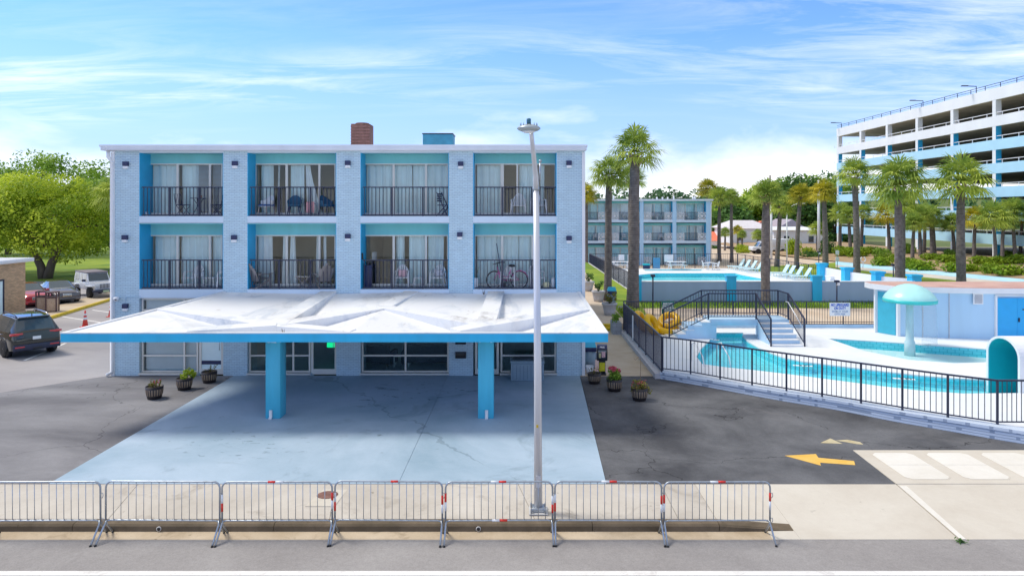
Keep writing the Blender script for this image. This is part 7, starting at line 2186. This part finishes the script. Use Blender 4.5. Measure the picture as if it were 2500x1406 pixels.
saloon((X(60, 46.5), 46.8, .125), heading(.74, -.67), 'red car half hidden behind the brown brick building', rd)
# --- white off-roader
def offroader(loc, hd):
    t0 = thing('off_roader', 'boxy white off-roader with a grey roof next to the saloon', 'car', loc, hd, 'cars in the car park')
    wp_ = pm('white_car_paint', (.74, .77, .82), .25, var=.03, coat=.8)
    MB().bbox(-2.0, .95, -.78, .78, .55, 1.12, .05).build('body', wp_, t0)
    MB().add([(.9, -.72, .6), (2.0, -.62, .6), (2.0, .62, .6), (.9, .72, .6), (.9, -.72, 1.14), (2.0, -.60, 1.08), (2.0, .60, 1.08), (.9, .72, 1.14)], [(0, 3, 2, 1), (4, 5, 6, 7), (0, 1, 5, 4), (1, 2, 6, 5), (2, 3, 7, 6), (3, 0, 4, 7)]).build('bonnet', wp_, t0)
    # cabin
    MB().add([(-2.0, -.77, 1.12), (.92, -.77, 1.12), (.92, .77, 1.12), (-2.0, .77, 1.12), (-1.95, -.68, 1.74), (.55, -.68, 1.74), (.55, .68, 1.74), (-1.95, .68, 1.74)], [(0, 1, 5, 4), (1, 2, 6, 5), (2, 3, 7, 6), (3, 0, 4, 7)]).build('cabin', wp_, t0)
    MB().bbox(-2.02, .62, -.72, .72, 1.74, 1.84, .03).build('roof', pm('grey_hardtop', (.20, .18, .20), .6), t0)
    w1_ = MB().add([(.89, -.66, 1.18), (.89, .66, 1.18), (.60, .62, 1.70), (.60, -.62, 1.70)], [(0, 1, 2, 3)]); w1_.v = [(x + .03, y, z + .01) for x, y, z in w1_.v]; w1_.build('windscreen', M['carglass'], t0)
    for s in (-1, 1):
        for (a, b) in ((.05, .62), (-.75, -.12), (-1.8, -.9)):
            q = [(a, s * .775, 1.18), (b, s * .775, 1.18), (b - .1, s * .70, 1.68), (a, s * .70, 1.68)]
            MB().poly(q if s < 0 else q[::-1]).build('window', M['carglass'], t0)
        for x in (1.45, -1.3):
            MB().bbox(x - .5, x + .5, s * .86 - .14, s * .86 + .14, .84, .93, .03).build('fender', wp_, t0); wheel(t0, x, s * .78, .40, .26)
        hl = MB().lathe([(.13, 0), (.13, .03), (.01, .05)], 16, M=Matrix.Translation((2.02, s * .46, .90)) @ Matrix.Rotation(R(90), 4, 'Y')).build('headlamp', M['lens'], t0)
        MB().bbox(.55, .68, s * .92 - .12, s * .92 + .12, 1.15, 1.32, .03).build('mirror', M['rail'], t0)
    g0 = MB().bbox(1.97, 2.05, -.62, .62, .64, 1.08, .02).build('grille', wp_, t0)
    mb = MB()
    for k in range(7): mb.bbox(2.045, 2.056, -.285 + k * .095 - .028, -.285 + k * .095 + .028, .70, 1.03, .004)
    mb.build('grille_slot', M['black'], g0)
    MB().bbox(2.05, 2.35, -.82, .82, .42, .62, .04).build('bumper', M['rail'], t0)
    MB().box(2.352, 2.358, -.2, .2, .46, .58).build('number_plate', pm('plate_green', (.45, .60, .40), .5), t0)
offroader((X(219, 51), 51.6, .125), heading(.76, -.65))
# --- pick-up with canopy beyond the pool
t0 = thing('camper_truck', 'white pick-up truck with a tall camper shell on the far road', 'truck', (X(1880, 104), 104, .0), R(180))
tw_ = pm('truck_white', (.76, .79, .84), .35)
MB().bbox(-2.9, 1.0, -.95, .95, .55, 1.05, .05).build('bed', tw_, t0); MB().bbox(-3.0, .7, -1.0, 1.0, 1.05, 2.25, .08).build('camper_shell', tw_, t0)
MB().bbox(.95, 3.0, -.92, .92, .5, 1.1, .1).build('bonnet', tw_, t0)
MB().add([(.9, -.85, 1.08), (2.2, -.85, 1.08), (2.2, .85, 1.08), (.9, .85, 1.08), (.9, -.75, 1.85), (1.6, -.75, 1.85), (1.6, .75, 1.85), (.9, .75, 1.85)], [(4, 5, 6, 7), (0, 1, 5, 4), (1, 2, 6, 5), (2, 3, 7, 6), (3, 0, 4, 7)]).build('cab', tw_, t0)
for s in (-1, 1): MB().poly([(1.0, s * .86, 1.15), (2.0, s * .86, 1.15), (1.55, s * .77, 1.78), (1.0, s * .77, 1.78)][::(1 if s < 0 else -1)]).build('window', M['carglass'], t0)
MB().poly([(2.22, -.75, 1.12), (2.22, .75, 1.12), (1.64, .68, 1.80), (1.64, -.68, 1.80)]).build('windscreen', M['carglass'], t0)
for x in (2.1, -1.6):
    for y in (-.86, .86): wheel(t0, x, y, .40, .25)
# ================================================================== LEFT SIDE
yb_ = 44.0
xr = X(62, yb_); zt_ = CH - (639 - CY) * yb_ / F
bk = thing('brick_building', 'low tan brick building with a flat white roof edge at the photo edge', 'building', (xr - 8, 36, 0))
MB().box(-60, xr, 26, yb_, -.2, zt_).build('wall', brickmat('tan_brick', (.62, .42, .24), (.50, .36, .24), .24, .085, .012, vary=.2), bk, True)
MB().bbox(-60.5, xr + .3, 25.5, yb_ + .4, zt_, zt_ + .24, .02, 1).build('roof', M['white'], bk, True)
yd = xr * F / (8 - CX)
d0 = MB().box(xr, xr + .04, yd - 1.0, yd - .1, .1, 2.2).build('door', M['curtain'], bk, True)
MB().box(xr, xr + .06, yd - .1, yd + .02, .1, 2.3).box(xr, xr + .06, yd - 1.1, yd - .1, 2.2, 2.3).build('frame', M['rail'], d0, True)
def twin_bin(px, Y, label):
    t0 = thing('waste_bin', label, 'waste bin', (X(px, Y), Y, .16), R(20), 'brown slatted bins by the yellow kerb')
    tanp = pm('tan_bin_panel', (.52, .38, .27), .7, var=.2, vs=20); br_ = pm('brown_bin_frame', (.10, .05, .05), .5)
    MB().bbox(-.27, .27, -.27, .27, .05, .86, .01).build('panel', tanp, t0)
    mb = MB()
    for sx in (-1, 1):
        for sy in (-1, 1): mb.box(sx * .28 - .035, sx * .28 + .035, sy * .28 - .035, sy * .28 + .035, 0, 1.2)
    mb.box(-.31, .31, -.31, .31, .86, .94); mb.build('frame', br_, t0)
    MB().bbox(-.32, .32, -.32, .32, 1.18, 1.25, .02).build('lid', br_, t0)
twin_bin(104, 43.6, 'brown slatted bin nearest the brick building'); twin_bin(128, 43.2, 'brown slatted bin at the yellow kerb end')
def cone(px, pyb, Y, label):
    t0 = thing('traffic_cone', label, 'traffic cone', (X(px, Y), Y, .006), 0, 'orange cones beside the motel')
    cr = pm('cone_orange', (.75, .08, .06), .5)
    MB().bbox(-.2, .2, -.2, .2, 0, .04, .01).build('base', cr, t0)
    MB().lathe([(.15, .04), (.035, .92), (.02, .93)], 18).build('body', cr, t0)
    for z0, z1 in ((.42, .55), (.66, .76)): MB().lathe([(.152 - .126 * (z0 - .04), z0), (.152 - .126 * (z1 - .04), z1)], 18, cap=False).build('reflective_band', M['white'], t0)
cone(208, 800, 38.3, 'orange cone with white bands standing in the parking bay'); cone(271, 780, 42.0, 'orange cone with white bands half hidden by the motel downpipe')
MB_ = None
